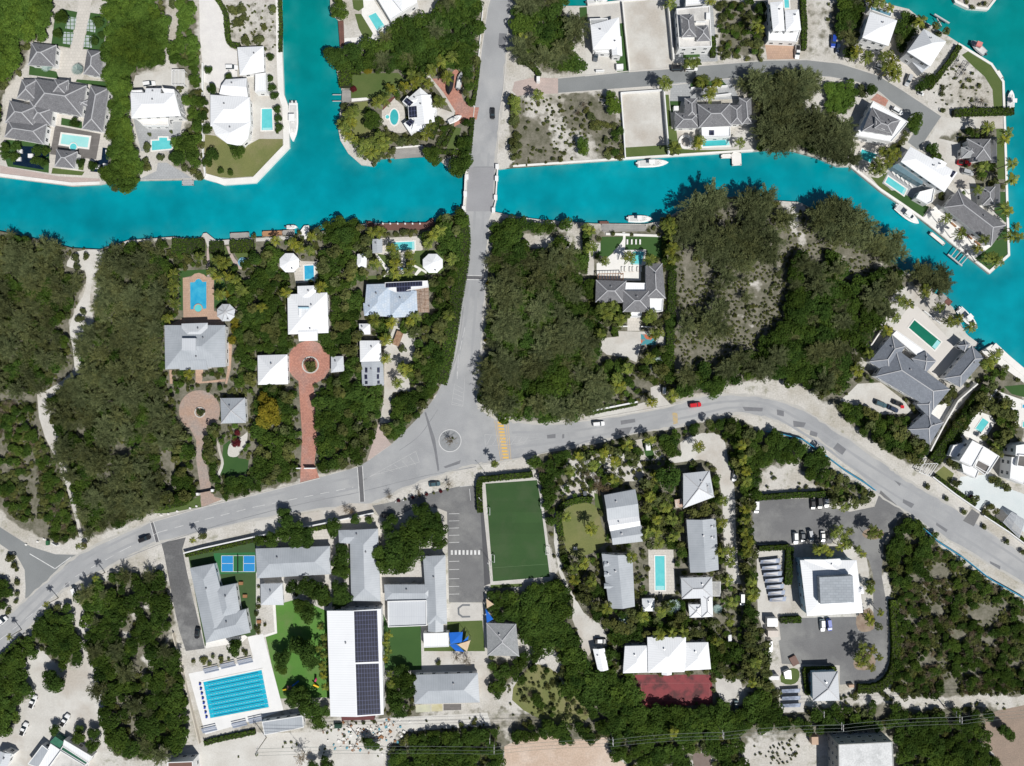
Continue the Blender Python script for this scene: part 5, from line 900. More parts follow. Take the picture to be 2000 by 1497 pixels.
def trailer(p,a,L_,label):
    e = empty('boat_trailer',(*W(p),0),label,'boat trailer','boat trailers on the sandy lot',-math.radians(a)); f = MB(); 
    for s in (-1,1): f.bar((-L_/2,s*.9,.6),(L_*.2,s*.8,.6),.14); f.bar((L_*.2,s*.8,.6),(L_/2,0,.6),.14)
    for k in range(6): f.bar((-L_/2+k*L_*.13,-.85,.6),(-L_/2+k*L_*.13,.85,.6),.1)
    part0('frame',f,MET,e)
    for s in (-1,1): w_=MB(); w_.cyl((-L_*.15,s*1.1),.34,.1,.6,10); part0('wheel',w_,BLK,e)
trailer((1450,485),110,5.5,'empty boat trailer nearest the hedge on the eastern sandy lot'); trailer((1500,560),122,8.5,'long dark boat trailer in the middle of the eastern sandy lot'); trailer((1630,820),190,6.5,'pale boat trailer at the bottom of the eastern sandy lot')
boat((1640,370),222,7.4,3.2,'grey boat with a faded pink canopy moored at the curved lawn',1,False,col=HULLG); block('canopy',R(1630,325,1672,362,20),2.2,mat('pink_canvas',(.6,.22,.20)),'faded pink canvas canopy on the grey boat','canopy',z0=1.5)
boat((1895,790),-88,8.4,2.9,'white motor boat lying parallel to the eastern sea wall',2,True); dock('white floating jetty at the curved lawn', [(1780,550),(1800,545),(1838,610),(1818,622)], WCON); e = empty('boat_lift',(*W((1345,160)),-1),'white boat lift with one long beam off the north east bank','boat lift'); part('beam',(lambda m:(m.bar((*W((1290,120)),.6),(*W((1405,190)),.6),.5),m)[1])(MB()),STEEL,e); part('beam',(lambda m:(m.bar((*W((1310,150)),.5),(*W((1345,210)),.5),.3),m)[1])(MB()),STEEL,e)
sheet('red_drive', [(850,730),(940,780),(915,832),(800,780)], BRICK); sheet('parking_court', [(940,780),(1060,860),(1030,900),(915,835)], CONC); sheet('pool_terrace', [(680,1070),(920,1140),(830,1300),(640,1290)], PAVE)
house('three-tiered house with grey shingle roof and white terraces by the street bend', [('flat',[(818,790),(1092,955),(960,1110),(680,1060)],4.2,0,RW),('hip',[(812,838),(1032,940),(968,1060),(738,1022)],6.4,.42,RS,dict(z0=4)),('hip',[(835,915),(965,955),(960,1040),(830,1000)],8,.4,RS,dict(z0=6))])
pool('teal pool in palm shade below the three-tiered house', [(730,1160),(862,1205),(800,1278),(698,1232)], mat('teal_pool',(.04,.36,.38))); pergola('slatted dark pergola on the lower terrace of the three-tiered house', [(700,1040),(790,1050),(765,1095),(680,1075)], 3.2, MET); car((1010,868),30,'white','pale car parked in front of the three-tiered house','suv')
trees([(815,692,50)],'round brown-green tree at the bend of the side street'); trees([(740,690,40),(745,740,35)],'dark bush beside the round tree at the bend',None,'shrub'); trees([(1160,940,68),(1150,1000,45)],'large round tree on the inside of the street end',None); wood([(1000,1080),(1100,1030),(1120,1060),(1020,1170),(960,1130)],'bush on the verge at the end of the side street','trees at the street end',(('shrub',1.8,1),),2.4)
sheet('drive_court', [(1350,912),(1450,925),(1850,925),(1852,1003),(1400,1010),(1330,1080),(1500,1120),(1500,1300),(1610,1400),(1640,1497),(1480,1497),(1400,1300),(1230,1110),(1310,1000)], MARL)
palms([(900,1180),(860,1260),(940,1260),(880,1320),(1000,1200),(960,1180),(830,1310),(1640,1480)],'palm between the three-tiered house and the white gabled house'); sheet('lawn', [(860,1390),(960,1330),(900,1430),(990,1510),(1080,1560),(900,1497),(800,1380)], LAWN)
h_ = house('long bright white house with glazed canal front and lap pool', [('hip',[(1110,1145),(1478,1345),(1375,1500),(1035,1262)],6.2,.2,RW),('gable',[(1295,1228),(1395,1275),(1330,1380),(1240,1320)],6.3,.2,RW,dict(z0=5.5))]); roofbox(h_,(1440,1360),2.6,.9,.3,SOLAR,'skylight',-55)
block('glass_canopy',[(1035,1265),(1220,1400),(1200,1440),(960,1300)],3.1,mat('tinted_glass',(.14,.22,.26),None,1,.2),'tinted glass canopy along the canal front of the long white house','canopy'); sheet('pool_terrace', [(960,1300),(1200,1440),(1300,1560),(1080,1560),(890,1430)], GPAVE); pool('pale blue lap pool in front of the long white house', [(935,1372),(1085,1475),(1060,1530),(908,1425)])
for i in range(5): lounger((975+i*34,1355+i*24),50,'sun lounger in the row beside the pale blue lap pool')
house('square grey shingle house with white eaves near the eastern sea wall', [('hip',[(1550,1085),(1735,1085),(1738,1250),(1600,1262),(1550,1240)][0:4] ,3.8,.42,RS),('hip',[(1505,1150),(1600,1130),(1640,1230),(1510,1235)],3.4,.4,RSL)]); pergola('grey pergola on the east side of the square grey shingle house', [(1740,1070),(1782,1070),(1784,1268),(1740,1268)],3,MET); car((1530,1272),8,'red','dark pickup with a bright red bonnet beside the square grey house','pickup'); car((1560,1345),15,'silver','silver car parked south of the square grey house','suv')
sheet('lawn', [(1780,1005),(1852,1005),(1862,1400),(1790,1400)], LAWN); palms([(1870,1040),(1850,1090),(1905,1275),(1908,1395),(1720,990),(1690,1300)],'palm leaning over the eastern sea wall',h=7.5)
wood([(1540,1000),(1620,990),(1620,1060),(1540,1060)],'bush at the entrance of the square grey house','trees of the eastern point',(('tree',2.2,1),),2.4); wood([(1340,1060),(1440,1050),(1490,1100),(1480,1160),(1390,1160),(1290,1180),(1420,1290),(1470,1360),(1440,1390),(1330,1290),(1230,1200)],'tree in the belt west of the square grey house','trees of the eastern point',(('tree',2.4,.8),('shrub',1.6,.2)),2.8); wood([(1640,1290),(1850,1270),(1860,1400),(1640,1400)],'garden bush south of the square grey house','trees of the eastern point',(('tree',2,.5),('shrub',1.6,.5)),2.8,.8)
LIGHT.append(WS([(1290,620),(1480,400),(1740,600),(1740,850),(1330,850)])); LIGHT.append(WS([(300,0),(540,0),(520,460),(300,460)])); scatter([(1290,650),(1450,480),(1600,540),(1740,700),(1740,850),(1330,850)],'fine low scrub on the eastern sandy lot','scrub tufts on the eastern lot',(('shrub',.5,1),),1.7,.35,patchy=-.1)
tl(); LIGHT.append(WS([(400,0),(480,0),(545,0),(545,110),(500,95),(450,85)])); scatter([(440,5),(542,0),(545,105),(470,85),(445,60)],'fine low scrub on the bare northern lot','shrubs on the bare northern lots',(('shrub',.6,1),),1.8,.4); scatter([(1868,2),(1890,14),(1928,16),(1940,-2),(1945,-30),(1860,-30)],'low scrub on the sandy point in the north east corner','scrub on the corner point',(('shrub',1.1,1),),3,.4)
tl(3,1)
house('white-walled house wing with grey roof at the head of the white deck', [('hip',[(1655,-40),(1770,-40),(1765,100),(1672,105)],3.8,.42,RS)]); pergola('grey pergola beside the small grey roof on the eastern point', [(1770,-60),(1808,-60),(1808,115),(1765,118)],3,MET); sheet('gravel_court', [(1480,-20),(1660,-20),(1680,140),(1560,60)], WCON)
sheet('white_deck', [(1320,95),(1400,150),(1740,425),(1610,520),(1195,215)], WCON); house('long grey shingle house with a single ridge on the eastern point', [('hip',[(1480,-10),(1860,262),(1740,422),(1372,122)],4.4,.42,RS)],name='long_house')
sheet('lawn', [(900,-10),(1010,-10),(1255,120),(1205,200),(1050,105)], LAWND); sheet('lawn', [(1740,425),(1860,262),(1872,250),(1887,492),(1738,622),(1612,520)], LAWND); sheet('lawn', [(1800,0),(1865,0),(1870,230),(1850,240),(1760,150)], LAWND)
house('small white box building beside the canal lawn', [('flat',[(1180,0),(1300,-30),(1280,80),(1240,100),(1150,50)],3,0,RW)],name='annexe',cat='annexe')
palms([(1880,150),(1850,120),(1940,270),(1900,340),(1960,350),(1510,320),(1690,370),(1760,510),(1710,510),(1800,540),(1400,200),(1640,440)],'palm on the eastern point beside the long grey shingle house',h=7); wood([(1340,20),(1440,-20),(1450,60),(1370,90)],'bush at the head of the white deck','trees of the eastern point',(('shrub',1.8,1),),2.3)
for i in range(4): block('bench',R(1425+i*62,250+i*48,1475+i*62,262+i*48,40),.5,TEAK,'brown timber bench along the long grey shingle house, in a row of four','bench','brown benches on the white deck')
boat((1088,180),38,11,3.4,'white cabin cruiser moored at the lawn corner of the eastern point',2,True,'cabin_cruiser',cabin=True); dock('white floating dock along the white deck', [(1275,310),(1385,400),(1367,420),(1257,330)], WCON); e = empty('boat_lift',(*W((1470,500)),-1),'white boat lift with four arms below the white deck','boat lift')
for a,b,t in (((1395,490),(1505,580),.5),((1420,505),(1470,440),.3),((1445,525),(1500,460),.3),((1480,550),(1540,480),.3),((1500,570),(1560,500),.3)): part('beam',(lambda m:(m.bar((*W(a),.5),(*W(b),.5),t),m)[1])(MB()),STEEL,e)
# green-pool estate
sheet('stone_court', [(990,765),(1120,730),(1300,850),(1560,1120),(1640,1180),(1480,1400),(1350,1450),(960,1090),(870,1065)], MARL); sheet('pool_terrace', [(1165,893),(1490,1230),(1380,1400),(1310,1450),(960,1090),(1090,905)], mat('smooth_terrace',(.60,.57,.53),(.56,.53,.49),.1,.8,.1))
pool('dark green rectangular pool with a shallow end on the stone terrace', [(1140,993),(1355,1170),(1300,1240),(1090,1060)], POOLG); wall([(1210,930),(1340,1030)],.3,.8,WWALL,'low white wall beside the green pool'); wall([(870,1080),(790,1200)],.5,1.5,WCON,'pale wall at the canal side of the green-pool estate')
h_ = house('large slate-blue shingle house with many ridges beside the green pool', [('hip',[(965,1115),(1068,1205),(950,1430),(790,1325)],4.4,.42,RSB),('hip',[(990,1215),(1420,1540),(1290,1700),(840,1440)],4.8,.42,RSB),('hip',[(1230,1243),(1312,1320),(1215,1430),(1120,1300)],4.2,.42,RSB),('flat',[(1000,1080),(1228,1242),(1180,1295),(965,1115)],3.5,0,RW),('hip',[(1250,1530),(1330,1600),(1260,1760),(1160,1660)],4.3,.42,RSB)])
house('slate-blue shingle wing with one ridge right of the green-pool house', [('hip',[(1590,1200),(1692,1300),(1500,1525),(1372,1455)],4.2,.42,RSB),('pyr',[(1530,1150),(1582,1190),(1530,1245),(1475,1200)],3.6,.5,RSB)])
dock('sun-bleached dock with four boards running to the canal', [(1350,780),(1405,825),(1345,880),(1295,845)], LDECK); dock('small red-brown landing beside the bleached dock', [(1405,825),(1440,858),(1410,892),(1372,862)], BDECK)
boat((1560,990),48,10.4,3.5,'white flybridge boat moored behind the palms of the green-pool estate',2,True,'cabin_cruiser',cabin=True); sheet('quay', [(1665,1250),(1745,1192),(1770,1215),(1850,1300),(1996,1430),(1996,1490),(1850,1380)], WCON)
palms([(1100,870),(1000,980),(1230,790),(1230,750),(1340,900),(1490,990),(1590,1050),(930,1080),(790,1260),(1420,1010),(1770,1290),(1800,1250),(1720,1340),(700,1390),(1040,850)],'palm on the terrace of the green-pool estate',h=5.5); wood([(1720,1240),(1790,1210),(1850,1290),(1900,1400),(1880,1460),(1780,1440),(1700,1340)],'bush beside the eastern quay','trees by the eastern quay',(('tree',2.2,.7),('palm',2,.3)),2.6); wood([(780,1340),(850,1390),(880,1450),(800,1440),(740,1350)],'bush at the drive of the green-pool estate','trees by the green-pool estate',(('shrub',1.8,1),),2.3)
# canal-side woods south of the canal
tl(); WC='woods on the south bank east of the villa'
wood([(1325,430),(1350,395),(1400,380),(1440,378),(1480,385),(1530,400),(1535,450),(1520,500),(1470,520),(1430,545),(1400,575),(1345,560),(1326,480)],'feathery olive casuarina on the canal bank east of the walled villa',WC,(('casuarina',4.6,.8),('shrub',1.6,.2)),4.1,.95,patchy=-.3)
wood([(1590,405),(1640,400),(1692,445),(1700,470),(1660,485),(1600,470),(1570,430)],'feathery casuarina leaning over the canal at the bend',WC,(('casuarina',4.4,1),),3.6); wood([(1680,475),(1750,465),(1770,490),(1745,508),(1700,495)],'casuarina hanging over the water beside the bend',WC,(('casuarina',3.6,1),),3.2); wood([(1765,532),(1835,525),(1840,555),(1800,572),(1770,560)],'casuarina overhanging the canal by the green-pool estate',WC,(('casuarina',3.6,1),),3.2)
wood([(1550,500),(1600,482),(1640,500),(1655,560),(1700,545),(1755,535),(1765,560),(1740,600),(1720,635),(1700,660),(1678,705),(1650,750),(1600,768),(1560,755),(1500,735),(1440,745),(1400,768),(1325,772),(1328,730),(1400,720),(1450,690),(1520,640),(1545,570)],'dense dark tree in the wood west of the green-pool estate',WC,(('tree',3.5,.8),('casuarina',3.6,.2)),3.5)
wood([(1330,570),(1400,590),(1440,640),(1420,680),(1335,650)],'casuarina on the grey sandy ground of the eastern wood',WC,(('casuarina',3.6,.75),('shrub',1.6,.25)),4.4,.8); scatter([(1420,520),(1560,420),(1600,480),(1540,520),(1500,620),(1430,630)],'sparse casuarina seedling on the grey sandy clearing',WC,(('casuarina',2.2,.3),('shrub',1.1,.7)),4.0,.5)
wood([(962,425),(1000,430),(1060,437),(1140,442),(1155,462),(1135,480),(1128,560),(1150,620),(1160,690),(1172,720),(1185,780),(1140,802),(1060,822),(1010,820),(965,808),(945,785),(940,700),(944,600),(948,520),(957,460)],'dense tree in the wood between the bridge road and the walled villa','wood between the bridge road and the walled villa',(('tree',3.5,.6),('casuarina',3.8,.4)),3.5)
for p in ((967,452),(953,553),(950,665)): plant('golden',p,1.2,'small yellow flowering bush at the road edge of the wood','yellow bushes at the road edge',prio=4)
# ================================================================ WALLED VILLA (centre right)
tl(2,1)
dock('wide grey timber dock behind the walled villa', [(692,252),(1045,258),(1050,308),(700,312)], LDECK); dock('small brown landing at the left end of the villa dock', [(680,230),(755,230),(755,250),(680,250)], BDECK); sea([(730,330),(1160,345)],'white wall between the villa lawn and its dock',.9,.4)
sheet('villa_lawn', [(700,350),(1168,350),(1172,470),(1172,520),(1040,500),(880,450),(830,430),(740,520),(670,490)], LAWND); sheet('garden_path', smooth([(860,315),(865,370),(825,430),(790,470),(870,470),(885,380),(882,315)],3), WCON); sheet('villa_terrace', [(740,515),(800,470),(880,455),(1045,450),(1045,570),(1005,575),(1005,692),(660,692),(660,560)], WCON); sheet('service_path', [(595,390),(690,400),(690,460),(640,480),(640,650),(585,650)], MARL)
pool('clear turquoise pool on the white terrace of the walled villa', [(940,462),(1035,462),(1012,575),(915,570)])
for i,x in enumerate((898,932,965,997)): lounger((x,392),90,'white sun lounger in the row of four on the villa lawn')
for i,x in enumerate((858,882,920,943,980,1003)): lounger((x,606),90,'teak sun lounger in the row on the white villa terrace',TEAK,'teak loungers on the villa terrace')
pergola('brown timber pergola at the left of the villa terrace', [(672,640),(868,635),(865,687),(672,687)],2.8,TEAK)
house('walled villa with dark shingle wings around a white terrace', [('hip',[(655,688),(892,695),(872,866),(650,862)],4,.42,RS),('hip',[(868,770),(1072,770),(1078,937),(865,937)],4.3,.42,RS),('hip',[(1043,558),(1172,560),(1197,832),(1043,832)],4.1,.42,RS),('flat',[(880,708),(1055,712),(1055,775),(875,770)],3.3,0,RW),('flat',[(1072,830),(1180,832),(1175,932),(1075,942)],3.5,0,RW),('flat',[(920,938),(1012,940),(1007,978),(920,978)],3,0,RW)])
sheet('entrance_walk', [(900,975),(1002,975),(1002,1085),(900,1085)], PAVE); wall([(815,1050),(898,1050)],.4,1,WWALL,'white wall left of the villa entrance walk'); wall([(1004,1052),(1080,1055)],.4,1,WWALL,'white wall right of the villa entrance walk')
sheet('villa_forecourt', [(700,1140),(812,1132),(820,1087),(1005,1090),(1200,1090),(1210,1200),(1010,1190),(970,1330),(880,1290),(740,1270),(690,1230)], MARL); e = empty('play_court',(*W((1050,1150)),0),'small orange and teal play court beside the villa forecourt','play court'); zz = layer(WS(R(1005,1110,1120,1195))); part('court_surface',flatmesh(WS(R(1005,1110,1120,1195)),zz,'c'),mat('orange_court',(.5,.13,.06),(.06,.25,.28),.35,.8,lo=.45,hi=.5),e)
hedge([(575,330),(572,480),(560,640)],2.4,1.8,'dark hedge left of the walled villa'); hedge([(1245,620),(1238,900),(1225,1180),(1225,1497)],3,2,'long dark hedge right of the walled villa'); hedge([(1180,350),(1185,560)],1.6,1.8,'hedge beside the villa lawn'); hedge([(800,1085),(805,1130)],2.2,1.4,'short clipped hedge at the villa forecourt'); hedge([(1160,1200),(1040,1060)],.1,.1,'x') if False else None
palms([(720,540),(915,510),(1080,525),(615,300),(580,280),(1245,330),(1235,240),(1270,260),(1255,420),(1245,530),(1230,470),(700,910),(760,940),(1150,1100),(1070,1300),(1110,1110),(690,1100),(905,1370),(820,1455),(740,960),(1200,260),(620,430),(840,1000),(790,900),(1060,990),(1090,960)],'palm in the garden of the walled villa',h=5.8)
plant('silver',(1135,1330),2.6,'blue-silver palm at the bottom of the villa forecourt',prio=5); plant('silver',(1110,1370),2.2,'smaller blue-silver palm below the villa forecourt',prio=5)
wood([(1180,200),(1300,210),(1300,620),(1210,620),(1200,350),(1130,300)],'garden bush in the belt right of the villa','villa garden belt',(('shrub',1.8,.5),('palm',2.2,.3),('tree',2,.2)),2.6,.9); wood([(720,880),(880,870),(910,960),(890,1040),(740,1040),(640,980),(660,870)],'tropical tree in front of the villa','villa garden belt',(('tree',2.2,.7),('palm',2.2,.3)),2.6); wood([(1015,960),(1120,950),(1130,1040),(1010,1050)],'tropical tree right of the villa entrance','villa garden belt',(('tree',2.2,.7),('palm',2,.3)),2.6)
wood([(590,660),(650,640),(650,870),(640,1000),(740,1130),(690,1220),(740,1270),(900,1300),(900,1400),(960,1497),(700,1497),(640,1300),(560,1000)],'tree at the western garden edge of the walled villa','villa garden belt',(('tree',2.6,.8),('shrub',1.6,.2)),3); wood([(1130,930),(1220,900),(1260,1100),(1210,1200),(1230,1497),(1000,1497),(1010,1350),(1140,1230),(1090,1070)],'tree at the eastern garden edge of the walled villa','villa garden belt',(('tree',2.4,.7),('palm',2.2,.3)),3,.9)
boat((1000,212),0,9.4,2.8,'white motor boat with blue cockpit moored at the villa dock',2,True); boat((280+0,0),0,1,1,'x') if False else None
# ================================================================ CENTRE LEFT, between canal and road
tl(1,1)
dock('long brown timber dock with white mooring posts', [(860,230),(900,232),(925,250),(1330,240),(1380,205),(1395,262),(1330,300),(870,300)][:8], BDECK, piles=False); sheet('pool_terrace', [(920,365),(1290,345),(1300,450),(1250,482),(1000,490),(920,480)], PAVE)
for x in range(930,1330,58): block('mooring_post',R(x-5,242,x+5,252),.9,WWALL,'white mooring post on the long brown dock, one of the evenly spaced row','mooring post','mooring posts on the brown dock')
pool('turquoise pool with palm shadows north of the pale blue roof', [(1065,390),(1240,383),(1242,455),(1070,465)]); house('blue-grey flat-roofed pool shed beside the palm-shaded pool', [('gable',[(905,370),(985,368),(985,475),(908,478)],2.8,.2,RG)],name='pool_shed',cat='shed'); house('small white hip-roofed garden shed among trees', [('hip',[(790,485),(865,480),(860,590),(785,585)],2.8,.35,RW)],name='garden_shed',cat='shed')
house('white octagonal gazebo on the lawn beside the main road', [('pyr',ell(1378,558,84,80,8,.39),3.2,.3,RW,dict(posts=True))],name='gazebo',cat='gazebo'); sheet('lawn', [(1240,460),(1460,450),(1480,640),(1280,645),(1200,600)], LAWN); sheet('lawn', [(870,655),(1310,640),(1310,690),(870,712)], LAWN); sheet('lawn', [(940,480),(1040,500),(1100,620),(1000,640)], LAWN)
for q in ([(925,490),(945,485),(1025,585),(1045,605),(1000,665),(985,650),(1010,610)], [(1205,575),(1240,570),(1330,620),(1330,640),(1290,615),(1250,655),(1235,645),(1265,600)], [(1135,490),(1162,490),(1165,640),(1135,640)]): sheet('garden_path', q, WCON)
e = empty('fountain',(*W((1148,578)),0),'round tiered fountain at the crossing of the white garden paths','fountain'); q = W((1148,578)); mb = MB(); mb.strip(WS(ell(1148,578,36)), .5, 0, .55, closed=True); part('basin', mb, CONC, e); part('water', flatmesh(WS(ell(1148,578,33)), .4, 'w'), POOLB, e); mb = MB(); mb.cyl(q,.3,.3,1.3); mb.cyl(q,1.3,1.3,1.45,16); mb.cyl(q,.2,1.4,2.2); part('bowl', mb, CONC, e)
h_ = house('house with a pale blue patchwork roof, solar strip and an open timber gable', [('hip',[(862,722),(1062,715),(1062,975),(842,965)],4,.3,RBL),('hip',[(1036,762),(1252,770),(1262,970),(1036,985)],4.1,.3,RBL),('hip',[(836,868),(960,860),(950,966),(842,965)],3.7,.3,RBL),('flat',[(1005,708),(1340,692),(1345,745),(1090,785),(1005,748)],4.3,0,RW,dict(ph=.1)),('hip',[(1235,742),(1346,748),(1352,940),(1252,942)],3.9,.15,mat('stripped_roof',(.30,.20,.14),(.48,.43,.38),.5,.9,.5,2,coord='UV',kind=1,p=dict(w=1.6,h=1.6,m=.14,v=.8,mc=(.6,.55,.5),off=0)))])
solar(h_,[(1010,712),(1297,697),(1297,735),(1010,748)]); solar(h_,[(1095,745),(1208,740),(1208,778),(1098,782)]); house('small white pyramid-roofed shed west of the thatched drive', [('pyr',[(803,1028),(890,1028),(892,1112),(806,1112)],2.8,.3,RW)],name='garden_shed',cat='shed')
house('white hip-roofed garage attached to the solar-panelled shed', [('hip',[(808,1160),(972,1160),(976,1322),(812,1326)],3.4,.3,RW)],name='garage',cat='garage'); h_ = house('grey shed with three rows of solar panels beside the white garage', [('gable',[(820,1328),(990,1324),(998,1510),(828,1512)],3,.12,RG)],name='shed',cat='shed'); [solar(h_,q) for q in ([(850,1370),(965,1370),(965,1410),(850,1410)], [(845,1425),(960,1422),(960,1460),(847,1462)], [(850,1475),(965,1472),(965,1497),(850,1500)])]
sheet('sand_driveway', [(1100,985),(1135,985),(1135,1080),(1190,1090),(1240,1130),(1235,1300),(1165,1360),(1200,1497),(1200,1560),(1000,1560),(1000,1220),(1060,1090)], MARL); block('timber_stack',[(1100,1082),(1148,1095),(1108,1205),(1062,1188)],1.4,mat('brown_planks',(.24,.13,.08),(.42,.30,.2),.8,.9,.3),'open brown timber stack on the sand driveway','timber stack'); trees([(1142,1222,38)],'dark round bush in the middle of the sand driveway',None,'shrub')
# white house with round brick drive
sheet('pool_terrace', [(345,540),(480,545),(485,700),(310,712),(295,620)], PAVE); pool('bright blue rectangular pool north of the white house with round brick drive', [(372,572),(455,568),(458,695),(375,697)], POOLB); house('white octagonal pavilion beside the bright blue pool', [('pyr',ell(260,553,82,80,8,.39),3.2,.3,RW,dict(posts=True))],name='gazebo',cat='gazebo')
h_ = house('large white hip-roofed house at the head of the round brick drive', [('hip',[(245,800),(555,785),(565,1100),(250,1112)],4.5,.28,RW),('hip',[(322,735),(468,730),(468,870),(325,870)],4.3,.28,RW),('gable',[(332,1030),(486,1022),(480,1160),(335,1165)],4.3,.25,RW)]); roofbox(h_,(375,905),4,.5,.7,BWALL,'roof_vent'); roofbox(h_,(340,940),.4,3,.6,RW,'roof_vent')
sheet('brick_circle', ell(415,1330,168,168,36), BRICK); tl(); sheet('brick_drive', [(583,745),(612,745),(620,860),(614,905),(624,935),(586,944),(590,850)], BRICK); tl(1,1); mb = MB(); mb.strip(WS(ell(425,1350,62)), .5, 0, .25, closed=True); solo('planter_ring', mb, CONC, 'round concrete planter ring in the centre of the brick circle', 'planter'); trees([(425,1350,50),(395,1350,30),(445,1370,30)],'dark bush inside the round planter of the brick circle',None,'shrub')
house('white pyramid-roofed garage west of the brick circle', [('pyr',[(12,1275),(245,1268),(250,1500),(15,1505)],3.4,.3,RW)],name='garage',cat='garage'); house('small pale grey shed east of the brick circle', [('hip',[(585,1285),(680,1280),(688,1400),(585,1410)],2.8,.3,RLG)],name='shed',cat='shed')
dock('orange timber dock on the south bank', [(48,308),(203,302),(203,342),(48,348)], ODECK); dock('grey timber dock beside the orange dock', [(205,300),(300,296),(300,335),(205,338)], LDECK); sheet('quay', [(0,362),(290,345),(290,372),(0,388)], CONC); block('pier',[(330,325),(375,265),(410,262),(412,320),(385,375)],.25,WCON,'white angular concrete pier beside the grey dock','pier',z0=-1.5); boat((280,275),0,4.2,1.7,'tiny white dinghy behind the grey timber dock',1,False,'dinghy')
trees([(680,330,75),(620,340,60),(720,300,50),(750,320,50)],'large spreading tree on the canal bank left of the brown dock'); WB='garden woods between the canal and the school road'
MIX=(('tree',2.9,.62),('palm',2.5,.16),('shrub',1.8,.22))
wood([(540,240),(800,240),(860,300),(900,360),(900,600),(850,720),(840,860),(780,900),(800,1130),(800,1280),(720,1250),(690,1260),(600,1270),(500,1180),(490,1110),(570,1090),(560,780),(470,720),(480,560),(580,440),(560,330)],'tall garden tree between the two pools of the central estates',WB,MIX,2.8)
wood([(0,400),(200,480),(170,620),(290,680),(320,740),(240,790),(150,860),(220,940),(240,1120),(330,1170),(240,1240),(0,1260)],'garden tree west of the large white house',WB,MIX,2.8)
wood([(1310,690),(1360,640),(1480,640),(1470,450),(1380,440),(1300,370),(1300,310),(1400,240),(1520,180),(1600,160),(1590,400),(1580,560),(1540,760),(1500,1000),(1470,1200),(1420,1400),(1390,1497),(1210,1497),(1180,1370),(1250,1280),(1250,1130),(1180,1080),(1150,1000),(1270,980),(1350,950)],'garden tree beside the main road',WB,MIX,2.7)
wood([(990,1120),(880,1000),(1090,1000),(1100,1060),(1050,1120),(1010,1230),(990,1300)],'garden tree beside the sand driveway',WB,MIX,2.9); wood([(690,1290),(800,1280),(820,1497),(580,1497),(600,1420),(690,1400)],'tree beside the grey solar shed',WB,MIX,3); hedge(smooth([(1608,190),(1625,400),(1600,640),(1560,850),(1530,1060),(1490,1300),(1440,1497)],2),5.0,1.6,'long bright green hedge bank along the west side of the main road')
palms([(900,310),(960,310),(1380,340),(1430,290),(1060,440),(1190,490),(1090,490),(420,450),(340,440),(150,380),(290,400),(430,350),(230,780),(500,740),(1050,1020),(920,1000),(1200,1010),(1530,520),(1340,400),(1240,980),(1500,960),(1140,1370),(1100,1490),(1010,1300),(1180,1400),(40,900),(930,560),(1080,560),(1210,560),(1180,620),(1080,640),(1010,1150)],'coconut palm in the estates between canal and school road',h=5.6)
trees([(1000,640,24),(960,670,22),(700,1210,50),(110,430,40),(480,300,45),(1148,300,30)],'leafy bush beside a garden path of the central estates','garden bushes','shrub'); scatter([(900,300),(1120,310),(1120,360),(900,370)],'garden shrub behind the brown dock','shrubs behind the brown dock',(('shrub',1.3,1),),2,.9); scatter([(1150,310),(1330,290),(1310,345),(1160,345)],'garden shrub behind the brown dock','shrubs behind the brown dock',(('shrub',1.3,1),),2,.9)
# grey house with tan terrace and woods of the west
tl(0,1)
sheet('pier', [(1585,324),(1610,320),(1685,380),(1970,360),(1975,392),(1790,410),(1640,420),(1622,440)], CONC); dock('grey slatted dock with posts west of the orange dock', [(1792,322),(1942,315),(1945,355),(1795,368)], LDECK); dock('tiny brown landing at the end of the concrete pier', [(1540,360),(1588,355),(1590,385),(1540,388)], BDECK)
sheet('garden_lawn', [(1395,615),(1612,605),(1614,660),(1490,655),(1425,670),(1425,925),(1398,925)], LAWND); sheet('lawn', [(1670,690),(1760,690),(1760,860),(1670,910)], LAWND); sheet('lawn', [(1625,425),(1755,420),(1820,560),(1832,612),(1640,585)], LAWN); sheet('lawn', [(1785,405),(1996,400),(1990,480),(1930,512),(1860,535)], LAWN); sheet('lawn', [(1390,382),(1605,402),(1612,460),(1335,465),(1330,420)], LAWN)
hedge([(1640,440),(1750,440)],5,1.2,'bright hedge block left of the pink path'); hedge([(1800,430),(1985,425)],5,1.2,'bright hedge block right of the pink path'); hedge([(1350,430),(1600,430)],6,1.2,'bright hedge bank behind the concrete pier')
sheet('pink_path', smooth([(1765,425),(1800,520),(1860,600),(1895,590),(1830,520),(1785,425)],3), PINK); sheet('garden_path', [(1612,440),(1628,440),(1640,660),(1614,660)], PINK); mb = MB(); mb.cyl(W((1895,550)),1.9,0,.3,20); solo('round_table', mb, mat('teal_mosaic',(.3,.5,.45),(.05,.2,.4),1.5), 'round teal mosaic seat at the end of the pink path', 'seat')
sheet('tan_terrace', [(1425,672),(1490,662),(1515,640),(1550,632),(1590,645),(1610,665),(1668,670),(1668,930),(1745,940),(1745,1040),(1320,1040),(1430,980)], TAN); pool('blue pool with a rounded end and white spa on the tan terrace', [(1478,702),(1515,700),(1527,682),(1548,673),(1569,680),(1582,698),(1615,695),(1615,916),(1480,922)], POOLB, cm=TAN, spa=(1548,908,32,32))
h_ = house('large pale grey hip-roofed house south of the tan terrace', [('hip',[(1282,1040),(1755,1040),(1760,1365),(1288,1385)],4.2,.26,RG),('hip',[(1415,1028),(1618,1022),(1620,1160),(1420,1160)],4.5,.26,RLG),('gable',[(1420,1240),(1600,1240),(1622,1386),(1400,1390)],4.3,.2,RG)]); roofbox(h_,(1480,1190),5.2,4.6,.8,RLG,'roof_lantern')
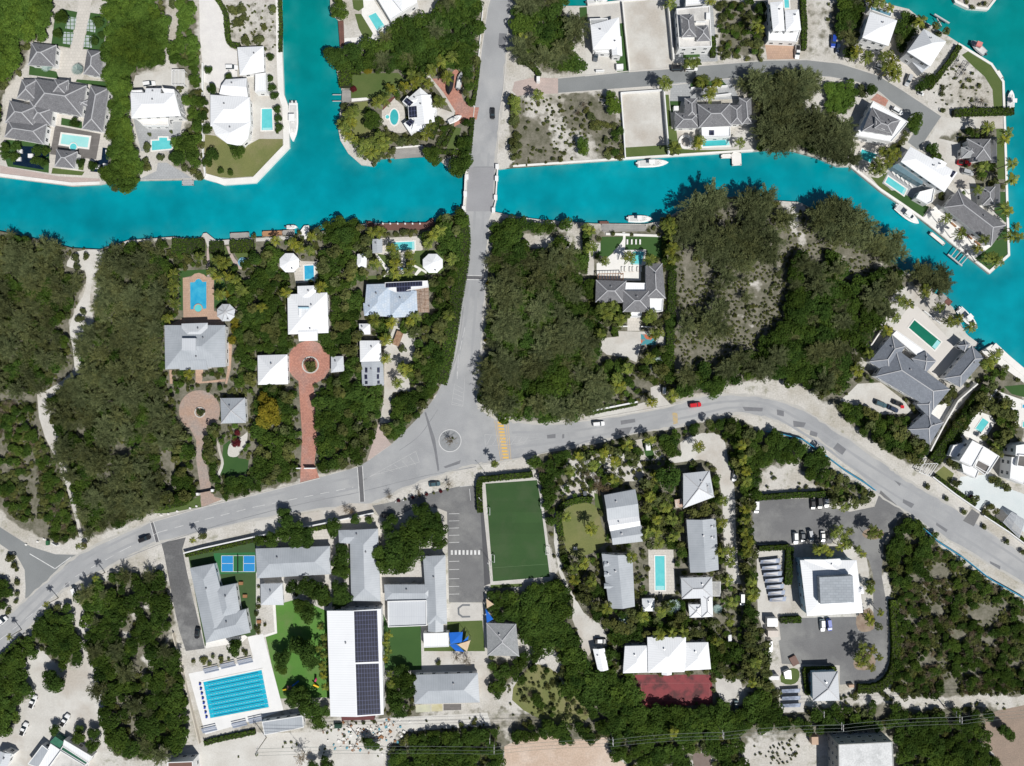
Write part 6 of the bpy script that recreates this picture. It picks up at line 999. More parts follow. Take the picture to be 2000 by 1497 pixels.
house('grey octagonal gazebo on the corner of the tan terrace', [('pyr',ell(1762,942,75,72,8,.39),3,.3,RLG,dict(posts=True))],name='gazebo',cat='gazebo',caps=True)
sheet('garden_path', [(1755,1150),(1790,1160),(1810,1200),(1800,1380),(1770,1497),(1755,1497),(1775,1370),(1770,1200)], TAN); sheet('garden_path', [(1320,1390),(1345,1390),(1345,1497),(1325,1497)], TAN); sheet('garden_path', [(1525,1385),(1585,1385),(1575,1480),(1755,1460),(1755,1480),(1525,1497)], TAN)
palms([(1545,510),(1740,560),(1690,660),(1350,640),(1350,720),(1350,780),(1360,870),(1710,800),(1470,1420),(1700,540),(1300,980),(1830,680),(1770,660),(1880,760),(1640,620)],'palm in the gardens of the tan terrace',h=5.4); WW='bush west of the tan terrace house'
scatter([(1345,480),(1500,480),(1500,590),(1370,600)],'colourful garden shrub north of the tan terrace','shrubs by the tan terrace',(('shrub',1.3,1),),2.1,.8); scatter([(1350,1390),(1510,1390),(1510,1490),(1350,1490)],'small garden shrub on the south side of the grey house','shrubs south of the grey house',(('shrub',1.2,1),),2.2,.7); scatter([(1600,1390),(1760,1380),(1750,1460),(1600,1470)],'small garden shrub on the south side of the grey house','shrubs south of the grey house',(('shrub',1.2,1),),2.2,.8); scatter([(1810,1280),(1840,1280),(1830,1480),(1810,1480)],'small clipped shrub in the row beside the garden path','clipped shrubs in a row',(('shrub',.8,1),),2)
wood([(1760,560),(1996,480),(1996,1497),(1850,1497),(1880,1280),(1780,1170),(1760,1020),(1830,1000),(1840,880),(1770,860),(1760,700)],'garden tree between the grey house and the large white house','garden woods between the canal and the school road',(('tree',2.8,.6),('palm',2.5,.2),('golden',2.4,.08),('shrub',1.7,.12)),3.1)
tl(); WWD='wild bush west of the estates'; M1=(('casuarina',3.1,.45),('tree',2.7,.32),('shrub',1.9,.23)); M2=(('tree',2.3,.45),('shrub',1.7,.55))
wood([(-60,455),(0,455),(60,462),(120,485),(140,500),(158,525),(163,550),(155,575),(135,590),(130,650),(140,720),(125,755),(75,768),(-60,772)],'dense olive tree in the bush left of the white sand track',WWD,M1,2.5,patchy=-.5)
wood([(205,485),(250,478),(335,468),(345,480),(332,520),(330,600),(320,640),(320,720),(332,740),(320,780),(345,830),(358,850),(330,880),(330,930),(315,985),(250,1020),(175,1045),(160,1020),(150,960),(135,900),(120,860),(100,820),(100,775),(150,740),(165,690),(172,640),(190,600),(205,560),(180,540)],'dense olive tree in the bush right of the white sand track',WWD,M1,2.7)
wood([(-60,785),(0,785),(70,790),(82,830),(110,900),(130,985),(148,1035),(130,1062),(95,1055),(50,1025),(0,1000),(-60,990)],'low dense scrub tree south of the western clearing',WWD,(('tree',1.8,.25),('shrub',1.3,.65),('bare',1.5,.1)),1.6,.92,patchy=-.38)
sheet('sand_track', [(72,765),(100,770),(100,810),(115,855),(130,900),(142,960),(155,1020),(165,1060),(158,1062),(146,1010),(132,960),(114,905),(88,855),(76,815)], MARL); sheet('sand_track', [(150,690),(162,690),(156,730),(130,755),(100,775),(88,765),(120,745),(142,725)], MARL)
for q,r in (([(150,492),(200,490),(205,515),(182,545),(176,590),(184,640),(160,665),(160,720),(148,730),(142,680),(136,640),(150,600),(165,570),(166,530),(130,520)],1),): sheet('sand_track', smooth(q,3,True), SAND)
trees([(145,505,10),(150,520,8),(165,500,8),(155,625,9),(160,610,7),(145,540,7)],'isolated shrub on the white sand by the canal','shrubs on the white sand','shrub')
tl(0,2)
sheet('stamped_circle', ell(1555,210,160,160,36), STAMP); sheet('stamped_drive', [(1470,330),(1650,330),(1600,450),(1605,600),(1630,740),(1670,880),(1735,900),(1570,965),(1560,800),(1530,600),(1530,440)], STAMP); mb = MB(); mb.strip(WS(ell(1560,222,38)), .4, 0, .3, closed=True); solo('planter_ring', mb, CONC, 'small round planter ring in the tan stamped-concrete circle', 'planter'); trees([(1545,215,24),(1575,225,24),(1560,240,22)],'small bush inside the planter of the stamped-concrete circle',None,'shrub')
house('grey pyramid-roofed garage east of the stamped-concrete circle', [('pyr',[(1718,112),(1910,110),(1918,305),(1725,310)],3.3,.3,RG)],name='garage',cat='garage',caps=True); e = empty('driveway_gate',(*W((1610,840)),0),'dark double gate with white pillars across the stamped drive','gate'); mb = MB(); mb.strip(WS([(1560,848),(1660,828)]), .12, 0, 1.5); part('gate_leaf', mb, BLK, e); [part('pillar', (lambda m:(m.box((*W(p),0),(1,1,1.7)),m)[1])(MB()), WWALL, e) for p in ((1552,856),(1668,828))]
hedge([(1215,975),(1330,955),(1450,925)],1.6,1.6,'straight hedge by the road west of the stamped drive'); sheet('lawn_verge', [(1215,985),(1450,935),(1560,870),(1570,960),(1300,1010),(1200,1010)], LAWN)
sheet('garden_lawn', [(1740,480),(1790,440),(1860,580),(1940,590),(1930,700),(1720,720)], LAWND); sheet('sand_bed', smooth([(1780,500),(1800,460),(1840,440),(1900,400),(1930,380),(1920,470),(1880,530),(1840,570),(1780,560)],3,True), SAND); sheet('garden_path', smooth([(1735,400),(1695,450),(1700,520),(1725,620),(1690,710),(1710,715),(1745,620),(1720,520),(1712,450)],3), MARL); trees([(1835,460,40),(1848,385,28)],'maroon leaved bush on the round sand bed',None,'maroon'); trees([(1790,530,12)],'x',None,'shrub') if False else None
wood([(1370,400),(1500,380),(1520,560),(1545,760),(1560,870),(1450,910),(1260,940),(1290,820),(1370,760),(1390,600),(1350,450)],'palm thicket tree along the stamped drive','garden woods between the canal and the school road',(('tree',2.4,.55),('palm',2.4,.3),('shrub',1.6,.15)),2.7); wood([(1620,330),(1720,320),(1700,400),(1690,560),(1690,700),(1640,730),(1610,600),(1600,450)],'garden tree on the right of the stamped drive','garden woods between the canal and the school road',(('tree',2.2,.5),('palm',2.3,.4),('shrub',1.4,.1)),2.6)
wood([(1650,740),(1900,720),(1996,640),(1996,820),(1900,880),(1720,890)],'roadside garden tree beside the school road','garden woods between the canal and the school road',(('tree',2.4,.7),('shrub',1.7,.3)),2.7); scatter([(1350,80),(1420,60),(1400,340),(1470,380),(1350,400),(1300,280)],'shrub at the edge of the stamped circle','garden woods between the canal and the school road',(('shrub',1.7,.6),('palm',2.2,.4)),2.6,.9)
for p in ((200,1255),(1255,1025),(1310,1015),(1380,995),(1480,970),(1530,955),(290,1232),(340,1213)): block('boulder',R(p[0]-7,p[1]-6,p[0]+7,p[1]+6,25),.5,WCON,'white boulder on the verge of the school road','boulder','white boulders along the verge')
car((1128,1208),-22,'black','black car driving on the school road beside the dark road hump','suv'); palms([(1555,1195),(1575,1190)],'palm sapling on the beige pavement by the school wall',h=4,r=1.6); plant('palm',(635,1270),1.7,'small palm at the mouth of the sand track',prio=5,h=3); block('notice_board',R(395,1250,440,1256,30),1.8,WWALL,'white notice board at the junction verge','sign'); block('litter_bin',R(355,1225,375,1260),1.2,mat('green_plastic',(.03,.12,.05)),'green bin beside the junction notice board','bin')
trees([(80,1370,40),(110,1420,30),(60,1340,22),(130,1450,20)],'dry shrub on the white sand triangle by the junction','shrubs at the junction','shrub')
def streetpalm(b,label,h=7): x,y=W(b); PLANTS.append(('palm',x,y,1.7,h,label,'tall street palms',6))
tl(); [streetpalm(p,l) for p,l in (((392,1048),'slender street palm on the pavement above the school'),((207,1120),'slender street palm at the bend of the school road'),((174,1059),'slender palm at the mouth of the sand track'),((113,1170),'slender street palm beside the sandy lane'),((43,1232),'slender street palm near the left edge of the road'),((965,903),'slender street palm below the yellow hump'))]
tl(1,2)
wood([(0,0),(350,0),(355,250),(350,420),(330,560),(290,640),(340,700),(200,760),(0,830)],'garden tree west of the brick drive','garden woods between the canal and the school road',(('tree',2.9,.65),('palm',2.4,.15),('shrub',1.8,.2)),3.1)
trees([(90,200,95),(60,280,70),(140,270,60),(60,110,60)],'golden yellow leaved tree left of the brick drive','golden trees west of the brick drive','golden')
wood([(480,0),(1010,0),(985,180),(950,320),(930,420),(880,590),(820,640),(640,640),(500,710),(460,620),(480,400),(470,300),(500,180)],'garden tree east of the brick drive','garden woods between the canal and the school road',(('tree',3.0,.75),('palm',2.4,.1),('shrub',1.8,.15)),3.1)
wood([(1090,0),(1440,0),(1380,110),(1290,240),(1180,380),(1060,450),(1010,420),(960,320),(1040,300),(1050,120)],'tree in the wedge between the sand driveway and the main road','garden woods between the canal and the school road',(('tree',2.9,.8),('palm',2.4,.2)),3); sheet('sand_driveway', [(1005,40),(1090,0),(1055,100),(1045,300),(960,310),(985,180)], MARL); sheet('paved_apron', [(960,300),(1000,400),(1055,472),(895,585),(865,600),(930,400)], PINK)
wall([(300,655),(355,655)],.4,2,WWALL,'short white gate wall left of the brick drive foot'); wall([(385,655),(470,655)],.4,2,WWALL,'short white gate wall right of the brick drive foot')
car((1392,782),-5,'teal','dark teal car parked on the pavement above the row of red bushes','car'); car((1025,1030),5,'black','black car parked at the school car park entrance','car'); plant('palm',(1865,625),2.0,'palm at the corner of the football pitch',prio=5,h=4); [lamp(p,a,6,l) for p,a,l in (((1790,695),-135,'street lamp at the corner of the pitch'),((1762,893),-125,'lamp at the upper left of the pitch'),((1830,1390),-130,'lamp beside the lower left goal'))]
for i in range(8): plant('shrub',(1110+i*55,912-i*12),.75,'small dark red bush in the row along the school car park','red bushes along the car park',prio=3) if i%2 else plant('maroon',(1110+i*55,912-i*12),.9,'small dark red bush in the row along the school car park','red bushes along the car park',prio=3)
for i in range(7): block('bollard',R(1085+i*60,918-i*13,1092+i*60,925-i*13),.6,WWALL,'white bollard between the red bushes of the school car park','bollard','white bollards in the bush row')
for p in ((1040,880),(1265,845),(1500,790),(740,1000),(700,990)): plant('bare',p,1.9,'thin leafless tree on the pavement by the school','leafless trees by the school',prio=4)
sheet('school_pavement', [(0,1075),(560,985),(730,930),(900,935),(920,1005),(730,1020),(400,1110),(0,1190)], MARL); sheet('school_yard', [(0,1200),(400,1120),(730,1030),(920,1015),(1010,1060),(1030,1140),(960,1200),(900,1497),(0,1497)], PAVE)
# ================================================================ SCHOOL
tl(); sheet('school_yard', [(366,1078),(500,1052),(500,1240),(480,1245),(400,1262)], mat('school_turf',(.045,.085,.03),(.06,.10,.035),.2,.95,.3)); wall([(362,1079),(400,1069),(500,1047),(600,1028),(664,1015),(731,1001)],.45,1.7,WWALL,'long white school wall along the pavement'); hedge([(364,1084),(500,1054),(640,1028)],1.5,1.3,'low hedge behind the white school wall')
wood([(368,1125),(378,1122),(385,1240),(402,1262),(372,1262)],'x','x',(('shrub',1,1),),9,0)
CG = mat('court_green',(.025,.13,.045),(.03,.145,.05),.1,.85,.1); CB = mat('court_blue',(.02,.22,.50),(.025,.24,.53),.1,.85,.1)
e = empty('sports_court',(*W((460,1101)),0),'blue and green pickleball court with a net beside the school','sports court'); q = WS([(417,1081),(501,1079),(501,1119),(424,1122)]); z_ = layer(q); part('court_surround',flatmesh(q,z_,'c'),CG,e); NOTREE.append(q)
for x0,x1 in ((433,455.5),(475.5,498)): [part('court_half',flatmesh(WS([(x0,y0),(x1,y0),(x1,y1),(x0,y1)]),z_+.005,'c'),CB,e) for y0,y1 in ((1086,1101),(1101.3,1116.5))]
mb = MB(); [mb.strip(WS(l),.16,z_+.01,z_+.01) for l in ([(432.6,1085.7),(498,1085.7)],[(432.6,1117),(498,1117)],[(432.6,1085.5),(432.6,1117.2)],[(498,1085.5),(498,1117.2)],[(455.6,1085.7),(455.6,1117)],[(475.4,1085.7),(475.4,1117)],[(432.6,1101),(455.6,1101)],[(475.4,1101),(498,1101)])]; part('court_lines',mb,WHT,e); mb = MB(); mb.strip(WS([(465.5,1084),(465.5,1118)]),.05,.05,.95); part('net',mb,BLK,e); [part('net_post',(lambda m:(m.cyl(W(p),.06,0,1.0),m)[1])(MB()),BLK,e) for p in ((465.5,1084),(465.5,1118))]
SG=dict(fas=WWALL)
house('long pale grey hip-roofed classroom block nearest the pickleball court', [('hip',[(499,1072),(644,1067),(646,1122),(502,1130)],3.2,.3,RG)],name='school_building',cat='school building'); house('L-shaped grey classroom block with a long vertical ridge', [('hip',[(683,1036),(738,1033),(743,1175),(686,1175)],3.4,.3,RG),('hip',[(661,1036),(725,1034),(722,1061),(662,1063)],3.2,.3,RG)],name='school_building',cat='school building')
house('grey classroom block by the car park with a flat-roofed hall', [('hip',[(826,1087),(870,1085),(873,1219),(835,1220)],3.4,.3,RG),('hip',[(750,1142),(848,1142),(845,1174),(752,1173)],3.2,.3,RG),('flat',[(757,1174),(833,1172),(834,1222),(758,1225)],3.6,0,RLG),('gable',[(836,1202),(866,1202),(866,1234),(836,1234)],3.1,.3,RG)],name='school_building',cat='school building')
tl(1,3); h_ = house('huge white metal-roofed gymnasium with two black solar arrays', [('gable',[(553,285),(975,270),(995,1095),(580,1110)],6.5,.10,RW)],name='gymnasium',cat='sports hall'); solar(h_,[(765,290),(945,283),(958,680),(775,688)]); solar(h_,[(778,702),(958,697),(972,1088),(790,1100)])
house('grey hip-roofed classroom block with timber decks on its south side', [('hip',[(1228,785),(1730,770),(1745,1000),(1235,1012)],3.4,.3,RG)],name='school_building',cat='school building'); house('small grey pyramid-roofed cabana on the school lawn', [('pyr',[(35,75),(205,70),(215,240),(38,240)],2.9,.35,RLG)],name='cabana',cat='cabana'); house('low grey flat-roofed shed south of the school pool', [('flat',[(45,1150),(365,1100),(372,1195),(65,1255)],2.8,0,RG,dict(ph=.05))],name='shed',cat='shed')
house('flat white canopy building beside the blue shade sails', [('flat',[(1305,460),(1500,455),(1505,565),(1310,572)],3,0,RW,dict(ph=.08))],name='canopy_building',cat='canopy')
sheet('play_turf', [(75,490),(165,460),(150,240),(330,190),(560,290),(585,960),(190,970),(120,700)], LAWNB); sheet('play_turf', [(985,290),(1030,400),(1285,400),(1292,745),(1060,755),(1000,745)], LAWND); sheet('play_turf', [(1490,370),(1765,360),(1785,600),(1310,600),(1310,570),(1490,560)], LAWN); sheet('path', [(130,240),(152,240),(165,460),(60,492),(55,478),(145,448)], WCON)
sheet('yard', [(1310,602),(1785,602),(1830,1010),(1310,730)], MARL); sheet('yard', [(965,0),(1000,0),(1010,280),(960,290)], PAVE); sheet('half_court', [(1510,230),(1755,225),(1755,355),(1512,365)], CONC); lines('court_ring', [[(1668,240),(1610,240),(1578,265),(1580,310),(1610,332),(1670,330)]], .7, mat('court_ring', (.16, .17, .18)))
def sail(pts,hs,m,label):
    e = empty('shade_sail',(*W(pts[0]),0),label,'shade sail','shade sails of the school'); P=[(*W(p,h),h) for p,h in zip(pts,hs)]; mb = MB(); mb.face(P if ccw([(p[0],p[1]) for p in P])[0]==(P[0][0],P[0][1]) else P[::-1]); mb.face([(a,b,c-.04) for a,b,c in mb.v[::-1]]); part('sail',mb,m,e)
    for p in P: b = MB(); b.cyl(p,.07,0,p[2]+.1,8); part('post',b,STEEL,e)
sail([(1505,455),(1612,450),(1605,530),(1515,545)],(3,3.6,3,3.4),BLUF,'square blue shade sail beside the white canopy building'); sail([(1600,535),(1658,480),(1650,528)],(3,3.6,3),BLUF,'small blue triangular shade sail pointing up right'); sail([(1505,548),(1565,545),(1625,605),(1560,600)],(3,2.6,3,3),BLUF,'lower blue shade sail behind the tan sail'); sail([(1570,548),(1672,515),(1645,602)],(3.2,3.8,3),TANF,'tan triangular shade sail beside the blue ones')
sail([(1790,270),(1850,350),(1800,380)],(3,3.4,3),BLUF,'blue shade sail by the kindergarten fence'); sail([(1795,190),(1855,235),(1800,265)],(3,3.4,3),TANF,'tan shade sail by the kindergarten fence')
e = empty('playground_set',(*W((300,890)),0),'colourful climbing frame with blue and yellow slides on the bright turf','playground'); 
for p,s,m,z_ in (((270,870),(1.6,1.6,.2),'brown',1.6),((310,900),(1.6,1.6,.2),'blue',2.0)): b = MB(); b.box((*W(p),z_),s); b.box((*W(p),0),(.15,.15,z_)); part('platform',b,PAINT[m],e)
for a,b_,m in (((290,860),(335,830),BLUF),((330,910),(362,885),mat('yellow_plastic',(.7,.45,.02))),((260,880),(212,900),mat('yellow_plastic',(.7,.45,.02))),((320,915),(355,945),BLUF)): b = MB(); b.bar((*W(a),1.6),(*W(b_),.2),.5); part('slide',b,m,e)
e = empty('playground_set',(*W((475,840)),0),'small pink and yellow play slide beside the gymnasium','playground'); b = MB(); b.bar((*W((480,800)),1.8),(*W((465,830)),.3),.6); part('slide',b,mat('pink_plastic',(.6,.05,.2)),e); b = MB(); b.bar((*W((455,845)),1.6),(*W((490,875)),.3),.6); part('slide',b,mat('yellow_plastic',(.7,.45,.02)),e)
for q,m in (([(1245,1018),(1362,1018),(1362,1072),(1245,1078)],mat('pale_deck',(.50,.50,.36),(.42,.42,.33),.4,.8)),([(1368,1015),(1455,1012),(1455,1068),(1368,1070)],mat('yellow_deck',(.42,.38,.22),(.5,.47,.33),.4,.8)),([(1462,1012),(1600,1010),(1600,1058),(1462,1062)],DECK)): sheet('timber_deck', q, m)
TS='school garden trees'
trees([(370,610,105),(310,560,70),(420,690,70)],'tall dark tree standing on the bright play turf'); trees([(200,670,78),(190,740,60)],'dark tree on the bright turf nearest the school pool'); trees([(270,100,60),(380,110,85),(470,140,90),(330,250,60),(400,330,70),(520,200,60),(640,120,70),(690,190,65),(640,230,60),(390,270,60)],'broad tree in the school garden north of the play turf',TS)
trees([(300,960,70),(360,1010,85),(430,1060,80),(480,1160,70),(270,1010,55),(350,930,60),(540,1080,45)],'broad tree south of the playground',TS); trees([(1130,760,60),(1180,830,75),(1090,850,60),(1180,920,65),(1080,1000,80),(1110,1080,70),(1060,930,50)],'bushy tree between the gymnasium and the classroom with decks',TS)
palms([(1030,480),(1030,600),(1040,780),(1050,860),(1010,540),(530,490),(540,560),(530,630),(520,720),(520,790),(540,880),(500,410),(1010,660),(490,580)],'palm along the side of the gymnasium',h=4.8,r=2.1); trees([(1420,690,26)],'small round yellow-green bush in the school yard',None,'shrub'); plant('bare',(1640,680),2.6,'dry half-leafless tree in the school yard',prio=4); plant('bare',(1560,650),2,'thin tree beside the dry tree in the school yard',prio=4); trees([(1530,650,40)],'x',None,'shrub') if False else None
tl(1,2); trees([(1290,1000,80),(1350,1080,85),(1420,1150,80),(1400,1060,60),(1250,1100,90),(1180,1180,90),(1300,1200,95),(1420,1250,70),(1080,1230,90),(1180,1290,95),(1060,1330,95),(960,1330,70),(1000,1420,80),(1100,1430,90),(1180,1400,70),(1250,1330,70),(1020,1120,55),(1060,1060,50)],'large dark tree in the clump beside the school car park','dark clump beside the school car park')
trees([(210,1010,55),(230,1080,70),(300,1150,80),(380,1190,75),(200,1180,70),(110,1220,65),(300,1240,60),(20,1230,45),(400,1240,50)],'tree behind the white school wall','trees behind the school wall'); trees([(595,1110,62),(600,1170,45)],'round tree between two classroom blocks'); trees([(660,1300,62),(660,1380,75),(650,1450,75),(690,1480,50)],'yellow-tipped tree in the bed between classroom blocks','bed between classroom blocks'); trees([(770,1060,45),(880,1060,38)],'small tree behind the school wall by the gate','trees behind the school wall')
# school pool
tl(0,3); sheet('pool_surround', [(1470,775),(1880,690),(1975,655),(1930,490),(2050,465),(2210,1060),(2055,1115),(1600,1250)], mat('pool_deck_white',(.74,.735,.72),(.68,.675,.66),.2,.8,.1)); sheet('porch', [(1605,535),(1740,500),(1910,475),(1930,490),(1890,530),(1605,575)], WCON)
e = empty('swimming_pool',(*W((1840,930)),0),'eight-lane blue competition pool with lane ropes on a white deck','swimming pool'); P = ccw(WS([(1578,835),(2045,738),(2105,1040),(1636,1128)])); z_ = layer(P); mb = MB(); mb.strip(P,.6,0,z_+.1,closed=True); part('coping',mb,WCON,e); part('water',flatmesh(P,z_+.04,'w'),mat('lap_pool_water',(.01,.36,.50),(.02,.42,.56),.3,.12,bump=.3,spec=.5),e)
A,B,C_,D_ = [Vector(W(p)) for p in ((1578,835),(2045,738),(2105,1040),(1636,1128))]
for i in range(9):
    t = (i+.5)/9 if False else i/8; a = A.lerp(D_,t); b = B.lerp(C_,t)
    if 0 < i < 8: mb = MB(); n_ = 22; [mb.bar((*a.lerp(b,(k+.1)/n_),z_+.1),(*a.lerp(b,(k+.6)/n_),z_+.1),.16,0) for k in range(n_)]; part('lane_rope',mb,mat('rope_float',(.55,.75,.80)),e)
for i in range(8):
    t = (i+.5)/8; a = A.lerp(D_,t); b = B.lerp(C_,t); a,b = a.lerp(b,.08),a.lerp(b,.92); mb = MB(); mb.strip([tuple(a),tuple(b)],.25,z_+.045,z_+.045); part('lane_line',mb,mat('lane_tile',(.005,.05,.16)),e)
    c = A.lerp(D_,t); mb = MB(); mb.box((c.x-.9,c.y,.1),(.7,.7,.6),-.2); o = solo('starting_block',mb,PAINT['blue'],'blue starting block at the left end of the competition pool','starting block','starting blocks of the pool')
for i,(p,a) in enumerate(((( 1650,740),-13),((1780,705),-13),((1915,675),-13),((1635,1205),-13),((1870,1165),-13),((2000,1130),-13))): 
    x,y = W(p); e = empty('bleachers',(x,y,0),('blue and white bleacher bench on the north side of the school pool' if i<3 else 'blue and white bleacher bench on the south side of the school pool'),'bleachers','poolside bleachers',math.radians(-a)); [link('bench_row',(lambda m:(m.box((0,(k-1.5)*.6,.2+.25*k),(5.8,.35,.08)),m)[1])(MB()).mesh('bench_row',[mat('navy_bench',(.30,.34,.42) if 1 else 0),STEEL][0]),e) for k in range(4)]
tl(); house('long school wing with branching grey hip roofs beside the service lane', [('hip',[(371,1110),(418,1101),(453,1238),(402,1254)],3.4,.3,RG),('hip',[(415,1149),(460,1140),(470,1202),(430,1212)],3.3,.3,RG),('hip',[(398,1212),(480,1190),(489,1236),(402,1256)],3.5,.3,RG)],name='school_building',cat='school building'); car((385,1237),100,'black','black car parked at the bottom of the service lane','car')
scatter([(370,1290),(480,1268),(485,1285),(372,1308)],'small bush in the planting strip above the school pool','shrubs above the school pool',(('shrub',1.1,1),),2.2,.8); trees([(455,1270,17),(460,1260,12)],'dark tree above the school pool'); hedge([(400,1450),(440,1440),(500,1428)],2,1,'rough hedge below the school pool'); wall([(340,1235),(392,1450)],.3,1.5,CWALL,'long cream wall left of the school pool')
scatter([(468,1150),(500,1130),(520,1240),(495,1240)],'small bush in the school courtyard','shrubs in the school courtyard',(('shrub',1.2,1),),2.4,.7)
for p in ((470,1140),(478,1165),(505,1215)): block('picnic_table',R(p[0]-4,p[1]-3,p[0]+4,p[1]+3),.75,TEAK,'brown picnic table in the school courtyard','picnic table','picnic tables')
# pitch
sheet('pitch_apron', [(941,938),(1052,931),(1060,975),(1080,1132),(958,1143)], CONC); sheet('football_pitch', [(948,945),(1049,938),(1055,975),(1074,1127),(963,1136)], PITCH); hedge([(938,1000),(936,948),(938,936),(990,931),(1040,926)],2.2,2.2,'dark hedge round the upper left corner of the pitch'); sheet('turf', [(958,1143),(1020,1140),(1020,1146),(958,1150)], LAWN)
lines('pitch_lines', [[(952,1105),(962,1134)],[(955,1110),(1070,1102)]], .08, mat('faint_line',(.12,.19,.09)))
for p,a,l in (((957,998),0,'upper left'),((966,1090),0,'lower left'),((1056,985),180,'upper right'),((1066,1075),180,'lower right')):
    e = empty('football_goal',(*W(p),0),f'small white football goal on the {l} side of the pitch','goal','football goals',math.radians(a)); mb = MB()
    for s,t in (((0,-1.4,0),(0,-1.4,1.6)),((0,1.4,0),(0,1.4,1.6)),((0,-1.4,1.6),(0,1.4,1.6)),((0,-1.4,1.6),(-1.3,-1.4,0)),((0,1.4,1.6),(-1.3,1.4,0)),((-1.3,-1.4,.05),(-1.3,1.4,.05))): mb.bar(s,t,.12)
    part0('goal_frame',mb,PAINT['white'],e)
house('grey-green shingled kindergarten building with shade sails beside it', [('hip',[(950,1217),(1008,1219),(1014,1282),(952,1281)],3.2,.35,RSL)],name='kindergarten',cat='school building')
# ================================================================ SOUTH WEST CORNER
tl(0,3); WS_='woods of the south west'
wood([(645,110),(830,65),(840,-20),(1305,-20),(1335,200),(1365,350),(1395,560),(1430,900),(1480,1200),(1440,1370),(1250,1430),(900,1440),(810,1340),(800,1000),(785,780),(700,600),(680,350),(630,220)],'dense dark tree in the wood left of the school pool',WS_,(('tree',3.0,.7),('casuarina',3,.1),('shrub',1.8,.2)),3.1,.95)
wood([(400,225),(530,240),(555,400),(620,520),(635,650),(570,750),(500,720),(390,670),(310,590),(240,470),(245,420)],'dense tree on the tongue between road and sandy lane',WS_,(('tree',2.9,.85),('shrub',1.8,.15)),3); wood([(-200,900),(0,720),(200,555),(230,520),(290,600),(175,700),(215,830),(245,900),(235,990),(140,1010),(130,1140),(70,1220),(0,1250),(-200,1250)],'dense tree left of the sandy yard',WS_,(('tree',2.9,.85),('shrub',1.8,.15)),3); hedge([(0,700),(100,600),(200,500)],4,2,'roadside hedge in the lower left corner')
trees([(395,860,88),(370,790,50),(440,870,60)],'round tree standing alone in the sandy yard'); wood([(-100,30),(20,20),(90,80),(80,150),(30,250),(0,300),(-100,320)],'tree in the sand triangle at the left edge',WS_,(('tree',2.4,.8),('shrub',1.6,.2)),2.8)
trees([(130,60,26),(125,160,24),(60,290,30),(120,210,22)],'shrub on the sand triangle at the left edge','shrubs at the junction','shrub'); sheet('sand_yard', [(520,130),(600,120),(680,350),(710,600),(780,780),(800,1000),(810,1350),(760,1497),(0,1497),(0,1270),(140,1150),(150,1020),(250,990),(250,900),(160,720),(330,590),(430,700),(590,760),(640,650),(600,450),(545,240)], MARL, keep=True)
car((255,995),-68,'white','white pickup with dark bed nearest the trees in the sandy yard','pickup'); car((185,1208),-66,'white','white pickup with dark bed in the lower left of the sandy yard','pickup'); car((505,1140),-58,'white','white pickup parked beside the small buildings in the sandy yard','pickup'); car((590,150),70,'white','white van at the mouth of the sandy lane','van'); car((15,368),-40,'white','white truck at the left edge of the road','van')
trees([(415,1225,46),(600,1290,60),(710,1350,62),(720,1250,50),(610,1220,40)],'round tree beside the sheds in the sandy yard','round trees in the sandy yard'); house('workshop with grey, white and green roofs in the sandy yard', [('flat',[(328,1330),(382,1372),(300,1510),(215,1480)],3,0,RG,dict(ph=.05)),('flat',[(395,1320),(475,1372),(380,1520),(300,1500)],2.8,0,RW,dict(ph=.05)),('flat',[(475,1372),(665,1488),(640,1560),(360,1530)],3.1,0,FLATR),('flat',[(500,1290),(718,1420),(692,1465),(490,1335)],3.3,0,RW,dict(ph=.05)),('flat',[(488,1338),(690,1468),(670,1488),(470,1368)],3.0,0,mat('green_roof',(.02,.10,.06)),dict(ph=.05))],name='workshop',cat='workshop'); block('shipping_container',[(388,1310),(430,1265),(500,1310),(468,1355)],2.6,mat('green_container',(.03,.13,.08),(.05,.17,.11),1,.6),'green shipping container with a rusty top beside the workshop','container')
house('shed with a grey and green roof at the bottom left corner', [('gable',[(0,1380),(95,1400),(50,1520),(-60,1500)],3.2,.2,RLG),('flat',[(40,1380),(105,1405),(70,1440),(20,1420)],3.25,0,mat('green_roof',(.02,.10,.06)),dict(ph=.02))],name='shed',cat='shed'); house('brown-roofed building cut by the bottom edge below the wood', [('flat',[(1308,1462),(1505,1455),(1512,1560),(1308,1560)],5.2,0,mat('brown_roof',(.16,.09,.07)))]); 
sheet('south_track', [(1400,1380),(1600,1300),(1996,1230),(2070,1240),(2500,1230),(3000,1120),(3800,1080),(3830,1180),(3100,1230),(2980,1497),(1420,1497)], SAND, keep=True)
tl(1,3); M3=(('tree',2.7,.7),('shrub',1.8,.3))
wood([(1160,1260),(1300,1230),(1500,1205),(1700,1220),(1900,1230),(1930,1380),(1930,1560),(1060,1560),(1060,1390)],'dense tree south of the school in the utility line belt','woods along the utility line',M3,2.6); trees([(880,1330,52),(930,1350,40),(840,1300,30)],'bushy tree on the sand beside the rubble heap'); plant('bare',(350,1440),3.5,'large leafless tree at the bottom of the sand track',prio=4); trees([(540,1490,60),(440,1497,45)],'dark tree cut by the bottom edge below the school')
scatter([(1440,1180),(1700,1130),(1860,1150),(1900,1220),(1500,1200)],'dry scrub tuft south of the school','scrub tufts along the track',(('shrub',1.1,.8),('bare',1.3,.2)),2.8,.6); scatter([(640,1140),(960,1130),(960,1180),(650,1175)],'weed clump behind the gymnasium','scrub tufts along the track',(('shrub',.9,1),),2.4,.7)
mb = MB()      # rubble: nobody could count it
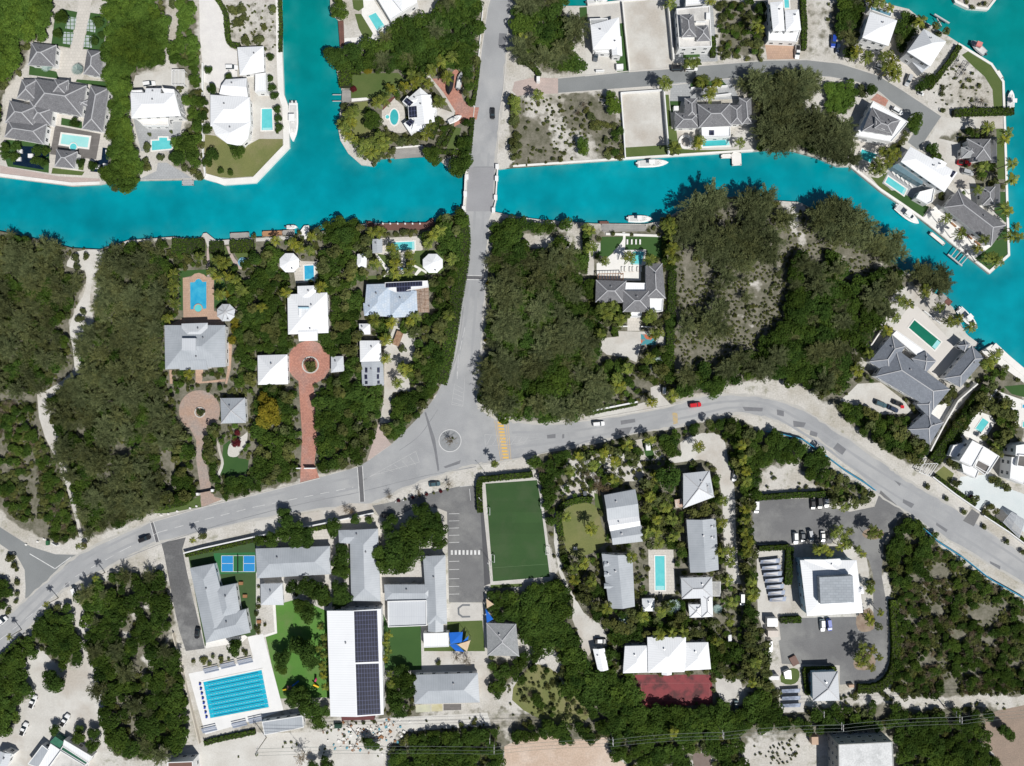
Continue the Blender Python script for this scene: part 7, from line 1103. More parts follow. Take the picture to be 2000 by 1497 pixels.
for i in range(190):
    p = (random.gauss(900,150), random.gauss(1250,75)); s = random.uniform(.25,1.2)
    if p[1] < 1130: continue
    mb.box((*W(p),0),(s,s*random.uniform(.3,1),random.uniform(.1,.6)),random.uniform(0,3),random.choice((0,0,0,1,1,2,3,4)))
o = link('rubble', mb.mesh('rubble',[WCON,CONC,mat('rust_scrap',(.30,.22,.17)),mat('blue_scrap',(.10,.30,.38)),TEAK])); tag(o,'scattered heap of white, blue and rusty rubble on the sand south of the gymnasium','rubble',None,'stuff')
block('waste_skip',[(610,1172),(665,1172),(665,1202),(610,1202)],1.5,mat('dark_green_skip',(.02,.06,.04)),'dark green skip below the gymnasium','skip'); block('lean_to',[(665,1110),(920,1105),(922,1135),(668,1140)],2.4,mat('red_lean_to',(.12,.04,.04)),'dark red lean-to against the south end of the gymnasium','lean-to')
lamp((365,1365),-128,8,'tall floodlight pole on the sand below the grey shed'); 
# ================================================================ COTTAGES (south centre)
tl(2,2)
sheet('sand_yard', [(420,600),(560,570),(700,560),(850,540),(960,440),(1010,430),(1110,470),(1200,590),(1000,600),(1050,760),(880,760),(700,690),(640,900),(400,920),(380,800),(450,760)], MARL, keep=True); sheet('sand_lane', [(1310,460),(1380,410),(1480,385),(1600,385),(1660,450),(1690,620),(1730,760),(1740,900),(1745,1200),(1770,1497),(1790,1560),(1680,1560),(1650,1200),(1640,900),(1610,720),(1560,620),(1470,590),(1250,620),(1210,580),(1320,560)], MARL)
CG_='coral-roofed cottages'
house('grey-roofed cottage with a white roof band beside the oval lawn', [('gable',[(718,868),(962,822),(992,1040),(745,1068)],4,.3,RG),('gable',[(745,1062),(990,1032),(1002,1106),(764,1150)],4.1,.3,RW),('gable',[(766,1148),(1010,1100),(1022,1230),(785,1256)],3.7,.3,RG)],name='cottage',cat='cottage')
h_ = house('pale hip-roofed cottage with a palm shadow on its roof', [('hip',[(1335,700),(1540,678),(1577,882),(1335,972)],4.2,.3,RLG),('gable',[(1480,780),(1545,770),(1560,850),(1500,862)],4.4,.3,RG)],name='cottage',cat='cottage',caps=True); h_ = house('long grey cottage with four small dormers beside the sand lane', [('gable',[(1360,1060),(1590,1050),(1612,1450),(1390,1472)],4.2,.3,RG)]+[('gable',[(1530,y),(1580,y-2),(1582,y+35),(1532,y+37)],4.6,.5,RG,dict(z0=3.5,over=.2)) for y in (1100,1185,1265,1350)],name='cottage',cat='cottage')
block('hut',[(1268,905),(1325,895),(1330,960),(1275,968)],2.2,mat('tan_crates',(.40,.22,.14),(.6,.55,.5),.8),'tan timber lean-to beside the pale hip-roofed cottage','lean-to'); sheet('oval_lawn', smooth([(400,1000),(520,930),(650,950),(700,1100),(730,1230),(600,1330),(450,1330),(390,1150)],3,True), LAWNY); hedge(smooth([(380,1180),(362,1050),(380,970),(450,920),(560,898),(620,905)],3),2.4,1.8,'curved hedge round the top of the oval lawn')
block('stone_bench',R(478,1272,510,1298),.5,CONC,'small square stone seat at the bottom of the oval lawn','seat'); block('gate_sign',R(1045,465,1080,520,-4),2.2,WWALL,'white box roof in the entrance island of the cottages','sign'); sheet('entrance_island', [(1010,440),(1080,430),(1110,560),(1080,600),(1040,560)], LAWND)
car((568,860),80,'grey','dark car parked above the oval lawn','car'); car((1735,720),100,'silver','pale car half hidden by palms on the sand lane','car'); car((1905,960),92,'white','white van parked at the top left of the office car park','van'); car((675,312),-4,'white','white car driving on the road east of the roundabout','suv'); car((1428,165),-6,'red','bright red car driving on the east road','suv')
wall([(565,222),(975,140)],.6,1.4,WWALL,'white roadside wall below the dense wood'); hedge([(570,238),(975,155)],1.3,1,'thin hedge in front of the white roadside wall'); sheet('sidewalk', [(530,270),(580,240),(975,160),(1080,130),(1150,90),(1240,165),(1060,210),(530,295)], MARL); sheet('villa_gate_drive', [(1080,30),(1160,0),(1160,80),(1240,165),(1110,200),(1085,110)], CONC); block('gate_pillar',R(1180,30,1200,80),2,WWALL,'white pillar at the gate of the walled villa','gate pillar')
plant('tree',(1230,740),5.8,'largest dark round tree among the cottages',prio=6); TC='cottage garden trees'
wood([(160,560),(230,500),(400,490),(470,560),(420,640),(390,760),(380,880),(300,930),(230,900),(210,720),(165,640)],'dark tree between the football pitch and the cottages',TC,(('tree',2.8,.8),('bare',2,.2)),3); wood([(230,900),(330,920),(300,1100),(330,1180),(290,1260),(210,1170),(160,1060)],'tree at the right edge of the football pitch',TC,(('tree',2.5,.9),('shrub',1.6,.1)),3)
wood([(480,540),(640,510),(640,560),(500,600)],'bush behind the roadside hedge of the cottages',TC,(('shrub',1.6,.6),('palm',2.2,.4)),2.4); hedge([(480,560),(660,525),(900,500)],1.6,1.5,'roadside hedge above the cottages'); wood([(620,440),(780,410),(850,450),(840,560),(700,560),(680,490)],'tree beside the entrance of the cottages',TC,(('tree',2.4,.6),('palm',2.3,.4)),2.8); wood([(860,460),(930,450),(980,540),(960,620),(880,600)],'tree left of the cottage entrance island',TC,(('tree',2.3,.8),('palm',2,.2)),2.6)
wood([(1140,370),(1300,350),(1320,430),(1310,520),(1260,560),(1180,480)],'tree right of the cottage entrance',TC,(('tree',2.4,.9),('palm',2,.1)),2.7); wood([(1310,350),(1640,260),(1700,240),(1880,330),(1960,400),(1980,520),(1960,700),(1900,860),(1850,900),(1740,760),(1700,560),(1660,420),(1500,360),(1330,410)],'tree in the belt between the east road and the cottage lane',TC,(('tree',2.6,.75),('palm',2.4,.25)),2.9)
wood([(560,680),(740,700),(840,680),(800,780),(720,860),(640,840),(560,760)],'dry garden tree north of the banded cottage',TC,(('tree',2,.4),('palm',2.2,.3),('bare',2,.3)),2.8); wood([(1010,770),(1130,760),(1180,900),(1260,950),(1320,1000),(1330,1150),(1380,1250),(1350,1340),(1260,1300),(1050,1290),(1020,1120),(1010,1000),(990,870)],'garden tree between the cottages and their pool',TC,(('tree',2.2,.45),('palm',2.4,.4),('shrub',1.5,.15)),2.8,.95)
wood([(1560,700),(1620,720),(1640,950),(1650,1200),(1690,1497),(1620,1497),(1600,1250),(1600,1060),(1380,1040),(1320,1010),(1500,960),(1580,880)],'garden tree beside the sand lane',TC,(('tree',2,.4),('palm',2.3,.5),('shrub',1.5,.1)),2.8,.9); wood([(1660,420),(1740,720),(1790,900),(1800,1497),(1880,1497),(1880,900),(1800,800),(1760,600)],'tree in the palm belt left of the office car park',TC,(('tree',2.2,.5),('palm',2.4,.5)),2.6)
palms([(715,540),(900,480),(630,640),(800,610),(520,560),(450,680),(790,740),(1075,440),(1455,490),(1800,590),(1790,480),(1830,760),(1830,680),(1650,910),(1640,1080),(1130,1060),(1120,1160),(620,1130),(425,1040),(1080,880),(1200,960),(1260,1190),(1140,1240),(930,1350),(1820,980),(1820,1060),(1810,1160),(1840,1230),(1830,1320),(1700,1300),(1700,1390),(560,1400),(480,1450),(1640,1310),(1250,1060),(1060,1160)],'coconut palm in the cottage gardens',h=5.8); palms([(850,20),(800,30),(1090,140),(1250,90),(1130,720)],'palm at the gate of the walled villa',h=5)
trees([(510,1040,1),(690,1010,26)],'small bush right of the oval lawn',None,'shrub'); sheet('planting', [(640,850),(700,870),(720,1000),(650,960)], LAWN); scatter([(330,1000),(390,1000),(390,1250),(440,1390),(420,1497),(340,1400)],'bush along the left lane of the cottages',TC,(('tree',2,.5),('palm',2.2,.3),('shrub',1.5,.2)),2.7)
tl()
sheet('gravel_lane', [(1082,1000),(1090,1000),(1090,1060),(1100,1120),(1110,1145),(1140,1197),(1175,1222),(1185,1242),(1185,1262),(1158,1267),(1150,1282),(1138,1272),(1130,1242),(1118,1210),(1120,1172),(1105,1147),(1092,1120),(1082,1060)], MARL)
sheet('pool_deck', [(1266,1074),(1315,1074),(1320,1160),(1268,1162)], PAVE); pool('long turquoise pool between the cottages', [(1278,1085),(1299,1085),(1300,1154),(1279,1154)])
house('grey cottage with three dormers left of the cottage pool', [('gable',[(1175,1082),(1235,1084),(1240,1185),(1190,1189)],4.2,.3,RG)]+[('gable',[(1180,y),(1200,y),(1200,y+10),(1180,y+10)],4.6,.5,RG,dict(z0=3.5,over=.2)) for y in (1097,1117,1140)],name='cottage',cat='cottage')
tl(2,3)
house('white and grey cottage group with a pergola beside the sand lane', [('hip',[(1318,28),(1560,22),(1565,185),(1325,192)],4,.3,RLG),('hip',[(1470,150),(1562,150),(1567,330),(1480,336)],3.8,.3,RW),('hip',[(1375,235),(1480,235),(1484,336),(1385,338)],3.5,.3,RW)],name='cottage',cat='cottage',caps=True); pergola('thin white pergola right of the white cottage group', [(1562,60),(1625,60),(1625,170),(1565,170)],2.8)
house('tiny white pyramid-roofed pavilion below the cottage pool', [('pyr',[(1013,190),(1110,188),(1113,288),(1017,290)],2.8,.35,RW)],name='pavilion',cat='pavilion'); house('large white house with three ribbed hip roofs above the red court', [('hip',[(880,560),(1062,555),(1068,766),(865,772)],4.4,.3,RW),('hip',[(1055,490),(1357,490),(1345,762),(1060,768)],5,.3,RW),('hip',[(1345,533),(1530,530),(1552,740),(1338,752)],4.5,.3,RW),('gable',[(1165,700),(1245,700),(1245,785),(1168,785)],4.3,.3,RW)])
house('small white gabled garage at the end of the gravel lane', [('gable',[(630,582),(722,578),(752,745),(672,758)],3.2,.25,RW)],name='garage',cat='garage'); car((690,522),0,'black','black jeep with a white roof parked above the small white garage','suv'); block('roof_tent',R(668,510,705,538),1.9,PAINT['white'],'white panel on the jeep roof','roof box',z0=1.75)
e = empty('tennis_court',(*W((1260,900)),0),'worn dark red hard court with black stains below the large white house','tennis court'); q = WS([(955,783),(1560,783),(1565,1015),(1000,1045)]); z_ = layer(q); part('court_surface',flatmesh(q,z_,'c'),REDM,e); mb = MB(); [mb.strip(WS(l),.12,z_+.01,z_+.01) for l in ([(1010,850),(1540,850)],[(1010,985),(1540,985)],[(1010,850),(1010,985)],[(1540,850),(1540,985)])]; part('court_lines',mb,mat('faded_red_line',(.30,.10,.10)),e); NOTREE.append(WS([(985,783),(1545,783),(1545,990),(1010,1010)]))
sheet('gravel_patch', [(1585,810),(1780,820),(1795,880),(1700,1030),(1640,990),(1590,900)], CONC); car((1748,1030),92,'teal','dark teal car at the gravel patch beside the red court','car'); car((1695,508),85,'silver','silver car on the bend of the sand lane','suv'); car((1793,195),90,'white','white van parked on the palm-lined lane','van')
trees([(1290,970,1)],'x',None,'shrub') if False else None
WD='dark woods round the red court'
wood([(60,120),(340,60),(400,60),(470,200),(470,360),(510,460),(545,600),(610,640),(640,660),(680,760),(760,760),(860,780),(950,790),(985,900),(1000,1040),(1200,1050),(1550,1030),(1540,940),(1600,920),(1640,1000),(1720,1100),(1800,1000),(1860,900),(1996,900),(1996,1180),(1650,1220),(1200,1260),(900,1300),(740,1260),(640,1130),(560,960),(400,900),(380,700),(330,560),(200,600),(120,500),(60,360)],'dense dark tree in the woods round the red court',WD,(('tree',3.1,.85),('shrub',1.9,.15)),2.7)
wood([(-160,60),(60,120),(60,360),(120,500),(60,520),(0,420),(-190,380),(-200,200)],'tree north of the kindergarten',WD,(('tree',2.7,1),),2.9); wood([(60,640),(180,620),(170,770),(60,800),(0,830),(-60,900),(-140,1000),(-190,850),(-190,640)],'tree south of the kindergarten',WD,(('tree',2.5,.8),('shrub',1.6,.2)),2.9,.9)
wood([(1550,560),(1660,470),(1750,560),(1820,650),(1830,780),(1780,820),(1590,810),(1560,740)],'tree between the large white house and the sand lane',WD,(('tree',2.6,.8),('palm',2.2,.2)),2.8); wood([(1830,0),(1910,0),(1920,350),(1960,480),(1996,640),(1996,900),(1860,860),(1800,600),(1820,300)],'tree in the palm belt beside the ground solar arrays',WD,(('tree',2.3,.6),('palm',2.3,.4)),2.7)
wood([(740,460),(860,420),(1040,440),(1040,500),(1050,545),(860,560),(850,700),(770,720),(740,600)],'garden tree behind the small white garage',WD,(('tree',2.4,.8),('shrub',1.6,.2)),2.8); wood([(430,40),(700,20),(720,180),(780,300),(820,420),(740,460),(560,300),(520,200)],'garden tree along the gravel lane',WD,(('tree',2.2,.5),('palm',2.3,.4),('bare',1.8,.1)),2.8,.95); wood([(800,290),(1310,200),(1400,350),(1600,350),(1600,470),(1540,530),(1380,500),(1050,470),(860,420)],'garden tree above the large white house',WD,(('tree',2.2,.5),('palm',2.3,.35),('shrub',1.5,.15)),2.8,.9)
sheet('rough_grass', smooth([(200,700),(360,780),(400,900),(560,960),(640,1040),(560,1150),(350,1160),(200,1120),(0,980),(60,800)],2,True), LAWNY, keep=True); scatter([(150,700),(400,780),(600,980),(560,1130),(250,1130),(0,900)],'tuft of rough grass and scrub on the clearing south of the kindergarten','clearing tufts',(('shrub',1.2,.7),('bare',1.5,.1),('tree',1.8,.2)),3,.6)
wood([(-10,1260),(100,1130),(400,1170),(700,1180),(740,1270),(650,1300),(500,1280),(200,1250),(40,1300)],'tree above the beige building site',WD,(('tree',2.5,.8),('shrub',1.6,.2)),2.9); sheet('building_site', [(-60,1340),(100,1270),(300,1260),(500,1290),(740,1270),(760,1400),(890,1480),(900,1560),(-60,1560)], mat('beige_fill',(.52,.40,.31),(.46,.35,.27),.1,.9,.3,1.5,c3=(.60,.50,.42),s3=.07)); trees([(400,1290,50),(610,1290,50),(460,1310,35)],'bush hanging over the top of the beige building site')
for p in ((880,360),): plant('silver',p,3.3,'large blue-silver palm above the white house',prio=5)
plant('silver',(1260,250),3.3,'large blue-silver palm below the cottage pool',prio=5); plant('silver',(1600,270),2.4,'pale silver palm at the corner of the white cottage group',prio=5); palms([(740,270),(1020,330),(1160,300),(1690,50),(1715,215),(1700,370),(1340,450),(1250,460),(1150,470),(480,40),(1900,690),(1870,850),(1260,1230),(1870,60),(1880,160),(1600,520),(620,60)],'palm in the gardens above the red court',h=5.8)
mb = MB(); mb.cyl(W((240,680)),1.2,0,.5,16); solo('round_planter', mb, CONC, 'round grey stone planter in the clearing south of the kindergarten', 'planter'); sheet('timber_roof_slab', [(1410,1390),(1550,1400),(1560,1560),(1415,1560)], mat('brown_slab',(.17,.13,.11),(.2,.16,.14),.5,.9))
wood([(900,1300),(1200,1260),(1650,1225),(1820,1300),(1800,1400),(1830,1560),(1560,1560),(1560,1400),(1400,1390),(1410,1560),(900,1560),(890,1470),(780,1400),(760,1290)],'tree at the bottom edge under the utility lines','woods along the utility line',(('tree',2.8,.7),('golden',2,.04),('shrub',1.8,.26)),3,.95)
# ================================================================ OFFICE AND EAST
tl(); sheet('office_yard', [(1478,1075),(1540,1075),(1545,1205),(1520,1208),(1525,1250),(1500,1260),(1480,1200)], MARL)
hedge([(1474,972),(1540,967),(1608,964)],2.2,2,'bright hedge along the top of the office car park'); hedge([(1480,1070),(1540,1067)],2,2,'bright hedge below the office car park'); hedge([(1540,1067),(1536,1140)],2.8,2,'bright hedge left of the office building'); hedge([(1522,1210),(1562,1208)],2.4,1.6,'clipped hedge below the office yard'); hedge(smooth([(1742,1170),(1745,1220),(1746,1270),(1741,1310),(1720,1336),(1695,1343),(1672,1343)],3),3.4,1.8,'long curving bright hedge round the office drive')
tl(3,3)
h_ = house('white office building with ribbed hip roof, pale blue walls and raised grey solar deck', [('hip',[(250,-110),(690,-110),(742,300),(303,325)],6.2,.2,RW),('gable',[(280,-115),(560,-122),(640,-20),(560,40)],6.3,.2,RW,dict(nowall=1)),('pyr',[(690,95),(740,95),(752,150),(695,158)],6,.5,RW)],BWALL,name='office_building',cat='office building'); roofbox(h_,(520,112),12.6,10,1.6,mat('grey_solar_deck',(.34,.37,.40),(.29,.32,.35),.2,.6,kind=1,p=dict(w=2,h=1,m=.08,v=.85,mc=(.7,.7,.72))),'solar_deck',-3,.6)
house('grey pyramid-roofed annexe with pale blue walls south of the office', [('pyr',[(345,765),(545,758),(558,985),(350,990)],4.6,.3,RLG)],BWALL,name='annexe',cat='annexe',caps=True); hedge([(275,740),(300,930)],1.6,1.6,'hedge left of the grey annexe'); hedge([(270,735),(520,730)],1.8,1.6,'hedge above the grey annexe')
house('three-storey unfinished concrete building with a bare flat roof', [('flat',[(548,1325),(970,1305),(992,1720),(552,1720)],9.2,0,mat('bare_slab',(.66,.665,.66),(.56,.565,.56),.3,.85,.3,2,c3=(.38,.39,.39),s3=.1),dict(ph=.15,fas=GWALL))],GWALL,name='concrete_building',cat='building'); block('site_hut',[(340,1270),(392,1268),(394,1330),(342,1330)],2.5,mat('plywood',(.5,.35,.25)),'plywood site hut beside the unfinished concrete building','hut')
def solar_rows(label,x0,y0,x1,y1,n):
    e = empty('ground_solar_array',(*W(((x0+x1)/2,(y0+y1)/2)),0),label,'solar array'); dy=(y1-y0)/n
    for i in range(n):
        q=[(x0+i*3,y0+i*dy+dy*.08),(x1+i*2,y0+i*dy-3),(x1+i*2,y0+i*dy+dy*.62),(x0+i*3,y0+i*dy+dy*.68)]; P=WS(q,.8); mb=MB(); a,b,c,d=P; mb.face([(*d,.5),(*c,.5),(*b,1.3),(*a,1.3)],0,[(0,0),(math.dist(a,b),0),(math.dist(a,b),math.dist(b,c)),(0,math.dist(b,c))]); mb.face([(*a,1.25),(*b,1.25),(*c,.45),(*d,.45)],1); part('solar_row',mb,[mat('blue_white_panel',(.10,.12,.17),(.40,.45,.55),.25,.3,coord='UV',kind=1,p=dict(w=1.1,h=9,m=.08,v=.8,mc=(1,1,1),off=0)),MET],e)
        for s in (a,b): l=MB(); l.cyl(s,.05,0,1.2,6); part('leg',l,STEEL,e)
    NOTREE.append(WS(R(x0,y0,x1,y1)))
sheet('array_pad', [(80,870),(255,860),(285,1075),(95,1080)], CONC); solar_rows('ground-mounted solar array of three rows beside the grey annexe',105,890,250,1060,3)
tl(); solar_rows('ground-mounted solar array of seven rows left of the office building',1485,1093,1523,1180,7)
tl(3,3); car((425,400),88,'white','white car parked below the office building, left of the blue car','suv'); car((478,395),82,'blue','blue car parked below the office building','suv'); car((15,560),88,'white','white van at the left edge of the lower car park','van'); block('shipping_container',R(-5,345,75,408),2.6,PAINT['white'],'white container nearest the office yard','container'); block('shipping_container',R(0,440,82,490),2.6,mat('cream_container',(.62,.56,.5)),'cream container below the white one','container'); block('shipping_container',R(5,795,88,825),2.4,WWALL,'small white container left of the annexe lawn','container')
block('generator',[(125,765),(155,750),(180,750),(185,818),(135,815)],1.8,PAINT['white'],'white generator on the small lawn by the lower car park','generator'); sheet('lawn_patch', smooth([(100,840),(110,760),(200,730),(245,760),(235,830),(180,862)],2,True), LAWN); block('flatbed_trailer',R(178,640,232,712,-28),.8,mat('rusty_trailer',(.18,.11,.09)),'brown flatbed trailer at the edge of the lower car park','trailer'); block('pallet_stack',R(632,862,672,884,-6),1.4,mat('plywood',(.5,.35,.25)),'tan box beside the hedge end of the lower car park','crate')
for i,p in enumerate(((570,965),(605,965),(650,950),(690,930))): plant('shrub',p,1.0,'small dark bush in the row below the lower car park','bushes below the car park',prio=3)
sheet('palm_island', smooth([(690,330),(700,430),(760,450),(825,425),(830,340),(790,260)],2,True), mat('mulch',(.22,.16,.12),(.30,.24,.18),.5,.9)); sheet('palm_island', smooth([(665,700),(700,620),(800,610),(840,680),(800,740),(700,745)],2,True), mat('mulch',(.22,.16,.12))); palms([(800,120),(880,300),(880,420),(700,650),(740,600),(780,640),(870,650),(810,730),(720,700),(790,330),(800,370),(760,680),(820,590),(740,560)],'palm on the islands of the office drive',h=4.6,r=2.3)
tl(3,2); sheet('traffic_island', ell(820,1170,85,45), mat('mulch',(.22,.16,.12))); palms([(600,960),(820,1140),(860,1170),(800,1180),(560,1130),(640,1150),(450,1290),(390,1300),(480,1320),(520,1170),(570,1270),(620,1250),(700,1290),(740,1330),(590,1200),(430,1280)],'palm round the office car park',h=5.6,r=2.6)
sheet('yard', [(540,1290),(640,1260),(770,1360),(790,1497),(700,1560),(560,1340)], MARL)
CPK='cars in the office car park'
for p,c,l,k in (((350,940),'black','black car, left one of three at the top of the office car park','car'),((402,932),'black','black car between the other two at the top of the office car park','suv'),((456,922),'white','white-roofed car half under trees at the top of the office car park','car'),((215,1205),'white','white car, first from the left in the lower row of the office car park','suv'),((272,1195),'grey','dark grey car, second in the lower row of the office car park','car'),((335,1185),'silver','silver car, third in the lower row of the office car park','suv'),((428,1192),'white','white convertible-like car at the right end of the lower row','car')): car(p,88 if c!='silver' else 78,c,l,k,CPK)
wood([(0,400),(130,385),(250,440),(265,550),(200,620),(40,650),(-60,600)],'tree on the sandy lot behind the blue hoarding','trees on the hoarded lot',(('tree',2.8,1),),3); wood([(290,520),(390,530),(485,650),(435,735),(335,735),(285,640)],'tree right of the gap on the hoarded lot','trees on the hoarded lot',(('tree',2.8,1),),3); scatter([(460,680),(700,760),(850,860),(820,950),(640,990),(480,950),(460,860)],'scrub bush on the hoarded sandy lot','scrub on the hoarded lot',(('shrub',1.6,.8),('palm',2,.2)),2.8,.85); scatter([(0,660),(420,760),(400,840),(0,840)],'low scrub on the hoarded lot','scrub on the hoarded lot',(('shrub',.9,1),),3,.35)
wood([(1000,1010),(1080,1000),(1150,1060),(1300,1180),(1290,1250),(1100,1200),(990,1180)],'tree behind the blue hoarding at the office entrance','trees behind the hoarding',(('tree',2.5,.8),('shrub',1.6,.2)),2.9); wood([(900,1210),(1000,1190),(1280,1260),(1300,1400),(1200,1497),(900,1497)],'tree right of the office drive','trees behind the hoarding',(('tree',2.5,.7),('shrub',1.7,.3)),2.9)
tl(); wood([(1740,1110),(1790,1080),(1830,1062),(1900,1115),(1960,1155),(2060,1220),(2060,1350),(1900,1358),(1800,1365),(1745,1350),(1762,1230),(1748,1150)],'scrubby tree in the bush right of the office drive','bush east of the office',(('tree',1.8,.2),('shrub',1.2,.68),('bare',1.5,.12)),1.55,.9,patchy=-.36)
HB = mat('blue_hoarding',(.02,.30,.48),(.02,.24,.42),1,.6)
for l,lab in (([(1496,843),(1525,848),(1565,858),(1610,890),(1650,920),(1690,945),(1706,957)],'bright blue construction hoarding along the sandy lot'),([(1785,1018),(1830,1058),(1880,1090),(1930,1130),(1996,1167),(2060,1210)],'bright blue construction hoarding along the eastern bush')): wall(l,.25,2.0,HB,lab,'hoarding','fence')
# green-pool estate drive and the right-hand villas
tl(3,2); sheet('estate_drive', [(560,130),(640,60),(700,0),(880,-10),(1060,130),(1130,230),(880,240),(650,160)], MARL); car((880,158),20,'teal','dark teal car in the drive of the green-pool estate','suv'); car((975,195),25,'navy','navy car parked under palms in the estate drive','car'); car((1012,152),22,'black','black car furthest right in the estate drive','car'); block('red_umbrella',R(1035,168,1062,192),2.3,PAINT['red'],'small red canopy beside the black car in the estate drive','parasol',z0=2.0)
house('slate-blue shingle outbuilding with three hips beside the shaded lane', [('hip',[(1245,213),(1368,300),(1262,475),(1085,358)],3.8,.42,RSB)],name='outbuilding',cat='outbuilding'); house('slate-blue shingle house tip above the outbuilding', [('hip',[(1090,40),(1250,10),(1310,60),(1210,170)],4,.42,RSB)],name='house_wing',cat='house')
sheet('terrace', [(1230,180),(1360,160),(1450,120),(1360,300),(1290,260)], WCON); sheet('shaded_lane', [(1600,-20),(1640,0),(1540,130),(1360,330),(1250,560),(1230,610),(1180,680),(1130,650),(1230,560),(1290,440),(1450,130)], MARL); wall([(1610,0),(1460,130),(1350,320),(1245,520)],.5,2,WCON,'pale wall beside the shaded lane')
M4=(('tree',2.5,.55),('palm',2.4,.35),('shrub',1.6,.1))
wood([(510,170),(640,150),(850,250),(1070,290),(1120,380),(1240,480),(1235,560),(1130,640),(1040,600),(950,540),(760,430),(690,340),(570,250)],'tree in the belt between the estate drive and the east road','belt below the green-pool estate',M4,2.8); wood([(380,-60),(620,-60),(660,0),(580,60),(560,130),(500,170),(430,150),(370,110)],'dark tree left of the estate drive','belt below the green-pool estate',(('tree',2.6,.7),('palm',2.2,.3)),2.8); wood([(940,20),(1040,70),(1180,140),(1190,200),(1100,190),(1000,100),(900,40)],'bush between the estate drive and the slate-blue house','belt below the green-pool estate',(('shrub',1.5,.5),('palm',2,.5)),2.4); wood([(1240,120),(1300,20),(1480,60),(1460,110),(1370,180),(1270,160)],'garden bush behind the slate-blue outbuilding','belt below the green-pool estate',(('shrub',1.5,.4),('palm',2,.6)),2.4)
hedge([(1640,80),(1540,230),(1420,400),(1330,520),(1270,600)],4.6,2.6,'tall dark hedge between the shaded lane and the white villas'); wood([(1640,20),(1740,0),(1650,160),(1560,330),(1490,370),(1560,200)],'garden tree beside the tall dark hedge','gardens of the white villas',M4,2.5); wood([(1670,150),(1780,60),(1880,110),(1930,190),(1940,330),(1860,460),(1790,560),(1680,470),(1740,380),(1790,290),(1740,240)],'garden tree between the two villa pools','gardens of the white villas',(('tree',2.1,.5),('palm',2.3,.3),('shrub',1.5,.2)),2.6)
sheet('pool_terrace', [(1640,215),(1740,250),(1775,300),(1665,465),(1475,380)], WCON); pool('turquoise rectangular pool behind the first white villa', [(1672,262),(1725,298),(1658,388),(1610,352)], cop=.3); sheet('path', [(1780,40),(1790,50),(1660,220),(1640,205)], WCON)
sheet('pool_terrace', [(1800,60),(1996,130),(2040,260),(2040,340),(1930,330),(1920,220),(1860,140)], WCON); pool('small teal pool cut by the right edge', [(1985,290),(2040,300),(2030,350),(1980,340)], cop=.3); pool('tiny blue plunge pool near the right edge', [(1980,158),(2000,160),(2000,192),(1980,190)], POOLB, .3); sheet('lawn', [(1840,20),(2060,0),(2060,120),(1900,80)], LAWND)
house('white modern villa with stacked flat roofs and a dark timber terrace', [('flat',[(1590,440),(1682,490),(1592,652),(1488,600)],7,0,RW),('flat',[(1680,488),(1802,565),(1712,702),(1608,640)],4.6,0,RW),('flat',[(1440,480),(1572,455),(1508,585),(1408,560)],4,0,RW),('flat',[(1625,585),(1730,640),(1690,712),(1605,650)],4.75,0,DECK,dict(z0=4)),('flat',[(1500,600),(1650,660),(1620,740),(1520,690)],3.3,0,RW)],name='villa',cat='villa')
house('second white modern villa cut by the right edge', [('flat',[(1895,570),(2040,600),(2000,790),(1880,740)],5.6,0,RW),('flat',[(1930,480),(2060,460),(2060,570),(1925,560)],6.5,0,RW),('flat',[(1950,550),(2060,560),(2060,660),(1935,640)],6.7,0,DECK,dict(z0=5))],name='villa',cat='villa')
sheet('forecourt', [(1500,725),(1740,705),(1830,800),(1996,860),(2080,900),(2080,1220),(1996,1160),(1830,985),(1700,930),(1645,995),(1600,950),(1480,810)], mat('pale_forecourt',(.55,.60,.60),(.62,.65,.645),.15,.85,.15)); sheet('asphalt_apron', [(1590,975),(1652,1018),(1605,1112),(1520,1068)], LOT); sheet('yard', [(1300,700),(1370,640),(1450,700),(1420,780),(1340,750)], LAWNY)
wall([(1270,722),(1450,860),(1640,990)],.4,1.5,WWALL,'white wall along the villa forecourt, upper part'); wall([(1665,1022),(1860,1150),(2060,1300)],.4,1.5,WWALL,'white wall along the villa forecourt, lower part'); hedge([(1290,715),(1460,840),(1610,940)],1.6,1.3,'clipped hedge behind the upper villa wall'); hedge([(1700,1020),(1860,1130),(2040,1260)],1.6,1.3,'clipped hedge behind the lower villa wall')
for p,r in (((1255,800),26),((1400,892),24),((1536,996),24),((1695,1112),24),((1867,1236),26),((1985,1315),26)): trees([(*p,r)],'round bush on the sand verge in front of the white villas','round bushes on the eastern verge','shrub')
trees([(1475,640,50),(1440,620,45),(1480,770,40),(1800,780,45),(1870,800,40),(1760,740,35),(1740,960,35),(1710,1000,30)],'garden bush round the villa forecourt','bushes round the villa forecourt','shrub'); trees([(1590,885,20)],'small maroon bush on the villa forecourt',None,'maroon'); palms([(1635,895),(1800,1000),(1530,290),(1940,290),(1560,260),(1700,120),(1840,180),(1900,240),(1860,330),(1820,420),(1780,480),(1700,420),(1500,440),(1480,330),(1560,350)],'palm on the villa forecourt',h=3.5,r=1.8)
pergola('grey louvred carport roof at the bottom right villa', [(1900,1000),(2010,1065),(1960,1200),(1835,1080)],3,RLG,None,'carport',24); pergola('white pergola at the entrance wall of the first villa', [(1215,625),(1330,620),(1260,720),(1180,690)],2.6,None,None,'pergola',5)
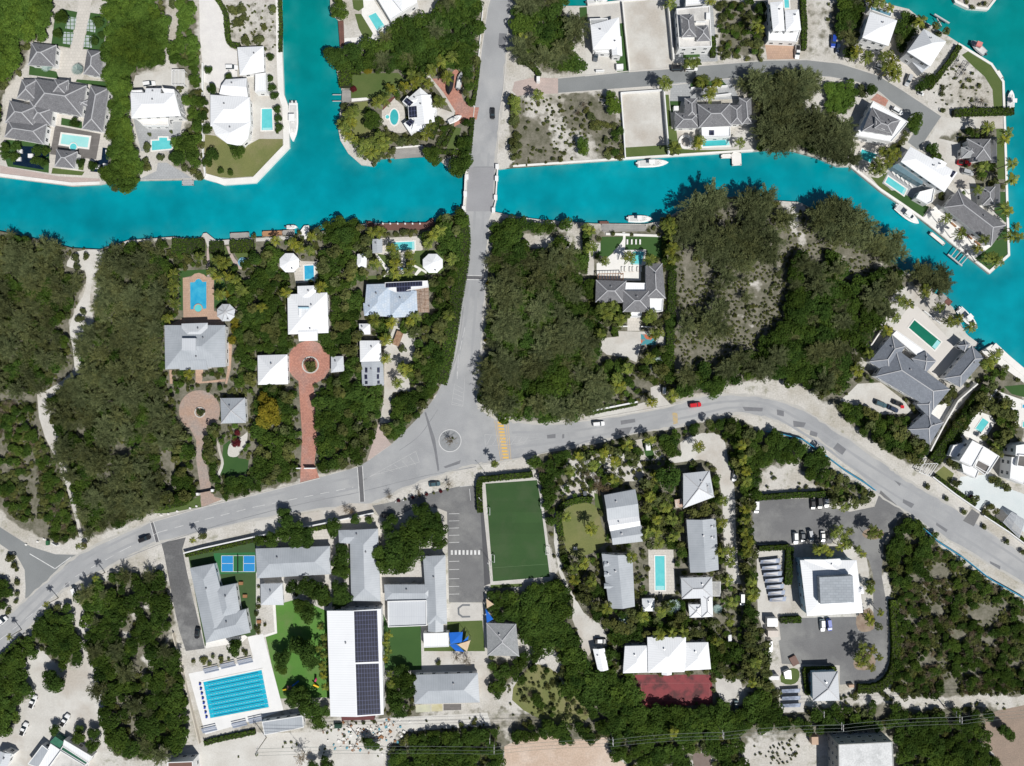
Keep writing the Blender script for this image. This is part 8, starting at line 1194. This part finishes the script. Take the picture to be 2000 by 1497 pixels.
# bottom right
tl(3,3); wood([(0,830),(80,860),(110,1150),(-20,1180),(-20,900)],'tree left of the three-row solar array','woods along the utility line',M3,2.7); wood([(110,1080),(420,1060),(560,1010),(740,1040),(800,1000),(1000,1010),(1040,1060),(1200,1080),(1500,1060),(1780,1000),(1770,1080),(1680,1110),(1500,1130),(1200,1140),(900,1180),(600,1210),(340,1200),(100,1190)],'tree in the belt under the utility lines','woods along the utility line',M3,2.6,.95)
wood([(1010,1200),(1200,1150),(1660,1130),(1690,1250),(1640,1300),(1760,1400),(1830,1560),(1010,1560),(1020,1350),(960,1260)],'tree right of the unfinished concrete building','woods along the utility line',M3,2.6); scatter([(0,1230),(300,1210),(330,1280),(300,1497),(0,1497)],'pale tuft on the sand left of the concrete building','pale tufts on the sand',(('shrub',.6,1),),1.7,.6,patchy=.1); scatter([(600,960),(960,900),(1200,900),(1180,980),(900,990)],'scrub tuft on the track below the office','scrub tufts along the track',(('shrub',1.4,1),),2.6,.7); scatter([(1600,900),(1996,860),(1996,960),(1620,950)],'scrub tuft on the eastern end of the track','scrub tufts along the track',(('shrub',1.3,1),),2.8,.7)
sheet('bare_earth', [(1700,1100),(1800,1060),(2100,1000),(2100,1560),(1830,1560),(1760,1400),(1650,1300),(1690,1230)], mat('bare_earth',(.30,.23,.18),(.24,.19,.15),.2,.95,.35,2)); trees([(1860,1230,50),(1900,1270,45),(1820,1215,30)],'dark bush standing on the bare earth in the bottom right corner',None)
# utility line
tl(); PT=[]
for p,l in (((500,1470),'utility pole at the left end of the line below the school'),((965,1467),'utility pole in the dark belt south of the school'),((1198,1452),'utility pole at the corner of the beige building site'),((1414,1438),'utility pole below the red court'),((1648,1423),'utility pole above the unfinished concrete building'),((1880,1408),'utility pole furthest right'),((2110,1390),'x')):
    h=11; x,y=W(p,h); tl0=(x,y)
    if l!='x':
        e = empty('utility_pole',(x,y,0),l,'utility pole','utility poles along the southern track'); b=MB(); b.cyl((0,0),.18,0,h,8,0,.12); part0('pole',b,WOODP,e); a=MB(); a.bar((0,-1.4,h-.3),(0,1.4,h-.3),.16); part0('cross_arm',a,STEEL,e); a=MB(); a.bar((0,-1.4,h-1.6),(0,1.4,h-1.6),.14); part0('cross_arm',a,STEEL,e)
    PT.append((x,y,h))
mb=MB()
WIRE = mat('cable',(.16,.19,.17),None,1,.6)
for (a,b) in zip(PT,PT[1:]):
    for k,dz in ((-1.3,0),(0,.1),(1.3,0),(.6,-1.3)):
        n=10; pr=None
        for i in range(n+1):
            t=i/n; q=(a[0]+(b[0]-a[0])*t,a[1]+(b[1]-a[1])*t+k,a[2]-.1+dz-1.2*4*t*(1-t)); 
            if pr: mb.bar(pr,q,.06)
            pr=q
solo('power_lines',mb,WIRE,'thin overhead power lines crossing the southern belt','power line')
pole((1590,1375),9,'lone utility pole on the track below the office'); pole((1840,1375),9,'lone utility pole on the eastern track'); pole((958,1425),9,'lone utility pole south of the grey classroom'); pole((700,1440),9,'utility pole beside the rubble heap')
LIGHT.append(WS([(1740,1040),(2000,1170),(2000,1360),(1740,1350)])); LIGHT.append(WS([(450,1380),(1996,1380),(1996,1440),(450,1480)]))
def garden(poly, frac=.6, sp=2.0, r=1.15):
    WOODS.append(WS(poly)); scatter(poly, 'low garden shrub between paths and trees', 'low garden shrubs', (('shrub', r, .8), ('lush', r * 1.1, .2)), sp, frac)
tl()
for g_ in ([(340,470),(905,430),(905,560),(880,700),(850,770),(760,865),(700,905),(560,945),(330,985),(320,760),(320,500)], [(1085,850),(1290,835),(1470,840),(1480,1300),(1400,1420),(1160,1330),(1090,1150),(1060,950)], [(1145,450),(1325,440),(1325,790),(1140,800)], [(1405,0),(1500,10),(1490,115),(1400,110)], [(668,140),(930,120),(915,320),(860,310),(735,315),(668,240)], [(500,1160),(640,1140),(640,1190),(590,1165)], [(1560,880),(1700,960),(1650,985),(1600,975)], [(1660,720),(1900,780),(1830,930),(1640,800)], [(1900,680),(2000,730),(2000,900),(1880,820)], [(1870,230),(1965,240),(1965,390),(1880,380)], [(745,1330),(810,1320),(810,1400),(745,1400)], [(385,1100),(365,1080),(500,1050),(640,1030),(640,1070),(500,1075)], [(1640,1060),(1720,1060),(1710,1220),(1690,1100)]): garden(g_)
tl()
for g_, f_ in (([(1325,430),(1530,400),(1640,420),(1760,520),(1650,700),(1330,760)],.75), ([(1740,1040),(2000,1170),(2000,1360),(1740,1350)],.85), ([(0,450),(330,480),(330,980),(160,1050),(0,1000)],.8), ([(160,1150),(340,1110),(370,1400),(200,1460)],.4), ([(1000,1300),(1160,1330),(1500,1360),(1990,1370),(1990,1480),(460,1480),(640,1420),(960,1400)],.3)):
    scatter(g_, 'fine weeds and seedlings on the leaf litter', 'fine weeds', (('shrub', .62, 1),), 1.45 if f_ > .7 else 1.8, f_, 0.5, patchy=-.5 if f_ > .7 else .08)
for g_ in ([(1325,430),(1530,400),(1640,420),(1760,520),(1650,700),(1330,760)], [(0,450),(200,490),(330,480),(330,980),(160,1050),(60,1040),(0,1000)]): WOODS.append(WS(g_))
WOODS.append(WS([(1000,340),(1060,350),(1090,330),(1060,250),(1010,240)])); WOODS.append(WS([(1110,190),(1170,200),(1160,250),(1120,250)]))
for x,y,a,b in ((242,882,20,12),(166,846,15,8),(207,936,16,10),(235,872,8,6),(62,898,14,6),(70,922,8,14),(8,880,12,14),(14,915,14,8),(64,950,8,16),(48,935,8,8),(70,985,6,24),(8,992,10,20),(328,900,8,26),(336,935,6,20),(262,1203,10,8),(246,1240,7,16),(292,1186,12,7),(290,1290,10,16),(330,1245,10,14),(150,520,24,16),(170,600,20,44),(150,640,20,30),(185,560,18,16),(30,772,30,5),(55,778,16,7),
    (1545,430,13,26),(1590,505,26,7),(1570,470,18,9),(1480,560,20,7),(1440,540,9,7),(1510,520,12,8),(1470,640,9,6),(1445,615,7,10),(1720,520,20,8),(1650,495,20,8),(1345,520,10,50),(1050,470,40,10),(1120,470,14,24),
    (1790,1130,14,8),(1845,1120,12,10),(1830,1190,14,10),(1900,1200,18,8),(1780,1210,12,8),(1870,1240,16,10),(1930,1250,14,8),(1960,1180,14,6),(1810,1290,18,8),(1900,1310,20,8),(1980,1300,14,8)):
    q = [(x + a * math.cos(t) * random.uniform(.7, 1.25), y + b * math.sin(t) * random.uniform(.7, 1.25)) for t in [i * .524 for i in range(12)]]; NOTREE.append(WS(q)); HOLES.append(WS(q))
build_land(); grow()
for o in list(C.collection.objects):
    if o.type == 'MESH' and o.parent is None and 'kind' not in o and 'label' not in o: print('unlabelled', o.name)
print('objects', len(C.collection.objects))
